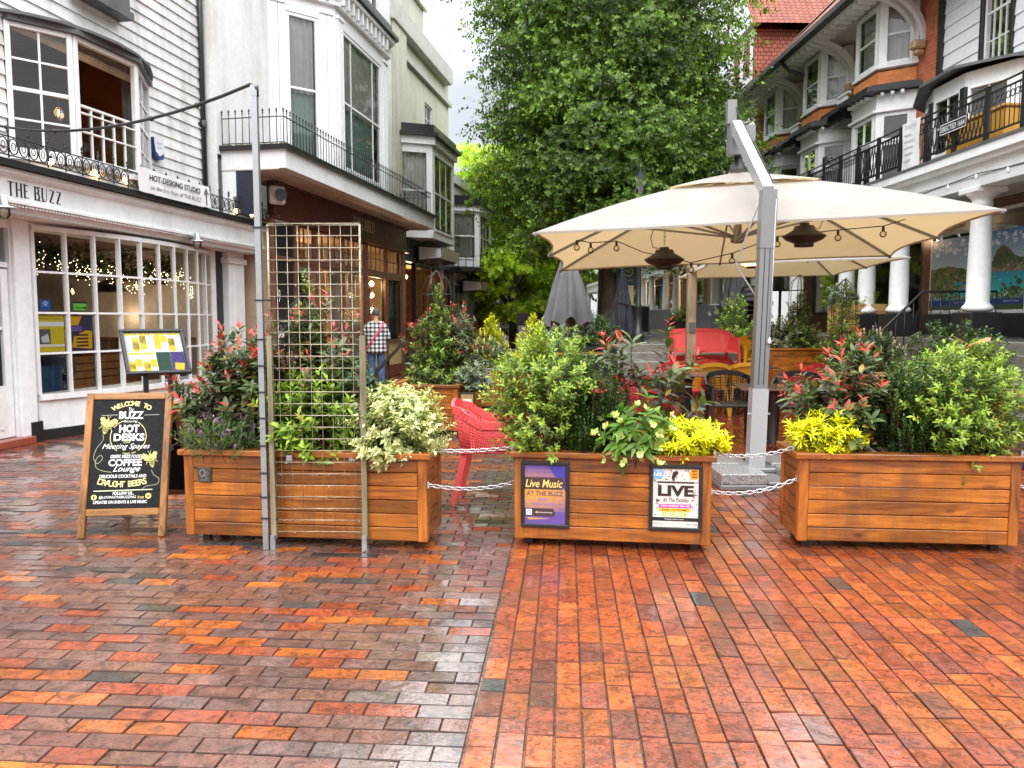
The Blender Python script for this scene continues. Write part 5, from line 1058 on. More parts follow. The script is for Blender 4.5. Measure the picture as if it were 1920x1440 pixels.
# balcony slab and soffit
B0x,B1x,BYY=.42,9.45,-1.42
m=MB(); m.box(B0x,BYY,4.05,B1x,Y0-.001,4.36); m.build('balcony_slab',M['white'],cb)
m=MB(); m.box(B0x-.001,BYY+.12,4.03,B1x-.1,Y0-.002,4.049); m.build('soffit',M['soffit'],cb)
m=MB(); m.box(B0x-.07,BYY-.08,4.361,B1x+.05,Y0-.003,4.43); m.build('balcony_edge',M['gutter'],cb)
rg=random.Random(4); m=MB()
for i in range(120): x=rg.uniform(B0x,B1x); m.sphere((x,BYY-.05+rg.uniform(-.02,.08),4.435),rg.uniform(.01,.028),6,4,(1.6,1,.5))
for i in range(30): m.sphere((B0x-.04,rg.uniform(BYY,Y0),4.435),rg.uniform(.015,.04),6,4,(1,1.6,.5))
m.build('moss',M['moss'],cb)
m=MB(); spear_rail(m,[(B0x+.02,Y0-.02),(B0x+.02,BYY+.03),(B1x-.25,BYY+.03),(B1x-.25,Y0-.02)],4.43,.60,.122); m.build('railing',M['iron'],cb)
m=MB(); m.tube([(7.55,-.42,4.4),(7.55,-.42,12)],.05,10)
for z in (5.9,8.3): m.lathe([(.065,0),(.065,.12)],(7.55,-.42,z),10)
m.build('downpipe',M['gutter'],cb)
m=MB(); m.box(.43,-.50,3.60,.49,Y0,4.028); m.box(.43,-.44,2.9,.48,Y0,3.60); m.build('side_board',M['white'],cb)
m=MB(); m.box(.44,-.85,3.30,.50,-.501,4.028); m.build('dark_panel',M['navy'],cb)
# shopfront under the balcony
SF=T3(.10,-.36,0)@Mx.Diagonal((.88,1,1,1))
SX0,SX1=1.45,10.2
m=MB(SF); m.cbox(SX0,-.36,3.42,SX1,Y0+.05,4.03,.01); m.cbox(SX0,-.44,3.36,SX1,Y0,3.415,.01); m.cbox(SX0,-.42,3.97,SX1,-.361,4.025,.01); m.build('fascia',M['brown'],cb)
k=MB(SF@T3(0,-.362,0)@UP); serif(k,'COLLARED',5.75,3.63,1.6,.26,I4,.16,.08); k.build('lettering',mat('gilt_letters',(.62,.47,.28),.5,var=.1),cb)
WN=[(2.55,3.55),(3.62,5.2),(5.27,6.85),(6.92,8.5),(8.57,9.95)]
m=MB(SF)
for x in (SX0,2.45,*[a[1] for a in WN[:-1]],9.95): m.cbox(x,-.31,0,x+.075 if x!=9.95 else 10.2,-.20,3.36,.006)
m.cbox(SX0,-.30,2.62,9.95,-.20,2.70,.006); m.build('frame',M['brownmid'],cb)
m=MB(SF); m.box(2.55,-.24,.30,9.95,-.16,.92); m.build('stall_riser',mat('cream_stall_riser',(.62,.50,.20),.5),cb)
m=MB(SF); m.box(1.45,-.30,.0,9.95,-.155,.30); m.build('plinth',mat('red_brown_plinth',(.20,.05,.03),.4),cb)
for i,(a,b) in enumerate(WN):
    o=window(cb,SF@T3(0,-.25,0),a,b,.92,2.62,1,1,False,.05,.03,None,'glass','brownmid',dark=False); o2=window(cb,SF@T3(0,-.25,0),a,b,2.70,3.36,4,2,False,.04,.022,None,'glass','brownmid',dark=False)
m=MB(SF); m.box(1.5,-.26,.9,2.45,-.22,3.3); m.build('dark_door',M['black'],cb)
k=MB(SF@T3(0,-.268,0)@UP); fit(k,'9',1.75,1.95,.10,.24,I4,.0); k.stroke([(1.72,1.25),(1.80,1.40),(1.88,1.25)],.01,I4); k.shape([(1.68,1.17),(1.93,1.17),(1.93,1.25),(1.68,1.25)],I4); k.build('door_number',M['whitewood'],cb)
m=MB(SF); shellbox(m,1.5,9.9,-.15,4,.3,3.35); m.build('shop_room',mat('shop_interior',(.38,.28,.19),.7,var=.3,vs=1.5),cb)
m=MB(SF)
for a,b,g_ in ((2.7,3.4,.1),(3.8,4.7,.25),(4.95,5.9,.25),(6.4,6.9,.2)): drape(m,a,b,.5,3.1,.05,.05,.14,random.Random(int(a*10)),g_)
m.build('curtain',M['curtainbeige'],cb)
m=MB(SF); 
for x,z0,z1,w_ in ((3.05,.4,3.2,.12),(7.2,.4,3.0,.14),(7.75,.4,2.6,.1)): m.box(x,.35,z0,x+w_,.5,z1)
m.box(3.0,.3,2.62,9.8,.36,2.7); m.build('timber_post',M['paletimber'],cb)
m=MB(SF); m.box(8.62,-.12,.95,9.9,-.10,2.6); m.build('green_panel',mat('dark_green_panel',(.02,.07,.055),.4),cb)
m=MB(SF); m.lathe([(.20,0),(.205,.5),(.205,1.0)],(3.3,.3,2.2),18); m.build('copper_shade',mat('pierced_copper_shade',(.75,.42,.16),.35,metal=.6,var=.8,vs=60,es=.25),cb)
for x,y,z,t,e in ((3.3,.3,2.0,'lamp glowing inside the shop behind the trellis',60),(8.4,.1,2.45,'topmost of the white bulbs in the right shop window',25),(8.4,.1,2.15,'second white bulb down in the right shop window',0),(8.4,.1,1.75,'lowest white bulb in the right shop window',0),(5.6,1.4,2.6,'lamp glowing deep inside the brown shop',90)):
    bulb(x*.88+.1,y-.36,z,t,.06,0,'lamps inside the brown shop',e)
hn=thing('alarm_siren','cream horn siren on the end of the brown fascia','siren',lw(1.15,-.88,3.72),LROT-.75); m=MB(); m.cbox(-.14,-.06,-.16,.14,.06,.16,.03); m.build('housing',mat('aged_cream',(.55,.50,.42),.5),hn); m=MB(); m.lathe([(.03,0),(.06,-.03),(.11,-.08)],n=16); m.v=[T3(.02,-.06,0)@RX(-90)@p for p in m.v]; m.build('horn',M['black'],hn)
cs=thing('coat_stand','brown wooden coat stand with a pink jacket inside the shop window','coat stand',lw(6.95,-.40,.35),LROT); m=MB(); m.tube([(0,0,0),(0,0,1.95)],.022,7)
for z in (1.72,1.28): m.tube([(-.20,0,z+.24),(0,0,z)],.016,6); m.tube([(.20,0,z+.24),(0,0,z)],.016,6)
m.build('pole',M['brownmid'],cs)
m=MB(); m.lathe([(.22,.45),(.24,.7),(.20,.98),(.10,1.10),(.03,1.16)],n=14,sx=1,sy=.45); m.build('jacket',mat('pink_jacket',(.50,.24,.19),.8,var=.2,vs=20),cs)
# ================================================================ further down the left row
nb=thing('shop_building','cream stained building over a navy shopfront, past the white balcony','building',LO,LROT)
m=MB(); holes_wall(m,9.36,16.0,4.1,10.2,[(13.0,13.9,6.9,8.6)],.2,-.12); m.quad((9.36,-.12,3),(9.36,-.12,10.2),(9.36,6,10.2),(9.36,6,3)); m.quad((9.36,-.12,10.2),(16,-.12,10.2),(16,6,10.2),(9.36,6,10.2)); m.quad((16,-.12,0),(16,-.12,10.2),(16,6,10.2),(16,6,0)); m.quad((9.36,6,0),(16,6,0),(16,6,10.2),(9.36,6,10.2)); m.build('wall',M['cream'],nb)
m=MB(); m.cbox(9.4,-.30,4.2,10.6,-.121,10.0,.01); m.build('pilaster',M['cream'],nb)
m=MB(); m.cbox(9.37,-.20,10.56,12.7,.6,11.55,.02); m.cbox(9.33,-.30,11.3,12.8,-.201,11.42,.02); m.build('parapet',M['cream'],nb)
m=MB(); m.cbox(10.61,-.24,9.2,16.1,-.121,9.35,.01); m.cbox(9.3,-.36,9.85,15.6,-.11,10.05,.02); m.cbox(9.3,-.28,10.05,16.1,-.1,10.55,.02); m.build('cornice',M['greyrender'],nb)
window(nb,T3(0,-.05,0),13.0,13.9,6.9,8.6,2,4,True,.06,.022,None,'glassup')
def bay(par,x0,x1,y0,dp,z0,z1,wz0,wz1,mt,roof=.35,cur='curtain',over=.22,cant=.55):
    P=[(x0,y0),(x0+cant,y0-dp),(x1-cant,y0-dp),(x1,y0)]; b=MB()
    for i in range(3):
        F,l=facet(*P[i],*P[i+1]); b.M=F; w_=(.12,l-.12) if i!=1 else (.18,l-.18)
        holes_wall(b,0,l,z0,z1,[(*w_,wz0,wz1)],.12,0); window(par,F,*w_,wz0,wz1,1 if i!=1 else 3,1,True,.06,.03,cur,'glassup',d=.03)
    b.M=None; b.prism([(x0,y0),(x0+cant,y0-dp),(x1-cant,y0-dp),(x1,y0)],z0-.02,z0-.001,'z'); b.build('bay',mt,par)
    r=MB(); o=over; r.prism([(x0-o,y0),(x0+cant-o*.6,y0-dp-o),(x1-cant+o*.6,y0-dp-o),(x1+o,y0)],z1,z1+.10,'z'); r.prism([(x0-o*.3,y0),(x0+cant-o*.2,y0-dp-o*.3),(x1-cant+o*.2,y0-dp-o*.3),(x1+o*.3,y0)],z1+.10,z1+roof,'z'); r.build('bay_roof',M['gutter'],par)
    c=MB(); c.prism([(x0-.1,y0),(x0+cant-.06,y0-dp-.1),(x1-cant+.06,y0-dp-.1),(x1+.1,y0)],z1-.22,z1-.001,'z'); c.build('bay_cornice',M['white'],par)
bay(nb,9.95,13.6,-.13,.95,3.95,6.85,4.15,6.45,M['white'])
m=MB(); m.cbox(10.2,-.30,3.25,16,-.13,3.95,.01); m.cbox(10.2,-.42,3.9,16,-.301,4.0,.01); m.build('fascia',M['navy'],nb)
m=MB()
for x in (10.2,11.3,13.4,14.6,15.85): m.cbox(x,-.28,0,x+.16,-.14,3.25,.006)
m.box(10.36,-.25,0,15.85,-.15,.7); m.build('frame',M['navy'],nb)
for a,b in ((11.46,13.4),(14.76,15.85)): window(nb,T3(0,-.2,0),a,b,.7,3.2,2,1,False,.05,.03,None,'glass','navy',dark=False)
m=MB(); shellbox(m,10.4,15.8,-.1,3,.1,3.2); m.build('shop_room',M['warmroom'],nb)
bulb(12.4,.4,2.9,'lamp inside the navy shop',.06,0,'lamps inside the navy shop',35)
def box_sign(x,y,z0,z1,w_,label,mt):
    o=thing('hanging_canopy',label,'canopy',lw(x,y,z0),LROT); m=MB(); m.prism([(-.75,.10),(-.85,.42),(-.05,.52),(-.05,.0)],0,w_,'x'); m.build('hood',mt,o); m=MB(); m.prism([(-.755,.10),(-.855,.42),(-.862,.42),(-.762,.10)],.05,w_-.05,'x'); m.quad((-.001,-.80,.12),(-.001,-.80,.40),(-.001,-.1,.46),(-.001,-.1,.06)); m.build('sign_panel',M['whitewood'],o); m=MB(); m.tube([(.1,-.05,.5),(.1,-.7,.75)],.015,5); m.tube([(w_-.1,-.05,.5),(w_-.1,-.7,.75)],.015,5); m.build('bracket',M['iron'],o)
box_sign(11.3,-.30,3.30,3.9,2.2,'black shop hood with a white sign panel, by the navy shop',M['navy'])
m=MB(); spear_rail(m,[(10.9,-.32),(10.9,-1.05),(13.8,-1.05),(13.8,-.32)],3.95,.45,.2,.012,False); m.build('railing',M['iron'],nb)
gb=thing('shop_building','narrow grey building with a glazed bay, next after the navy shop','building',LO,LROT)
m=MB(); holes_wall(m,16.01,19.6,0,6.9,[],.2,-.10); m.quad((16.01,-.1,0),(16.01,-.1,6.9),(16.01,6,6.9),(16.01,6,0)); m.quad((16.01,-.1,6.9),(19.6,-.1,6.9),(19.6,6,6.9),(16.01,6,6.9)); m.quad((19.6,-.1,0),(19.6,-.1,6.9),(19.6,6,6.9),(19.6,6,0)); m.build('wall',M['greyrender'],gb)
m=MB(); m.cbox(16.0,-.20,6.6,19.65,-.09,6.8,.02); m.cbox(16.0,-.16,6.81,19.65,.2,7.0,.02); m.build('cornice',M['greyrender'],gb)
bay(gb,14.0+2.1,19.4,-.11,1.0,3.5,5.75,3.75,5.5,M['white'])
m=MB(); m.box(15.95,-1.35,3.30,20.2,-.12,3.42); m.build('balcony_slab',M['gutter'],gb)
m=MB(); spear_rail(m,[(16.0,-.2),(16.0,-1.3),(20.1,-1.3)],3.42,.55,.25,.014,False); m.build('railing',M['iron'],gb)
for a_,b_ in ((16.05,16.4),(18.3,18.6)): m=MB(); m.cbox(a_,-.2,0,b_,-.101,3.3,.006); m.build('pilaster',M['white'],gb)
window(gb,T3(0,-.12,0),16.4,18.3,.6,2.9,2,2,False,.06,.03,None,'glassup')
box_sign(17.2,-.25,2.55,3.1,2.6,'black shop hood with small bulbs, by the grey building',M['black'])
fb=thing('shop_building','last pale building at the far end of the left row','building',LO,LROT)
m=MB(); holes_wall(m,19.62,34,0,5.9,[(22,23,3.8,5.3),(24.5,25.5,3.8,5.3),(27,28,3.8,5.3),(22,24.5,.6,2.7),(26,29,.6,2.7)],.2,-.05); m.quad((19.62,0,5.9),(34,0,5.9),(34,6,5.9),(19.62,6,5.9)); m.quad((34,0,0),(34,0,5.9),(34,6,5.9),(34,6,0)); m.build('wall',M['white'],fb)
for a in (22,24.5,27): window(fb,T3(0,.02,0),a,a+1,3.8,5.3,2,2)
for a,b in ((22,24.5),(26,29)): window(fb,T3(0,.02,0),a,b,.6,2.7,3,1,False)
m=MB(); m.box(20.3,-.9,3.0,34,-.06,3.2); m.build('cornice',M['gutter'],fb)
# ================================================================ right-hand side: colonnade, brick house, white boarded house
RO=(7.0,14,0); RROT=math.atan2(-1,.03); RMx=T3(*RO)@Mx.Rotation(RROT,4,'Z')
def rw(x,y,z): return tuple(RMx@V((x,y,z)))
cl=thing('colonnade','long white colonnade with round columns along the raised walk','colonnade',RO,RROT)
CX0,CX1=-52,10
m=MB(); moulding(m,CX0,CX1,[(-.18,3.93),(-.18,4.06),(2.0,4.06),(2.0,3.93)]); moulding(m,CX0,CX1,[(-.10,3.86),(-.10,3.929),(.30,3.929),(.30,3.86)]); moulding(m,CX0,CX1,[(-.0,3.52),(-.0,3.859),(.36,3.859),(.36,3.52)]); moulding(m,CX0,CX1,[(-.03,3.68),(-.03,3.73),(-.001,3.73),(-.001,3.68)]); m.build('entablature',M['white'],cl)
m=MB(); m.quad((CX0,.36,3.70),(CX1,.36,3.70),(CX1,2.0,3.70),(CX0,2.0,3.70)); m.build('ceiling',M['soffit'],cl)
m=MB(); moulding(m,CX0,CX1,[(-.20,4.061),(-.20,4.10),(2.0,4.16),(2.0,4.061)]); m.build('lead_flat',M['lead'],cl)
for x in (6.3,4.1,1.95,-.38,-1.62,-2.5,-5.2,-8.1,-9.9,-11.8,-14.9,-17.4,-19.2,-22.2,-24.0,-27.5,-31,-35,-39.5,-45):
    m=MB(); m.cbox(x-.24,-.04,3.44,x+.24,.44,3.52,.01); m.lathe([(.15,1.62),(.20,1.64),(.225,1.68),(.205,1.72),(.18,1.74),(.165,1.78),(.168,2.2),(.140,3.24),(.150,3.26),(.15,3.30),(.142,3.32),(.142,3.35),(.20,3.40),(.23,3.43),(.23,3.44)],(x,.2,0),24); c=m.build('column',M['white'],cl)
    m=MB(); m.cbox(x-.25,-.05,1.2,x+.25,.45,1.62,.012); m.build('plinth',M['black'],c)
# shops under the colonnade
m=MB(); SH=[(-2.15,.78,1.62,3.52),(.95,4.0,1.62,3.52),(4.2,8.0,1.62,3.52),(-5.0,-3.75,1.2,3.3),(-3.35,-2.45,1.2,3.2),(-8.0,-5.3,1.65,3.4),(-11.2,-8.6,1.65,3.4),(-14.4,-11.8,1.2,3.3),(-18.5,-15.2,1.65,3.4),(-22,-19.2,1.65,3.4),(-26,-22.8,1.65,3.4),(-31,-27,1.65,3.4),(-38,-32,1.65,3.4)]
holes_wall(m,-52,10,1.2,4.06,[(a,b,c,d) for a,b,c,d in SH],.15,1.8); m.build('shop_wall',M['brownmid'],cl)
m=MB(); m.box(-2.2,1.72,1.2,10,1.8,1.60); m.build('plinth',M['black'],cl)
for i,(a,b,c,d) in enumerate(SH):
    w_=window(cl,T3(0,1.83,0),a,b,c,d,{0:2,1:2,2:2,5:2,6:2,8:3,9:2}.get(i,1),1,False,.06,.05,None,'glassup' if i>2 else 'glass','whitewood' if i<3 or i>5 else 'black',dark=i not in (5,8,10))
m=MB(); shellbox(m,-8.2,-5.2,2.0,5,1.2,3.6); shellbox(m,-31,-15.1,2.0,4,1.2,3.6); m.build('shop_room',M['warmroom'],cl)
def rbulb(x,y,z,t,e,r=.06):
    o=thing('light_bulb',t,'light bulb',rw(x,y,z),RROT,'lamps in the colonnade shops'); m=MB(); m.sphere((0,0,0),r,8,6); m.build('glass',M['lit'],o); m=MB(); m.tube([(0,0,r),(0,0,.25)],.01,5); m.build('flex',M['plastic'],o)
    if e: l=bpy.data.lights.new('bulb_light','POINT'); l.energy=e; l.color=(1,.66,.36); l.shadow_soft_size=.06; lo=bpy.data.objects.new('bulb_light',l); COL.objects.link(lo); lo.parent=o; lo.location=(0,0,-.15)
rbulb(-6.4,2.8,2.7,'lamp glowing in a colonnade shop behind the second parasol',40); rbulb(-17,2.6,2.9,'lamp glowing in a far colonnade shop behind the grey barrier',140,.09); rbulb(-24,2.6,2.9,'farthest lamp glowing in the colonnade shops',140,.09); rbulb(-3.0,1.3,3.35,'small lamp over the door beside the travel window',8,.04)
# travel window posters
def scape(k,w,h,rg,cliff):
    zz=[0]
    def up(): zz[0]+=.00002; return T3(0,0,zz[0])
    mixc=lambda a,b,t: tuple(a[i]*(1-t)+b[i]*t for i in range(3))
    for i in range(16): k.col=mixc((.62,.74,.80),(.10,.30,.62),i/15); k.quad((0,(.5+.5*i/16)*h,0),(w,(.5+.5*i/16)*h,0),(w,(.5+.5*(i+1)/16)*h,0),(0,(.5+.5*(i+1)/16)*h,0))
    for i in range(14): k.col=mixc((.06,.62,.58),(.02,.25,.45),i/13); k.quad((0,(.12+.42*i/14)*h,.00001),(w,(.12+.42*i/14)*h,.00001),(w,(.12+.42*(i+1)/14)*h,.00001),(0,(.12+.42*(i+1)/14)*h,.00001))
    def cloud(n,cx,cy,sx,sy,cols,r0,r1):
        for _ in range(n):
            x=min(.97,max(.03,rg.gauss(cx,sx)))*w; y=rg.gauss(cy,sy)*h; r=rg.uniform(r0,r1)*h; c=rg.choice(cols); f=rg.uniform(.7,1.3); k.col=tuple(min(1,v*f) for v in c)
            k.shape([(min(w,max(0,x+r*rg.uniform(.6,1.5)*cos(q*1.05))),y+r*rg.uniform(.5,1)*sin(q*1.05)) for q in range(6)],up())
    cloud(34,.5,.88,.35,.05,[(.75,.80,.84),(.62,.70,.78)],.02,.05); cloud(60,.5,.32,.4,.10,[(.05,.55,.56),(.03,.40,.50),(.12,.70,.66)],.008,.022)
    if cliff:
        P=[(.30,.50),(.36,.62),(.42,.74),(.52,.80),(.66,.77),(.80,.66),(1,.60),(1,.47),(.6,.47)]; k.col=(.17,.16,.09); k.shape([(a*w,b*h) for a,b in P],up())
        for _ in range(150):
            t=rg.uniform(.36,.98); top=.62+.17*math.exp(-((t-.56)/.16)**2); y=rg.uniform(.48,top-.01); c=(.06,.13,.04) if y>.56+rg.uniform(-.05,.06) else (.30,.25,.16); f=rg.uniform(.55,1.4); k.col=tuple(v*f for v in c); r=rg.uniform(.010,.026)*h; k.shape([(min(w,t*w+r*1.5*cos(q*1.05)),y*h+r*sin(q*1.05)) for q in range(6)],up())
        cloud(70,.80,.20,.13,.05,[(.05,.12,.04),(.10,.20,.06),(.03,.07,.03)],.02,.05)
    else:
        P=[(0,.56),(.2,.60),(.45,.61),(.7,.57),(.97,.49),(.85,.42),(.62,.38),(.45,.22),(0,.12)]; k.col=(.16,.19,.07); k.shape([(a*w,b*h) for a,b in P],up())
        for _ in range(190):
            t=rg.uniform(.02,.9); y=rg.uniform(.16+.30*max(0,t-.35),.58-.10*max(0,t-.6)*2); c=rg.choice([(.10,.17,.05),(.22,.26,.07),(.07,.12,.04),(.33,.26,.12)]); f=rg.uniform(.6,1.4); k.col=tuple(v*f for v in c); r=rg.uniform(.012,.030)*h; k.shape([(max(0,t*w+r*1.5*cos(q*1.05)),y*h+r*sin(q*1.05)) for q in range(6)],up())
    cloud(120,.5,.165,.4,.03,[(.04,.10,.03),(.10,.20,.06),(.16,.24,.10),(.5,.5,.45)],.012,.035)
    k.col=(.012,.045,.24); k.quad((0,.06*h,.016),(w,.06*h,.016),(w,.135*h,.016),(0,.135*h,.016)); k.col=(.05,.10,.05); k.quad((0,0,.016),(w,0,.016),(w,.06*h,.016),(0,.06*h,.016)); k.col=(.6,.62,.66); fit(k,'Kypseli Travel',.78*w,.097*h,.3*w,.035*h,T3(0,0,.017))
for x0,x1,cl_,t in ((-2.1,-.75,False,'travel poster of a green headland over a turquoise bay, left of the nearest column'),(-.62,.72,True,'travel poster of a rocky island in turquoise sea, right of the nearest column'),(1.02,2.4,False,'travel poster at the right edge of the picture')):
    o=thing('window_poster',t,'poster',rw(x0,1.795,1.70),RROT); k=MB(UP); scape(k,x1-x0,1.42,random.Random(int(x0*10)),cl_); k.build('print',INK,o)
m=MB(); k=MB(T3(0,1.79,0)@UP); fit(k,'Kypseli',-1.42,3.36,.55,.16,I4,.01,.25); k.build('lettering',mat('lime_lettering',(.22,.30,.08),.5,var=0),cl)
# iron railing above
rl=thing('balcony_railing','ornate black iron railing along the top of the colonnade','railing',rw(0,-.02,4.12),RROT); m=MB()
for z in (.03,.80,.70,.13): m.bar((-13,0,z),(8,0,z),.03,.022)
x=-13; i=0
while x<8:
    if -1.05<x%2.4-1.2<-.25: pass
    sg=int(math.floor((x+13)/.8))%3
    if abs((x+13)%.8)<.10:
        m.box(x-.045,-.02,0,x+.045,.02,.95 if sg==0 and x<-3 else .82)
    if sg==1:
        cx=x
        m.tube([(cx,0,.13),(cx,0,.70)],.008,4); m.tube([(cx+.05+.045*cos(a*PI/4),0,.58+.05*sin(a*PI/4)) for a in range(8)],.009,4,closed=True)
    else:
        for q in range(2): m.tube([(x+.05*cos(a*PI/4),0,.22+.40*q+.075*sin(a*PI/4)) for a in range(8)],.010,4,closed=True)
        m.tube([(x-.05,0,.13),(x,0,.42),(x+.05,0,.70)],.009,4); m.tube([(x+.05,0,.13),(x,0,.42),(x-.05,0,.70)],.009,4)
    x+=.1; i+=1
for c in (1.55,-2.6,-6.2):
    for q in range(9): a=PI*(q+.5)/9; m.tube([(c,0,.14),(c+.34*cos(a),0,.14+.32*sin(a))],.010,4)
m.build('ironwork',M['iron'],rl)
o=thing('name_plate','black plate lettered ERECTED 1664 on the iron railing','sign',rw(1.20,-.07,4.47),RROT); m=MB(); m.box(0,-.01,0,.70,.01,.175); m.build('plate',M['iron'],o); k=MB(T3(0,-.0125,0)@UP); fit(k,'ERECTED 1664',.35,.0875,.60,.085,I4,.01)
for a,b in (((.012,.012),(.688,.012)),((.688,.012),(.688,.163)),((.688,.163),(.012,.163)),((.012,.163),(.012,.012))): k.stroke([a,b],.012,I4)
k.build('lettering',M['whitewood'],o)
o=thing('hanging_banner','white vertical banner with faint grey lines hung on the iron railing','banner',rw(.06,-.08,4.14),RROT); m=MB(); m.grid([[(.55*i/6,.01*sin(i*1.3+j),.80*j/5) for i in range(7)] for j in range(6)]); m.build('cloth',mat('banner_vinyl',(.72,.74,.74),.4,var=.06),o); k=MB(T3(0,-.014,0)@UP); fit(k,'Positive',.27,.73,.36,.07,I4)
for j in range(5): k.stroke([(.08,.58-.11*j),(.30+.04*(j*7%4),.58-.11*j)],.022,I4)
k.build('lettering',mat('banner_ink',(.42,.44,.46),.6,var=0),o)
sb=thing('storage_box','golden orange box standing behind the iron railing','box',rw(1.0,.55,4.2),RROT); m=MB(); m.cbox(-.35,-.2,0,1.15,.3,.5,.02); m.build('body',mat('golden_orange',(.55,.28,.04),.5),sb); m=MB(); m.cbox(-.38,-.23,.501,1.18,.33,.55,.015); m.build('lid',mat('golden_lid',(.50,.24,.035),.5),sb)
st=MB(); pts=[(8,-.22,3.80)]
for i in range(60): pts.append((8-.7*i,-.20,3.62+.035*cos(i*PI/2)))
st.tube(pts,.008,4); o=thing('festoon_string','bulb string along the white beam of the colonnade','string lights',RO,RROT); st.build('wire',M['plastic'],o); m=MB()
for p in pts[1:]: m.lathe([(.012,0),(.028,-.04),(.02,-.08),(0,-.09)],p,6)
m.build('bulbs',M['whitewood'],o)
# white boarded house
wh=thing('boarded_house','white boarded house with a black-framed window above the colonnade','house',RO,RROT)
WY=1.8; wn=(-.72,.06,6.05,8.2)
m=MB(); clapboards(m,-1.98,10,4.1,8.25,.27,[(wn[0]-.08,wn[1]+.08,wn[2]-.08,wn[3])],WY,random.Random(5)); m.build('boarded_wall',M['clapwhite'],wh)
m=MB(); holes_wall(m,-1.99,10,4.07,8.3,[wn],.15,WY+.004); m.quad((-1.99,WY,4.07),(-1.99,WY,8.3),(-1.99,8,8.3),(-1.99,8,4.07)); m.build('wall',M['clapwhite'],wh)
window(wh,T3(0,WY+.03,0),*wn,4,4,True,.05,.022,None,'glassup')
m=MB()
for a in ((wn[0]-.08,wn[2]-.08,wn[0],wn[3]+.02),(wn[1],wn[2]-.08,wn[1]+.08,wn[3]+.02),(wn[0],wn[2]-.08,wn[1],wn[2]-.001)): m.cbox(a[0],WY-.06,a[1],a[2],WY+.02,a[3],.006)
m.build('window_surround',M['black'],wh)
m=MB(); m.prism([(.95,8.18),(.95,8.30),(9,11.5),(9,11.3),(1.8,8.3)],-2.55,10.4,'x'); m.build('roof',M['gutter'],wh)
m=MB()
for i in range(48): x=-2.5+i*.27; m.lathe([(.09,0),(.05,-.02),(.0,-.05)],(x,1.05,8.18),6)
m.build('eaves_edge',M['gutter'],wh)
m=MB(); m.box(-2.12,WY-.09,4.1,-1.98,WY-.001,8.2); m.build('downpipe',M['gutter'],wh)
P=[(-1.9,1.8),(-1.45,1.15),(-.6,.82),(.35,.82),(1.1,1.2),(1.5,1.8)]; om=MB(); hm=MB()
for i in range(5):
    F,l=facet(*P[i],*P[i+1]); om.M=F; holes_wall(om,0,l,4.1,5.75,[(.07,l-.07,4.45,5.5)],.1,0); window(wh,F,.07,l-.07,4.45,5.5,2,2,False,.05,.03,None,'glassup')
om.M=None
for x,y in ((-.6,.82),(.35,.82)): hm.cbox(x-.07,y-.05,4.1,x+.07,y+.06,5.5,.008)
om.build('oriel',M['whitewood'],wh); hm.build('oriel_post',M['black'],wh)
m=MB(); Q=[(x*1.12+.02,1.8-(1.8-y)*1.25) for x,y in P]; Z=[5.60,5.68,5.78,5.80,5.74,5.66]
for i in range(5): m.add([(Q[i][0],Q[i][1],Z[i]),(Q[i+1][0],Q[i+1][1],Z[i+1]),(P[i+1][0]*.5,1.8,6.02),(P[i][0]*.5,1.8,6.02),(Q[i][0],Q[i][1],Z[i]+.05),(Q[i+1][0],Q[i+1][1],Z[i+1]+.05),(P[i+1][0]*.5,1.8,6.07),(P[i][0]*.5,1.8,6.07)],[(0,1,2,3),(4,5,6,7),(0,1,5,4)])
m.build('oriel_roof',M['lead'],wh)
# red brick house with three stacked bays
bh=thing('brick_house','red brick house with three white two-storey bays and a tiled roof','house',RO,RROT)
M['redbrick']=brickwall('red_brick',(.47,.105,.045),(.58,.16,.06),(.42,.28,.2),1,'xz'); M['orangebrick']=brickwall('orange_brick_apron',(.62,.19,.05),(.70,.25,.065),(.45,.2,.1),1,'xyz')
def tilemat(name,c1,c2,dark):
    t=NT(name); mp=t.n('ShaderNodeMapping'); t.l(t.tc,'Object',mp,0); b=t.n('ShaderNodeTexBrick'); b.inputs['Scale'].default_value=1; b.inputs['Brick Width'].default_value=.17; b.inputs['Row Height'].default_value=.12; b.inputs['Mortar Size'].default_value=.012; b.inputs['Mortar Smooth'].default_value=.6
    sp=t.n('ShaderNodeSeparateXYZ'); cb=t.n('ShaderNodeCombineXYZ'); a=t.n('ShaderNodeMath',operation='ADD'); t.l(mp,0,sp,0); t.l(sp,0,a,0); t.l(sp,1,a,1); t.l(a,0,cb,0); t.l(sp,2,cb,1)
    for k,c in (('Color1',c1),('Color2',c2),('Mortar',dark)): b.inputs[k].default_value=(*c,1)
    t.l(cb,0,b,0); nz=t.noise(2,6,.7); r=t.ramp(nz,0,[(.3,.6),(.7,1.2)]); m=t.mix(1,(b,0),(r,0),'MULTIPLY'); t.l(m,2,t.p,'Base Color'); t.set(rough=.75); iv=t.n('ShaderNodeMath',operation='SUBTRACT'); iv.inputs[0].default_value=1; t.l(b,'Fac',iv,1); t.bump(iv,0,.8,.03); return t.m
M['redtile']=tilemat('red_hung_tile',(.42,.12,.07),(.31,.09,.06),(.06,.025,.02)); M['greytile']=tilemat('mossy_grey_tile',(.17,.16,.13),(.12,.12,.10),(.04,.04,.035))
m=MB(); holes_wall(m,-13.2,-2.0,4.07,8.6,[],.2,WY); m.quad((-2.0,WY,4.07),(-2.0,WY,9.9),(-2.0,3.9,11.8),(-2.0,8,8.6),(-2.0,8,4.07)); m.quad((-13.2,WY,4.07),(-13.2,8,4.07),(-13.2,3.9,11.8),(-13.2,WY,8.6)); m.build('wall',M['redbrick'],bh)
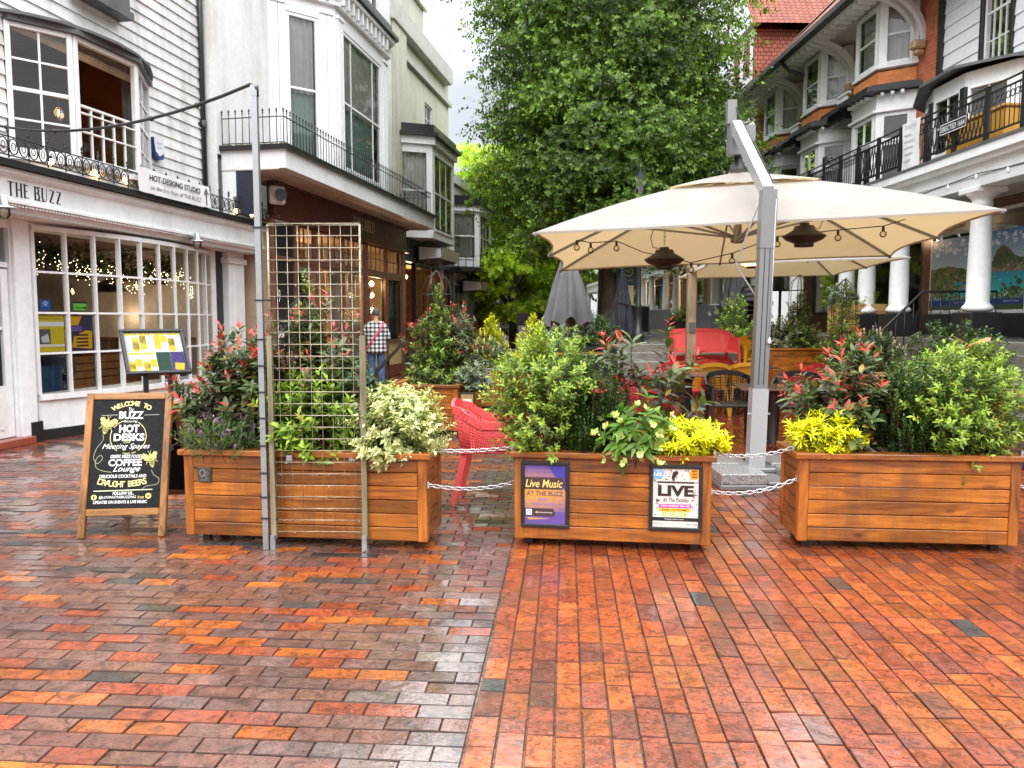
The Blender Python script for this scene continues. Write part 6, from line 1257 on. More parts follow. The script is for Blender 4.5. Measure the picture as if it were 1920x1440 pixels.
def canted(par,x0,x1,y0,dp,cant,z0,z1,wz0,wz1,top=False,low=False):
    P=[(x0,y0),(x0+cant,y0-dp),(x1-cant,y0-dp),(x1,y0)]; b=MB()
    for i in range(3):
        F,l=facet(*P[i],*P[i+1]); b.M=F; w_=(.10,l-.10)
        holes_wall(b,0,l,z0,z1,[(*w_,wz0,wz1)],.1,0)
        if low:
            zt=wz1-.62; window(par,F,*w_,zt,wz1,2 if i==1 else 1,1,False,.07,.05,None,'leaded','whitewood',d=.02); window(par,F,*w_,wz0,zt-.001,2 if i==1 else 1,1,False,.07,.06,None,'glassup','whitewood',d=.02)
        else: window(par,F,*w_,wz0,wz1,1,1,True,.07,.03,None if i==0 else 'blind','glassup','whitewood',d=.02)  # pale sheet added behind two of three panes, imitating bright sky reflected there
        b.cbox(-.03,-.05,wz0-.07,l+.03,-.002,wz0-.005,.01)
        if low: b.cbox(-.03,-.08,z1-.42,l+.03,-.002,z1-.36,.01)
    b.M=None; b.prism(P,z1-.01,z1,'z'); b.build('bay',M['whitewood'],par); return P
M['leaded']=glassmat('leaded_glass',(.35,.42,.36),.14); M['blind']=mat('pale_sky_reflection',(.62,.62,.60),.8,var=.04)  # pale colour stands in for sky reflection on the upper bay panes
for k,x1 in enumerate((-2.95,-5.95,-8.95)):
    x0=x1-2.05
    P=canted(bh,x0,x1,WY-.01,.62,.47,6.98,8.42,7.06,8.36)
    a=MB(); a.prism([(x-.0,y-.012) for x,y in P],6.62,6.93,'z'); a.build('brick_apron',M['orangebrick'],bh)
    Pl=canted(bh,x0-.02,x1+.02,WY-.01,.64,.47,4.1,6.46,4.35,6.02,low=True)
    r=MB(); r.prism([(x0-.25,WY),(x0+.33,WY-.94),(x1-.33,WY-.94),(x1+.22,WY)],6.47,6.58,'z'); r.prism([(x0-.05,WY),(x0+.45,WY-.76),(x1-.45,WY-.76),(x1+.05,WY)],6.58,6.65,'z'); r.build('bay_roof',M['gutter'],bh)
    d=MB()
    for i in range(3):
        F,l=facet(*Pl[i],*Pl[i+1]); d.M=F
        for q in range(int(l/.2)): d.cbox(.1+q*.2,-.17,6.38,.17+q*.2,-.002,6.455,.008)
    d.M=None; d.build('dentils',M['whitewood'],bh)
    pts=[]
    for q in range(9): a=PI/2*q/8; pts.append((1.78-1.08*(1-cos(a))*1.0,8.42-1.05*(1-sin(a))))
    for xx in (x1-.10,x1+.18):
        c=MB(); ar=[V((xx,1.80-1.05*(1-cos(PI/2*q/10)),7.38+1.02*sin(PI/2*q/10))) for q in range(11)]
        for q in range(10): c.bar(ar[q],ar[q+1],.10,.13,(1,0,0))
        c.build('eaves_bracket',M['whitewood'],bh)
    e=MB(); e.cbox(x1+.10,1.52,7.20,x1+.32,1.79,7.38,.03); e.cbox(x1+.13,1.58,7.08,x1+.29,1.79,7.20,.04); e.build('bracket_stone',mat('bath_stone',(.48,.34,.19),.7),bh)
for x0,x1 in ((-5.5,-4.95),(-8.5,-7.95)):
    m=MB(); m.box(x0,1.2,6.62,x1+.05,1.28,6.66); m.box(x0,1.2,6.93,x1+.05,1.28,6.98)
    for i in range(6): m.box(x0+.01+i*.085,1.22,6.66,x0+.045+i*.085,1.26,6.93)
    m.build('balustrade',M['whitewood'],bh)
    m=MB(); m.box(x0-.3,.92,6.475,x1+.12,1.79,6.575); m.box(x0-.3,1.1,6.30,x1+.12,1.79,6.474); m.build('link_roof',M['gutter'],bh)
m=MB(); m.box(-13.3,.62,8.465,-1.98,WY,8.50); m.build('soffit',M['whitewood'],bh)
m=MB()
for i in range(38): x=-13+i*.29; m.cbox(x,.66,8.36,x+.10,1.05,8.464,.01)
m.build('modillions',M['whitewood'],bh)
m=MB(); moulding(m,-13.35,-1.95,[(.42,8.48),(.42,8.60),(.58,8.62),(.62,8.48)]); m.tube([(-7.5,.50,8.5),(-7.5,.75,8.25),(-7.45,1.2,8.1),(-7.42,1.7,7.7)],.05,8); m.build('gutter',M['gutter'],bh)
m=MB(); 
m.add([(-13.4,.45,8.58),(-1.95,.45,8.58),(-1.95,3.9,11.93),(-13.4,3.9,11.93),(-13.4,.60,8.52),(-1.95,.60,8.52)],[(0,1,2,3),(0,1,5,4)]); m.build('roof',M['redtile'],bh)
m=MB(); m.add([(-9.35,1.0,9.16),(-9.2,1.0,9.16),(-9.0,4.2,12.3),(-11.6,4.2,12.3)],[(0,1,2,3)]); m.build('valley_roof',M['greytile'],bh)
dm=MB(); dm.box(-12.6,.75,8.75,-10.4,4.5,10.4); dm.build('dormer_cheek',M['redtile'],bh)
dm=MB(); holes_wall(dm,-12.62,-10.38,8.9,10.5,[(-12.35,-11.6,9.1,10.3),(-11.4,-10.65,9.1,10.3)],.1,.72); dm.prism([(-12.9,10.5),(-10.1,10.5),(-11.5,12.4)],.60,.9,'y'); 
df=dm.build('dormer',M['whitewood'],bh)
for a,b in ((-12.35,-11.6),(-11.4,-10.65)): window(bh,T3(0,.76,0),a,b,9.1,10.3,2,2,True,.05,.03,None,'glassup')
m=MB(); m.add([(-13.0,.55,10.45),(-11.5,.55,12.55),(-11.5,6,12.55),(-13.0,6,10.45)],[(0,1,2,3)]); m.add([(-10.0,.55,10.45),(-11.5,.55,12.55),(-11.5,6,12.55),(-10.0,6,10.45)],[(0,1,2,3)]); m.build('dormer_roof',M['redtile'],bh)
# plain pale houses above the far colonnade
for k,(a,b,h,mt,t) in enumerate(((-24,-13.4,8.2,'white','pale house above the colonnade, behind the big tree'),(-37,-24.2,9.4,'cream','cream house above the far colonnade'),(-52,-37.2,8.0,'white','farthest pale house above the colonnade'))):
    o=thing('terraced_house',t,'house',RO,RROT); ws=[(x,x+1.0,5.0,6.7) for x in np.arange(a+1,b-1.2,2.4)]; m=MB(); holes_wall(m,a,b,4.07,h,ws,.15,WY); m.quad((a,WY,h),(b,WY,h),(b,8,h),(a,8,h)); m.quad((b,WY,4.07),(b,WY,h),(b,8,h),(b,8,4.07)); m.quad((a,WY,4.07),(a,8,4.07),(a,8,h),(a,WY,h)); m.build('wall',M[mt],o)
    for w_ in ws: window(o,T3(0,WY+.05,0),*w_,2,4,True,.05,.02)
    m=MB(); m.cbox(a,WY-.4,h-.25,b,WY-.002,h-.02,.02); m.build('cornice',M['white'],o)
    m=MB(); m.add([(a-.1,WY-.4,h),(b+.1,WY-.4,h),(b,5,h+2.6),(a,5,h+2.6)],[(0,1,2,3)]); m.build('roof',M['redtile'],o)
# ================================================================ trees
def tree(label,loc,H,rx,ry,zb,trunk_h,tr,nsp,seed,c0,c1,prof,leaf=(.105,.085),group='trees along the walk'):
    rs=np.random.RandomState(seed); o=thing('lime_tree',label,'tree',loc,0,group); m=MB(); rr=random.Random(seed)
    m.tube([(0,0,-.05),(.02,0,.3),(.05,.03,trunk_h*.5),(0,0,trunk_h),(.1,.1,H*.55),(.05,0,H*.8)],[tr*1.5,tr*1.1,tr,tr*.92,tr*.5,tr*.15],12); m.build('trunk',M['bark'],o)
    # boughs carrying clumps
    B=[];
    m=MB()
    for i in range(24):
        t=rr.uniform(.02,.9); a=rr.uniform(0,6.28)+i*2.4; r=prof(t); z=zb+(H-zb)*t; e=(rx*r*.6*cos(a),ry*r*.6*sin(a),z+.3); s=(0,0,max(trunk_h*.75,z-1.6*r-.4)); md=(e[0]*.5,e[1]*.5,(s[2]+e[2])/2+.25); m.tube([s,md,e],[tr*.26,tr*.13,tr*.03],6)
    m.build('limbs',M['bark'],o)
    TN=[]; P=[];D=[]
    while len(P)<nsp:
        t=rs.uniform(0,1); pr=prof(t)
        if rs.uniform(0,1)>pr: continue
        a=rs.uniform(0,2*PI); r=pr*(.30+.70*math.sqrt(rs.uniform(0,1)))*(1+.10*sin(4*a+9*t)+.07*sin(7*a-13*t))
        c=np.array([rx*r*cos(a),ry*r*sin(a),zb+(H-zb)*t]); od=np.array([cos(a),sin(a),.1]); k=int(rs.randint(18,36)); tone=float(np.clip(rs.normal(1.05,.40),.45,2.0)); ex=rs.uniform(.8,1.35)*rx/3.35
        for _ in range(k):
            q=rs.normal(0,1,3)*np.array([.42,.42,.11])*ex; q[2]-=.12*(q[0]**2+q[1]**2)*.6; P.append(c+q); D.append(od+rs.normal(0,.45,3)+np.array([0,0,-.10])); TN.append(tone)
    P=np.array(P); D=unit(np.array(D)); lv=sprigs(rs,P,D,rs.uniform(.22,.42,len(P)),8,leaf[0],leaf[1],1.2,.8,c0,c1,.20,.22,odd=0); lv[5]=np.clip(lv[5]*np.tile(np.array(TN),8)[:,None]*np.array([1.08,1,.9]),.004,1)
    leafmesh('crown',lv,TREEL,o,.1,.25,((.4,1),)); return o
blunt=lambda t: (min(1,.50+t*3.2) if t<.16 else 1.0)*math.sqrt(max(0,1-max(0,(t-.72)/.31)**2))
egg=lambda t: (min(1,.50+t*3.2) if t<.16 else 1.0)*math.sqrt(max(0,1-max(0,(t-.6)/.44)**2))
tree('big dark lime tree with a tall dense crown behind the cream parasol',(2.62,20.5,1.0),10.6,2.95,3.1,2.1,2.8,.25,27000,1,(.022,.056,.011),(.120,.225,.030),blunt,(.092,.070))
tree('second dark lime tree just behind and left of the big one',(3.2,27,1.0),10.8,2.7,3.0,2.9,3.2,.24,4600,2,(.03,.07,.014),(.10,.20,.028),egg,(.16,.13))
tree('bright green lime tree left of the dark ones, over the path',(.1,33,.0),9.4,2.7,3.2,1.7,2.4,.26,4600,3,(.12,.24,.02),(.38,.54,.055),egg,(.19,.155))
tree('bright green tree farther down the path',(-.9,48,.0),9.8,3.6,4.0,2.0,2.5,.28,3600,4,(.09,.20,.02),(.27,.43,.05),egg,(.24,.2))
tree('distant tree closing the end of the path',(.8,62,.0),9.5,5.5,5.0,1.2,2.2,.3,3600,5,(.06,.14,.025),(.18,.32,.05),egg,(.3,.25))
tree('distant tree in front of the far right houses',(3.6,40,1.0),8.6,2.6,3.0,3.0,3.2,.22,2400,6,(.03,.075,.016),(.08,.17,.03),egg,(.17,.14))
# ================================================================ terrace furniture
def plastic(n,c): return mat(n,c,.38,var=.06,vs=5)
M['coral']=plastic('coral_red_plastic',(.70,.085,.085)); M['red']=plastic('deep_red_plastic',(.42,.025,.025)); M['yellow']=plastic('yellow_plastic',(.72,.40,.015)); M['mustard']=plastic('mustard_plastic',(.55,.28,.02)); M['anthra']=plastic('anthracite_plastic',(.022,.020,.021))
def chair_root(label,mt,loc,rz,solid=False,w=.58,name='armchair',group='terrace armchairs'):
    """moulded armchair facing local +y: perforated wrap-round shell, seat, four splayed legs"""
    o=thing(name,label,'bench' if w>.9 else 'chair',loc,R(rz),group); hw=w/2
    # plan curve of the wrap-round back from front of left arm to front of right arm
    P=[]
    for i in range(41):
        t=i/40
        if t<.3: q=t/.3; P.append((-hw+.005-.012*sin(PI*q),.22-.36*q,0))
        elif t>.7: q=(1-t)/.3; P.append((hw-.005+.012*sin(PI*q),.22-.36*q,0))
        else:
            a=PI+PI*(t-.3)/.4; P.append((hw*(.985)*math.copysign(abs(cos(a))**(.45 if w<.9 else .22),cos(a)),-.14-.13*abs(sin(a))**.7,0))
    def top(t): s=max(0,min(1,(.5-abs(t-.5))/.5)); return .655+.165*(max(0,(s-.52))/.48)**.8 if s>.52 else .655+.01*s
    def pt(i,v): x,y,_=P[i]; z0=.44; z1=top(i/40); z=z0+(z1-z0)*v; lean=.075*v*(1 if abs(x)<hw*.8 else .25); return V((x*(1+.05*v),y-lean,z))
    m=MB(); NV=11
    if solid: m.grid([[pt(i,j/6) for i in range(41)] for j in range(7)])
    else:
        for j in range(NV+1): m.tube([pt(i,j/NV) for i in range(0,41)],.0052,4)
        for i in range(0,41):
            if i%1==0:
                m.tube([pt(i,v) for v in (0,.5,1)],.0058,4)
                if i<40: m.tube([(pt(i,v)+pt(i+1,v))/2 for v in (0,.5,1)],.0058,4)
    m.build('backrest',mt,o)
    m=MB()
    for i in range(40):
        a,b=pt(i,1),pt(i+1,1); m.bar(a,b,.026,.06,(0,0,1))
    m.build('top_rim',mt,o)
    m=MB(); S=[]
    for j in range(9):
        q=j/8; y=.235-.50*q; ww=hw*(1-.02*q); S.append([V((ww*(2*i/8-1),y,.452-.018*sin(PI*q)*(1-(2*i/8-1)**2)+(.0 if j else -.02))) for i in range(9)])
    m.grid(S); S2=[[p-V((0,0,.022)) for p in r] for r in S]; m.grid(S2)
    for a,b in ((S[0],S2[0]),(S[-1],S2[-1]),([r[0] for r in S],[r[0] for r in S2]),([r[-1] for r in S],[r[-1] for r in S2])): m.grid([a,b],False)
    m.build('seat',mt,o)
    for sx in (-1,1):
        m=MB(); m.bar((sx*(hw+.03),.29,0),(sx*(hw-.005),.225,.655),.030,.036,(0,1,0),.042,.058); m.build('leg',mt,o)
        m=MB(); m.bar((sx*(hw-.02),-.33,0),(sx*(hw-.05),-.23,.46),.030,.036,(0,1,0),.042,.055); m.build('leg',mt,o)
    return o
def recolour(o,mt):
    for c in o.children:
        if c.type=='MESH': c.data=c.data.copy(); c.data.materials[0]=mt
c0=chair_root('coral red armchair alone in the gap between two planters',M['coral'],(-.13,6.38,0),-94)
def ch(label,mt,x,y,rz,z=0):
    o=dup(c0,(x,y,z),R(rz),label)
    for c in o.children:
        me=MES.setdefault((c.data.name,mt.name),None)
        if me is None: me=c.data.copy(); me.materials[0]=mt; MES[(c.data.name,mt.name)]=me
        c.data=me
    return o
MES={}
ch('anthracite armchair behind the near table, left of the grey mast',M['anthra'],2.80,9.75,178); ch('anthracite armchair right of the near table',M['anthra'],3.55,9.6,150)
ch('anthracite armchair behind the red tipped shrub, left of the middle table',M['anthra'],1.95,10.3,-80); ch('deep red armchair between the near and the middle table',M['red'],2.62,11.75,190)
ch('deep red armchair facing left beside the timber planter at the steps',M['red'],4.35,11.6,95); ch('deep red armchair with its leg showing through the photinia twigs',M['red'],1.55,9.3,-60)
sd=lambda *a,**k:chair_root(*a,**k)
s0=chair_root('mustard armchair with its back to the viewer at the middle table',M['mustard'],(3.05,12.1,0),8,True,.56,group='solid backed armchairs')
def ch2(label,mt,x,y,rz,z=0):
    o=dup(s0,(x,y,z),R(rz),label)
    for c in o.children:
        k=(c.data.name,mt.name)
        if k not in MES: MES[k]=c.data.copy(); MES[k].materials[0]=mt
        c.data=MES[k]
    return o
ch2('mustard armchair behind the far black table, right of the other mustard one',M['mustard'],3.72,12.2,-10)
ch2('yellow armchair at the bottom of its stack beside the coral bench',M['yellow'],4.48,14.05,182); ch2('yellow armchair on top of its stack beside the coral bench',M['yellow'],4.48,14.12,182,.36)
ch2('red armchair tucked in front of the coral bench',M['red'],3.15,13.1,15)
b0=chair_root('coral bench underneath another coral bench',M['coral'],(3.52,14.05,0),184,True,1.16,'garden_bench','coral benches'); dup(b0,(3.50,14.12,.50),R(184),'coral bench stacked on top of another coral bench')
def table(label,x,y,rz,s=.78,h=.735,mt='anthra',sx=1):
    o=thing('cafe_table',label,'table',(x,y,0),R(rz),'tables on the terrace'); m=MB(); m.cbox(-s/2*sx,-s/2,h-.018,s/2*sx,s/2,h,.008); m.build('tabletop',M[mt],o)
    m=MB(); m.lathe([(.20,0),(.10,-.02),(.055,-.10),(.05,-.55),(.07,-.62),(.07,-.64)],(0,0,h-.02),12); m.build('pedestal',M['anthra'],o)
    for a in (45,135,225,315): m=MB(); m.bar((.05*cos(R(a)),.05*sin(R(a)),.10),(.36*cos(R(a)),.36*sin(R(a)),.02),.05,.04); m.build('leg',M['anthra'],o)
    return o
M['tabletop']=mat('worn_brown_tabletop',(.15,.105,.085),.22,var=.35,vs=4); M['lightwood']=woodmat('pale_tabletop_timber',(.46,.27,.10),(.58,.37,.16),(.30,.15,.05),0,.35); M['bartop']=woodmat('yellow_bar_timber',(.50,.25,.035),(.60,.33,.05),(.3,.13,.02),0,.4)
table('brown table right behind the grey mast, with a hexagonal card holder',3.02,8.85,-8,.84,mt='tabletop'); table('dark brown table left of the mast, second from the front',2.52,10.95,-4,.80,mt='tabletop'); table('black table in front of the mustard chairs',3.75,12.75,3,.95,mt='anthra',sx=1.15)
table('pale timber table behind the dense red tipped shrub',5.15,10.6,-5,.75,.76,'lightwood',1.5); table('pale timber table at the right edge behind the lime green bush',5.35,7.85,0,.8,.76,'lightwood',1.3); table('yellow timber bar table under the closed grey parasol',1.02,11.5,0,.62,1.01,'bartop',1.45)
o=thing('card_holder','clear hexagonal card holder on the brown table behind the mast','card holder',(3.05,8.72,.736),R(10)); m=MB(); m.prism([(.075*cos(R(60*k+30))*.8,.135+.085*sin(R(60*k+30))) for k in range(6)],-.003,.003,'y'); m.build('panel',glassmat('pink_acrylic',(.80,.70,.68),.12),o); m=MB(); m.cbox(-.045,-.02,0,.045,.02,.04,.004); m.build('block',M['lightwood'],o)
o=thing('card_holder','small clear hexagonal card holder left of the coral bench','card holder',(2.52,11.05,.736),R(-5)); m=MB(); m.prism([(.06*cos(R(60*k+30))*.8,.115+.07*sin(R(60*k+30))) for k in range(6)],-.003,.003,'y'); m.build('panel',glassmat('smoky_acrylic',(.7,.66,.66),.12),o); m=MB(); m.cbox(-.035,-.02,0,.035,.02,.035,.004); m.build('block',M['lightwood'],o)
# ================================================================ planters and plants farther back
planter('timber planter behind the red chair on the left, holding tall shrubs',-1.62,10.05,-7,.92,1.9,.66,21)
planter('low timber chest planter with a slate top at the middle of the walk',-.80,12.9,-3,1.5,.6,.66,22)
planter('tall timber planter in front of the steps behind the yellow chairs',4.42,13.2,-3,1.15,.8,1.02,23,8)
planter('timber planter in front of the steps holding a climber and white flowers',4.68,11.95,3,1.25,.45,.62,24)
planter('timber planter at the steps holding the wide laurel, far right',4.90,9.25,-2,1.05,.5,.62,25)
sl_=thing('slate_slab','dark slate slab lying on the low timber chest planter','slab',(-.85,12.85,.662),R(-3)); m=MB(); m.cbox(0,0,0,1.6,.72,.03,.006); m.build('slab',M['stone'],sl_)
tb=thing('black_trough','long black trough at the foot of the raised walk','trough',(.75,13.6,0)); m=MB(); m.cbox(0,0,0,1.12,.45,1.0,.01); m.cbox(-.02,-.02,.97,1.14,.0,1.02,.005); m.build('box',M['plastic'],tb); m=MB(); m.box(.03,.03,1.0,1.09,.42,1.03); m.build('soil',M['soil'],tb)
plant('laurel_shrub','round dark laurel filling the black trough','shrub',(1.42,13.85,1.0),'laurel',.55,.50,.28,31,None,1.2); plant('dark_grass_bush','small grey bronze bush at the left end of the black trough','bush',(.95,13.8,1.0),'greybush',.36,.26,.22,32,None,.8)
plant('climbing_shrub','tall dark green shrub trained up an obelisk in the left back planter','shrub',(-1.02,10.45,.56),'climber',1.32,.44,.36,33,None,1.25)
plant('photinia_shrub','red tipped shrub behind the red chair, at the right of the left back planter','shrub',(-.78,10.85,.56),'photinia',1.12,.32,.4,34,'red tipped shrubs',.9)
plant('photinia_shrub','wine red shrub at the left of the left back planter','shrub',(-1.22,11.2,.56),'photinia',1.0,.32,.3,35,'red tipped shrubs',.7)
plant('grey_bush','grey variegated trailing bush at the corner of the left back planter','bush',(-.50,10.25,.55),'greybush',.28,.2,.2,36,None,.6)
plant('golden_conifer','golden bush behind the chest planter, left of its twin','bush',(-.42,15.6,.45),'goldcone',1.12,.52,.42,37,'golden bushes',2); plant('golden_conifer','golden bush behind the chest planter, right of its twin','bush',(.42,15.2,.45),'goldcone',1.12,.55,.42,38,'golden bushes',2)
for x,t in ((-.42,'pot of the left golden bush'),(.48,'pot of the right golden bush')):
    o=thing('plant_pot',t,'pot',(x,15.6 if x<0 else 15.2,0)); m=MB(); m.lathe([(.22,0),(.30,.44),(.33,.46),(.33,.50),(.28,.50),(.27,.45),(0,.45)],n=16); m.build('pot',M['lead'],o)
plant('skimmia_plant','white flowering bush in front of the golden bushes','bush',(-.42,13.25,.60),'skimmia',.50,.40,.3,39,'white flowering bushes',.9)
plant('lavender_plant','bluish low plant at the edge of the chest planter','plant',(-.15,13.05,.60),'lavender',.26,.35,.2,40)
plant('clipped_shrub','bright green upright shrub on the tall timber planter','shrub',(5.05,13.55,.94),'climber',1.05,.34,.32,41,None,1.2); plant('variegated_bush','grey white bush on the tall timber planter','bush',(4.75,13.5,.94),'greybush',.50,.32,.3,42,None,1.0); plant('laurel_shrub','dark low shrub at the left end of the tall timber planter','shrub',(4.5,13.7,.94),'laurel',.48,.22,.25,43,None,.6)
plant('climbing_shrub','tall green climber in front of the steps, left of the white flowers','shrub',(5.25,12.2,.55),'climber',1.50,.42,.36,44,None,1.3); plant('skimmia_plant','white flowering bush in front of the steps','bush',(5.72,12.1,.55),'skimmia',.75,.38,.3,45,'white flowering bushes',1.0); plant('lupin_plant','leafy plant with purple flower spikes at the foot of the steps','plant',(5.85,12.25,.55),'lupin',.66,.28,.3,46,None,.7)
plant('laurel_shrub','wide glossy laurel at the steps under the right-hand column','shrub',(5.40,9.5,.55),'laurel',.90,.50,.4,47,None,1.5); plant('laurel_shrub','second glossy laurel at the right edge of the steps','shrub',(5.75,9.45,.55),'laurel',.76,.42,.4,48,None,1.0)
plant('rose_bush','loose bush with pale flowers in front of the lettered grey barrier','bush',(5.02,17.4,1.0),'lime',1.0,.42,.4,49,None,.8); plant('lime_bush','small lime green bush in the brown trough by the barrier','bush',(5.75,25.8,1.42),'lime',.45,.5,.3,50,None,.9)
o=thing('wooden_trough','brown wooden trough beside the plain grey barrier','trough',(5.25,25.6,1.0)); m=MB(); rg=random.Random(2); boards(m,0,1.0,.05,.5,4,0,'x',rg=rg); boards(m,0,1.0,.05,.5,4,.38,'x',rg=rg); boards(m,.02,.38,.05,.5,4,0,'y',rg=rg); boards(m,.02,.38,.05,.5,4,.98,'y',rg=rg); m.build('boards',M['bark'],o); m=MB(); m.box(.03,.03,.02,.97,.37,.46); m.build('soil',M['soil'],o)
def obelisk(label,x,y,z,h,rad):
    o=thing('garden_obelisk',label,'obelisk',(x,y,z),0,'metal plant obelisks'); m=MB()
    for k in range(6): a=k*PI/3; m.tube([(rad*cos(a),rad*sin(a),0),(rad*cos(a),rad*sin(a),h*.82),(rad*.75*cos(a),rad*.75*sin(a),h*.92),(0,0,h)],.006,5)
    for zz in (.3,.55,.8): m.tube([(rad*cos(k*PI/8),rad*sin(k*PI/8),h*zz) for k in range(16)],.005,4,closed=True)
    m.build('frame',M['iron'],o)
obelisk('pointed metal obelisk in the left back planter',-1.02,10.5,.55,1.62,.20); obelisk('pointed metal obelisk in the trellis planter behind the mesh',onp(PL,.72,.34).x,onp(PL,.72,.34).y,.56,1.12,.13); obelisk('pointed metal obelisk around the tall climber at the steps',5.25,12.2,.55,1.6,.2); obelisk('pointed metal obelisk on the tall timber planter',5.05,13.6,.94,1.35,.18)
o=thing('dragonfly_ornament','copper dragonfly ornament on a rod above the wide laurel','ornament',(5.05,8.55,.9)); m=MB(); m.tube([(0,0,-.4),(0,0,.30)],.004,5); m.build('rod',M['iron'],o)
M['copper']=mat('copper_sheet',(.55,.24,.10),.35,metal=.5,var=.2)
m=MB(); m.tube([(-.02,.0,.28),(.03,-.02,.32),(.09,-.03,.35)],[.010,.02,.012],7); m.build('body',M['copper'],o); m=MB()
for d in (V((-.21,.02,.11)),V((.24,.02,.08))):
    b=V((.03,-.02,.325)); n=V((0,.06,.028)); m.add([b,b+d*.4-n*.6,b+d*.85-n*.7,b+d,b+d*.85+n*.5,b+d*.4+n*.4],[(0,1,2,3,4,5)])
m.build('wings',M['copper'],o)
ps2=thing('framed_poster','small framed poster on the front of the left back planter','poster',(-.68,9.955,.16),R(-7)); m=MB(); m.cbox(0,-.02,0,.20,0,.40,.004); m.build('frame',M['plastic'],ps2); k=MB(UP@T3(0,0,.0215)); k.col=(.35,.22,.10); k.quad((.02,.02,0),(.18,.02,0),(.18,.38,0),(.02,.38,0)); k.col=(.10,.08,.25); k.shape([(.02,.2),(.18,.12),(.18,.02),(.02,.02)],T3(0,0,.001)); k.col=(.8,.7,.5); k.quad((.04,.28,.001),(.16,.28,.001),(.16,.32,.001),(.04,.32,.001)); k.build('print',INK,ps2)
chain((-.42,11.9,.55),(-.62,12.95,.52),.10,'short chain between the left back planter and the chest planter'); chain((5.55,13.2,1.0),(6.05,12.6,.75),.08,'chain running from the tall timber planter along the steps')
# closed parasols, lamp post, barriers, signs
def closed(label,x,y,z,h,rr,mt,foot=0):
    o=thing('closed_parasol',label,'parasol',(x,y,z),0,'closed parasols'); m=MB(); m.tube([(0,0,0),(0,0,h)],.022,8); m.build('pole',M['alu'],o); m=MB(); G=[]; n=64
    for j in range(13):
        t=j/12; zz=h-.04-(h-foot)*t; r=.03+rr*t**.85; G.append([(r*(1+(.17*sin(8*a+t)+.05*sin(19*a))*min(1,t*2))*cos(a),r*(1+(.17*sin(8*a+t)+.05*sin(19*a))*min(1,t*2))*sin(a),zz+(.05*sin(8*a+t)+.04*sin(3*a))*t**6) for a in [2*PI*q/n for q in range(n+1)]])
    m.grid(G); m.build('folded_canopy',mt,o); m=MB(); m.lathe([(.03,0),(.035,.05),(.0,.07)],(0,0,h-.01),8); m.build('finial',M['plastic'],o); return o
closed('closed grey parasol left of the big cream one',.82,11.4,0,2.62,.30,M['greycloth'],1.50); closed('closed dark parasol beside the tree trunk',2.62,18.4,1.0,1.75,.26,M['darkcloth'],.2); closed('closed charcoal parasol between the colonnade columns',6.2,21.5,1.0,2.4,.34,M['greycloth'],.9)
lp=thing('street_lamp','tall black street lamp with a lantern in front of the dark trees','street lamp',(2.78,17.0,1.0)); m=MB(); m.lathe([(.13,0),(.13,.25),(.09,.30),(.075,.75),(.09,.78),(.055,.85),(.05,1.9),(.065,1.93),(.045,1.98),(.04,3.05),(.07,3.1)],n=14); m.build('post',M['iron'],lp); m=MB(); m.lathe([(.10,3.12),(.19,3.50),(.185,3.52)],n=6); m.build('lantern',glassmat('lantern_glass',(.55,.56,.5),.2),lp); m=MB(); m.lathe([(.21,3.52),(.10,3.66),(.03,3.72),(.0,3.82)],n=6)
for k in range(6): a=k*PI/3; m.bar((.10*cos(a),.10*sin(a),3.12),(.19*cos(a),.19*sin(a),3.52),.012,.012)
m.build('lantern_frame',M['iron'],lp)
hs_=thing('hanging_sign','small dark green hanging sign with a gold bird, beside the lamp post','sign',(3.1,20.2,2.4)); m=MB(); m.box(-.38,-.02,0,.2,.02,.52); m.build('board',mat('dark_green',(.012,.075,.07),.4),hs_); k=MB(T3(0,-.023,0)@UP); k.stroke([(-.2,.30),(-.12,.25),(-.02,.24),(.04,.32),(.03,.42),(-.06,.40)],.035,I4); k.stroke([(-.16,.40),(-.05,.33)],.03,I4); fit(k,'THE BIRD',-.09,.12,.34,.05,I4); k.build('emblem',mat('gilt',(.45,.40,.16),.4,var=0),hs_); m=MB(); m.tube([(.2,0,.56),(-.4,0,.56)],.014,5); m.tube([(.22,0,-1.4),(.22,0,.7)],.03,6); m.build('bracket',M['iron'],hs_)
def barrier(label,x,y,z,w_,h,col,txt=None,rz=0):
    o=thing('cafe_barrier',label,'barrier',(x,y,z),R(rz),'grey canvas cafe barriers'); m=MB(); m.grid([[(w_*i/10,.01*sin(i*1.4+j*.6),.12+(h-.16)*j/4) for i in range(11)] for j in range(5)]); m.build('canvas',mat(label[:12].replace(' ','_'),col,.7,var=.08,vs=3),o)
    for xx in (-.02,w_+.02): m=MB(); m.tube([(xx,0,0),(xx,0,h+.02)],.02,7); m.lathe([(.16,0),(.16,.02),(.03,.03)],(xx,0,0),12); m.build('post',M['galv'],o)
    m=MB(); m.tube([(-.02,0,h-.02),(w_+.02,0,h-.02)],.015,6); m.build('rail',M['galv'],o)
    if txt:
        k=MB(T3(0,-.022,0)@UP); k.arctxt(txt,.15,T3(w_*.42,h*.70,0),.42,.8,off=.002); k.build('lettering',M['whitewood'],o)
barrier('plain pale grey barrier beside the lamp post',5.12,30,1.0,1.05,.92,(.27,.28,.29)); barrier('dark grey barrier lettered EGG behind the coral bench',5.24,22,1.0,1.35,.95,(.10,.10,.105),'E G G'); barrier('dark barrier half hidden behind the lamp post',3.45,24,1.0,.8,.95,(.03,.03,.033))
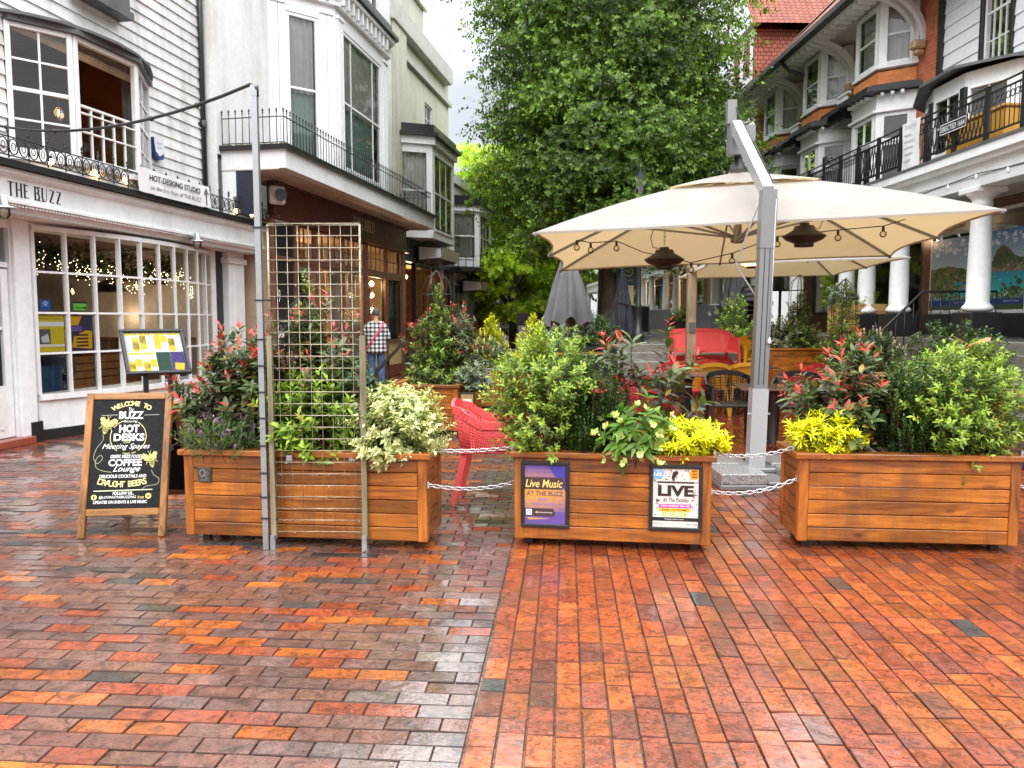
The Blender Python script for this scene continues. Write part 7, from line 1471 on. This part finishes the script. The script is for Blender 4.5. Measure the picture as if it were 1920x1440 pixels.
for i,(x,y) in enumerate(((6.35,19.1),(6.85,19.0))):
    o=thing('sign_board',('left','right')[i]+' one of two white boards with grey crosses by the colonnade steps','sign board',(x,y,1.2),R(-20)); m=MB(); m.cbox(-.22,-.02,.05,.22,.02,1.0,.01); m.build('panel',M['whitewood'],o); k=MB(T3(0,-.024,0)@UP); k.stroke([(-.1,.35),(.1,.75)],.05,I4); k.stroke([(.1,.35),(-.1,.75)],.05,I4); k.stroke([(0,.2),(0,.4)],.05,I4); k.build('cross',M['galv'],o); m=MB(); m.box(-.2,-.15,0,-.16,.15,.05); m.box(.16,-.15,0,.2,.15,.05); m.build('foot',M['plastic'],o)
def sdup(n,label,x,y,z):
    o=thing('stacking_chair',label,'chair',(x,y,z),R(170),'stacked black chairs'); return o
bc=ch2('black chair at the bottom of a stack by the colonnade',M['anthra'],6.45,20.6,170,1.2)
for k in range(1,4): ch2('black chair in the stack by the colonnade, '+('second from bottom','third from bottom','topmost')[k-1],M['anthra'],6.45,20.6+.03*k,170,1.2+.13*k)
cr_=thing('timber_crate','pale timber crate planter against the colonnade plinth','crate',(6.5,15.5,1.2),R(-3)); m=MB(); rg=random.Random(3); boards(m,0,1.0,0,.62,4,0,'x',rg=rg); boards(m,0,1.0,0,.62,4,.45,'x',rg=rg); boards(m,.02,.45,0,.62,4,0,'y',rg=rg); boards(m,.02,.45,0,.62,4,.98,'y',rg=rg); m.build('boards',M['lightwood'],cr_); m=MB(); m.box(.03,.03,.02,.97,.44,.58); m.build('soil',M['soil'],cr_)
plant('grey_bush','round grey bush in the pale timber crate','bush',(6.7,15.7,1.75),'greybush',.45,.28,.25,51,None,.7); plant('yellow_green_bush','small yellow green bush in the pale timber crate','bush',(7.15,15.7,1.75),'lime',.34,.2,.2,52,None,.5)
def handrail(label,pts,z0s,h):
    o=thing('handrail',label,'railing',(0,0,0),0,'black step handrails'); o.location=pts[0]; b=V(pts[0]); m=MB(); T_=[V(p)-b+V((0,0,h)) for p in pts]; m.tube([T_[0]+V((-.12,0,-.12)),T_[0]+V((-.14,0,0)),T_[0]]+T_[1:],.022,7)
    for p,q in zip(pts[:-1],pts[1:]):
        for i in range(9): c=V(p).lerp(V(q),i/8)-b; m.tube([c,c+V((0,0,h))],.010,5)
    m.build('rail',M['iron'],o)
handrail('black curled handrail down the steps between the tall planter and the climber',[(5.75,13.0,.05),(6.95,13.1,1.2),(8.2,13.1,1.2)],0,.78); handrail('black railing running up the steps beside the tree trunk',[(1.45,14.7,.2),(2.2,16.2,1.0),(3.2,20,1.0)],0,.85)
# far end of the lower walk
def aboard(label,x,y,z,c1,c2,w_=.6,h=1.0,rz=0):
    o=thing('sign_board',label,'sign board',(x,y,z),R(rz)); m=MB(RX(-10)); m.cbox(-w_/2,-.02,0,w_/2,.02,h,.01); m.build('frame',c1,o); m=MB(RX(-10)@UP); m.quad((-w_/2+.06,.1,.022),(w_/2-.06,.1,.022),(w_/2-.06,h-.06,.022),(-w_/2+.06,h-.06,.022)); m.build('panel',c2,o); m=MB(RX(14)); m.cbox(-w_/2+.02,.30,.0,w_/2-.02,.33,h*.98,.01); m.build('rear_leaf',c1,o)
aboard('black sign board with a pale menu at the far end of the walk',.55,24,.55,M['plastic'],mat('pale_menu',(.30,.32,.30),.4,var=.5,vs=12),.8,1.15); aboard('orange framed chalkboard at the far end of the walk',1.35,23.5,.55,M['bartop'],M['chalk'],1.3,.95)
o=thing('low_wall','low pale stone wall at the left end of the raised walk','wall',(-.2,24.6,0)); m=MB(); m.cbox(0,0,0,2.4,.5,.56,.02); m.build('stones',M['step'],o)
o=thing('post_box','red pillar box far down the walk','post box',(-1.35,34,0)); m=MB(); m.lathe([(.28,0),(.28,.2),(.25,.22),(.25,1.35),(.29,1.38),(.29,1.45),(.2,1.58),(0,1.62)],n=18); m.build('body',M['red'],o); m=MB(); m.box(-.14,-.262,1.15,.14,-.24,1.2); m.build('slot',M['black'],o)
o=thing('closed_parasol','white parasol far down the left side of the walk','parasol',(-2.9,33,0),0,'closed parasols'); m=MB(); m.tube([(0,0,0),(0,0,2.4)],.03,7); m.build('pole',M['alu'],o); m=MB(); m.lathe([(1.0,2.1),(.5,2.35),(.0,2.6)],n=8); m.build('folded_canopy',M['canvas'],o)
o=thing('tall_sign','tall black leaning menu board beside the left row','sign board',(-1.75,21.5,0),R(-20)); m=MB(RX(-8)); m.cbox(-.35,-.03,0,.35,.03,1.75,.01); m.build('board',M['plastic'],o); m=MB(RX(-8)@UP); m.quad((-.3,.9,.032),(.3,.9,.032),(.3,1.6,.032),(-.3,1.6,.032)); m.build('panel',M['navy'],o); m=MB(); m.box(-.3,.1,0,.3,.4,.03); m.build('foot',M['plastic'],o)
table('small dark table far down the left side of the walk',-1.75,19.0,0,.7); ch('black armchair beside the small far table on the left',M['anthra'],-1.35,18.4,40)
m2=thing('menu_stand','black tilted menu stand seen edge-on beside the man in the checked shirt','menu stand',(-2.47,15.3,0),R(-84)); m=MB()
for x in (-.17,.17): m.box(x-.02,-.02,0,x+.02,.02,.72)
m.box(-.25,-.2,0,.25,.25,.015); m.build('stand',M['plastic'],m2); m=MB(T3(0,0,.72)@RX(-42)); m.cbox(-.32,-.03,-.44,.32,.03,.44,.008); m.build('case',M['plastic'],m2)
# ================================================================ people
def skinned(name,joints,bones,mt,parent,sub=2,root=0):
    """one continuous surface grown round a skeleton: joints {n:(x,y,z,r)}, bones [(a,b)]"""
    me=bpy.data.meshes.new(name); bm=bmesh.new(); ly=bm.verts.layers.skin.verify(); ix={}
    for i,(n,(x,y,z,r)) in enumerate(joints.items()):
        v=bm.verts.new((x,y,z)); rr=r if hasattr(r,'__len__') else (r,r); v[ly].radius=rr; v[ly].use_root=(i==root); ix[n]=v
    for a,b in bones: bm.edges.new((ix[a],ix[b]))
    bm.to_mesh(me); bm.free(); o=bpy.data.objects.new(name,me); COL.objects.link(o); s=o.modifiers.new('s','SKIN'); s.use_smooth_shade=True; b=o.modifiers.new('d','SUBSURF'); b.levels=sub; b.render_levels=sub
    dg=bpy.context.evaluated_depsgraph_get(); dg.update(); n2=bpy.data.meshes.new_from_object(o.evaluated_get(dg)); bpy.data.objects.remove(o); n2.materials.clear(); n2.materials.append(mt)
    for p in n2.polygons: p.use_smooth=True
    q=bpy.data.objects.new(name,n2); COL.objects.link(q); q.parent=parent; return q
M['skin']=mat('skin',(.48,.25,.17),.5,var=.08); M['jeans']=mat('blue_jeans',(.055,.11,.21),.8,var=.35,vs=14); M['darkcoat']=mat('dark_olive_coat',(.045,.040,.030),.85,var=.3,vs=12); M['greyhair']=mat('grey_hair',(.10,.095,.09),.8,var=.5,vs=40,bump=.5,bs=80); M['fair']=mat('fair_curls',(.36,.22,.10),.8,var=.45,vs=30,bump=1,bs=50); M['shoe']=mat('dark_shoe',(.03,.022,.02),.6); M['sole']=mat('tan_sole',(.45,.30,.18),.7); M['pinkstrap']=mat('pink_strap',(.70,.05,.13),.6,var=.05); M['ginger']=mat('auburn_hair',(.16,.035,.018),.5,var=.4,vs=30)
def plaid():
    t=NT('black_white_check'); sp=t.n('ShaderNodeSeparateXYZ'); t.l(t.tc,'Object',sp,0); outs=[]
    for ax in (0,2):
        a=t.n('ShaderNodeMath',operation='MULTIPLY'); a.inputs[1].default_value=1/.085; t.l(sp,ax,a,0); f=t.n('ShaderNodeMath',operation='FRACT'); t.l(a,0,f,0); g=t.n('ShaderNodeMath',operation='GREATER_THAN'); g.inputs[1].default_value=.52; t.l(f,0,g,0); outs.append(g)
    ad=t.n('ShaderNodeMath',operation='ADD'); t.l(outs[0],0,ad,0); t.l(outs[1],0,ad,1); dv=t.n('ShaderNodeMath',operation='MULTIPLY'); dv.inputs[1].default_value=.5; t.l(ad,0,dv,0); r=t.ramp(dv,0,[(0,(.70,.70,.69)),(.5,(.21,.21,.215)),(1,(.015,.015,.018))]); t.l(r,0,t.p,'Base Color'); t.set(rough=.85); t.bump(t.noise(9,3),0,.4,.03); return t.m
M['plaid']=plaid()
def person(label,loc,rz,kind):
    o=thing('person',label,'person',loc,R(rz)); f=1.0
    # facing +y; man 1.72 m
    J={'pelvis':(0,0,.95,(.135,.105)),'waist':(0,.0,1.08,(.14,.11)),'chest':(0,.01,1.28,(.155,.12)),'upper':(0,.0,1.40,(.12,.09)),'neck':(0,.01,1.475,.052),'neck2':(0,.03,1.53,.052),'head0':(0,.055,1.59,(.070,.085)),'head1':(0,.06,1.655,(.075,.092)),'head2':(0,.055,1.705,(.05,.06))}
    B=[('pelvis','waist'),('waist','chest'),('chest','upper'),('upper','neck'),('neck','neck2'),('neck2','head0'),('head0','head1'),('head1','head2')]
    for s,n in ((-1,'l'),(1,'r')):
        J.update({n+'sh':(s*.175,0,1.40,.058),n+'el':(s*.245,-.02,1.13,.045),n+'wr':(s*.22,.20,1.02,.030),n+'pa':(s*.20,.27,1.0,(.034,.02)),n+'hip':(s*.095,0,.88,.092),n+'kn':(s*(.10),.03,.50,.062),n+'an':(s*.11,-.02,.09,.042),n+'to':(s*.125,.13,.035,(.042,.03))})
        B+=[('upper',n+'sh'),(n+'sh',n+'el'),(n+'el',n+'wr'),(n+'wr',n+'pa'),('pelvis',n+'hip'),(n+'hip',n+'kn'),(n+'kn',n+'an'),(n+'an',n+'to')]
        for k,(dx,l) in enumerate(((-.028,.062),(-.010,.075),(.009,.072),(.027,.058))):
            J[n+'f%d'%k]=(s*(.20-s*0)+dx*.6,.30,1.0,.009); J[n+'g%d'%k]=(s*.20+dx,.30+l*.6,.99,.0085); J[n+'h%d'%k]=(s*.20+dx,.30+l*.95,.965,.008); B+=[(n+'pa',n+'f%d'%k),(n+'f%d'%k,n+'g%d'%k),(n+'g%d'%k,n+'h%d'%k)]
        J[n+'t0']=(s*.165,.27,1.01,.010); J[n+'t1']=(s*.150,.31,1.0,.009); B+=[(n+'pa',n+'t0'),(n+'t0',n+'t1')]
    body=skinned('body',J,B,M['skin'],o)
    h=MB(); c=V((0,.06,1.645)); h.tube([c+V((0,.098,.0)),c+V((0,.122,-.022)),c+V((0,.10,-.035))],[.008,.015,.010],6)
    for s in (-1,1): h.sphere(tuple(c+V((s*.086,-.005,-.01))),.028,7,5,(.4,1,1.2))
    h.build('ears_and_nose',M['skin'],o)
    h=MB()
    for s in (-1,1): h.sphere(tuple(c+V((s*.032,.086,.008))),.010,6,4)
    h.box(-.028,.155,1.585,.028,.162,1.592); h.build('eyes_and_mouth',M['black'],o)
    # trousers
    T={k:J[k] for k in ('pelvis',)}; T['pelvis']=(0,0,.96,(.145,.105)); TB=[]
    for n in 'lr': x=J[n+'hip']; T[n+'hip']=(*x[:3],.102); x=J[n+'kn']; T[n+'kn']=(*x[:3],.085); x=J[n+'an']; T[n+'an']=(x[0],x[1],.10,.072); TB+=[('pelvis',n+'hip'),(n+'hip',n+'kn'),(n+'kn',n+'an')]
    skinned('trousers',T,TB,M['jeans' if kind=='man' else 'darkcoat'],o)
    for s in (-1,1):
        m=MB(); m.tube([(s*.11,-.07,.055),(s*.112,.0,.062),(s*.12,.10,.05),(s*.125,.19,.04)],[.042,.052,.046,.03],9); sh=m.build('shoe',M['shoe'],o); m=MB(); m.prism([(s*.11-.045,-.11),(s*.11+.045,-.11),(s*.12+.052,.12),(s*.125+.03,.21),(s*.125-.03,.21),(s*.12-.05,.12)],0,.022,'z'); m.build('sole',M['sole'],sh)
    # upper garment
    U={'hem2':(0,0,.78,(.24,.20)),'hem':(0,0,.86,(.238,.195)),'pel':(0,0,1.0,(.235,.18)),'chest':(0,-.005,1.27,(.205,.155)),'up':(0,-.01,1.385,(.14,.11)),'nk':(0,.01,1.505,(.078,.078))}; UB=[('hem2','hem'),('hem','pel'),('pel','chest'),('chest','up'),('up','nk')]
    for n in 'lr':
        x=J[n+'sh']; U[n+'sh']=(x[0]*1.02,x[1],x[2]-.045,.080); x=J[n+'el']; U[n+'el']=(*x[:3],.075); x=J[n+'wr']; q=(.55 if kind=='man' else .95); e=J[n+'el']; U[n+'cf']=tuple(e[i]+(x[i]-e[i])*q for i in range(3))+(.062,); UB+=[('up',n+'sh'),(n+'sh',n+'el'),(n+'el',n+'cf')]
    if kind!='man': U['hem2']=(0,0,.60,(.23,.19))
    skinned('shirt' if kind=='man' else 'coat',U,UB,M['plaid' if kind=='man' else 'darkcoat'],o)
    m=MB(); m.sphere(tuple(c+V((0,-.012,.018))),.098,14,10,(.86,1.02,1.02)); 
    if kind!='man':
        rg=random.Random(3)
        for i in range(120): a=rg.uniform(0,6.28); z=rg.uniform(-.16,.10); 
        for i in range(150):
            a=rg.uniform(PI*.95,PI*2.05); z=rg.uniform(-.19,.09); r=.10+.03*(z<0); m.sphere((r*1.05*cos(a),.05+r*sin(a)*1.05,1.65+z),rg.uniform(.022,.036),6,4)
    m.build('hair',M['greyhair' if kind=='man' else 'fair'],o)
    if kind=='man':
        m=MB(); pts=[(.155,.02,1.47),(.16,-.10,1.42),(.09,-.166,1.30),(0,-.175,1.18),(-.10,-.18,1.04),(-.19,-.12,.92),(-.22,.0,.86)]
        for a,b in zip(pts[:-1],pts[1:]): m.bar(a,b,.03,.008,(0,-1,0))
        m.build('strap',M['pinkstrap'],o); m=MB(); m.tube([(-.245,-.02,1.13),(-.22,.20,1.02)],.05,8); m.build('red_sleeve',M['red'],o)
    return o
person('man in a black and white checked shirt and jeans, seen from behind',(-2.86,16.2,0),8,'man')
person('woman with fair curly hair and a long dark coat beside the man in checks',(-3.36,16.1,0),-8,'woman')
# someone sitting inside the cafe window
q=thing('person','auburn-haired woman in dark clothes sitting inside the cafe window','person',lw(-2.35,.75,.46),LROT+R(120)); J={'p':(0,0,.10,(.16,.12)),'w':(0,0,.30,(.13,.10)),'c':(0,0,.46,(.15,.11)),'n':(0,0,.60,.05),'h':(0,.02,.70,(.075,.09)),'h2':(0,.02,.80,(.07,.085))}; B=[('p','w'),('w','c'),('c','n'),('n','h'),('h','h2')]
for s,n in ((-1,'l'),(1,'r')): J.update({n+'s':(s*.17,0,.53,.06),n+'e':(s*.21,.05,.28,.045),n+'w':(s*.12,.26,.28,.032),n+'k':(s*.11,.42,.05,.07),n+'f':(s*.11,.42,-.36,.045)}); B+=[('c',n+'s'),(n+'s',n+'e'),(n+'e',n+'w'),('p',n+'k'),(n+'k',n+'f')]
skinned('body',J,B,M['skin'],q); J2={k:(*v[:3],(v[3][0]*1.15,v[3][1]*1.15) if hasattr(v[3],'__len__') else v[3]*1.2) for k,v in J.items() if k[0] not in 'nh'}; J2['n']=(0,0,.56,.07); skinned('clothes',J2,[b for b in B if b[1] not in('h','h2') and b[0]!='h'],M['navy'],q); m=MB(); m.sphere((0,-.02,.80),.115,12,8,(.85,.9,1.0)); m.tube([(-.08,0,.80),(-.10,-.02,.62),(-.09,-.02,.50)],[.05,.045,.02],7); m.tube([(.08,0,.80),(.10,-.02,.62),(.09,-.02,.50)],[.05,.045,.02],7); m.build('hair',M['ginger'],q)
o=thing('cafe_bench','dark bench inside the cafe window','bench',lw(-3.3,.62,.02),LROT); m=MB(); m.cbox(0,0,.38,2.6,.45,.46,.01); m.box(.1,.05,0,.18,.4,.38); m.box(2.4,.05,0,2.48,.4,.38); m.build('seat',M['panel'],o)
o=thing('blue_coat','blue coat hung over the bench inside the cafe window','coat',lw(-3.25,.40,.35),LROT); m=MB(); drape(m,0,.62,.0,.55,0,.04,.15,random.Random(1)); m.build('cloth',mat('blue_cloth',(.03,.075,.16),.8,var=.3),o)
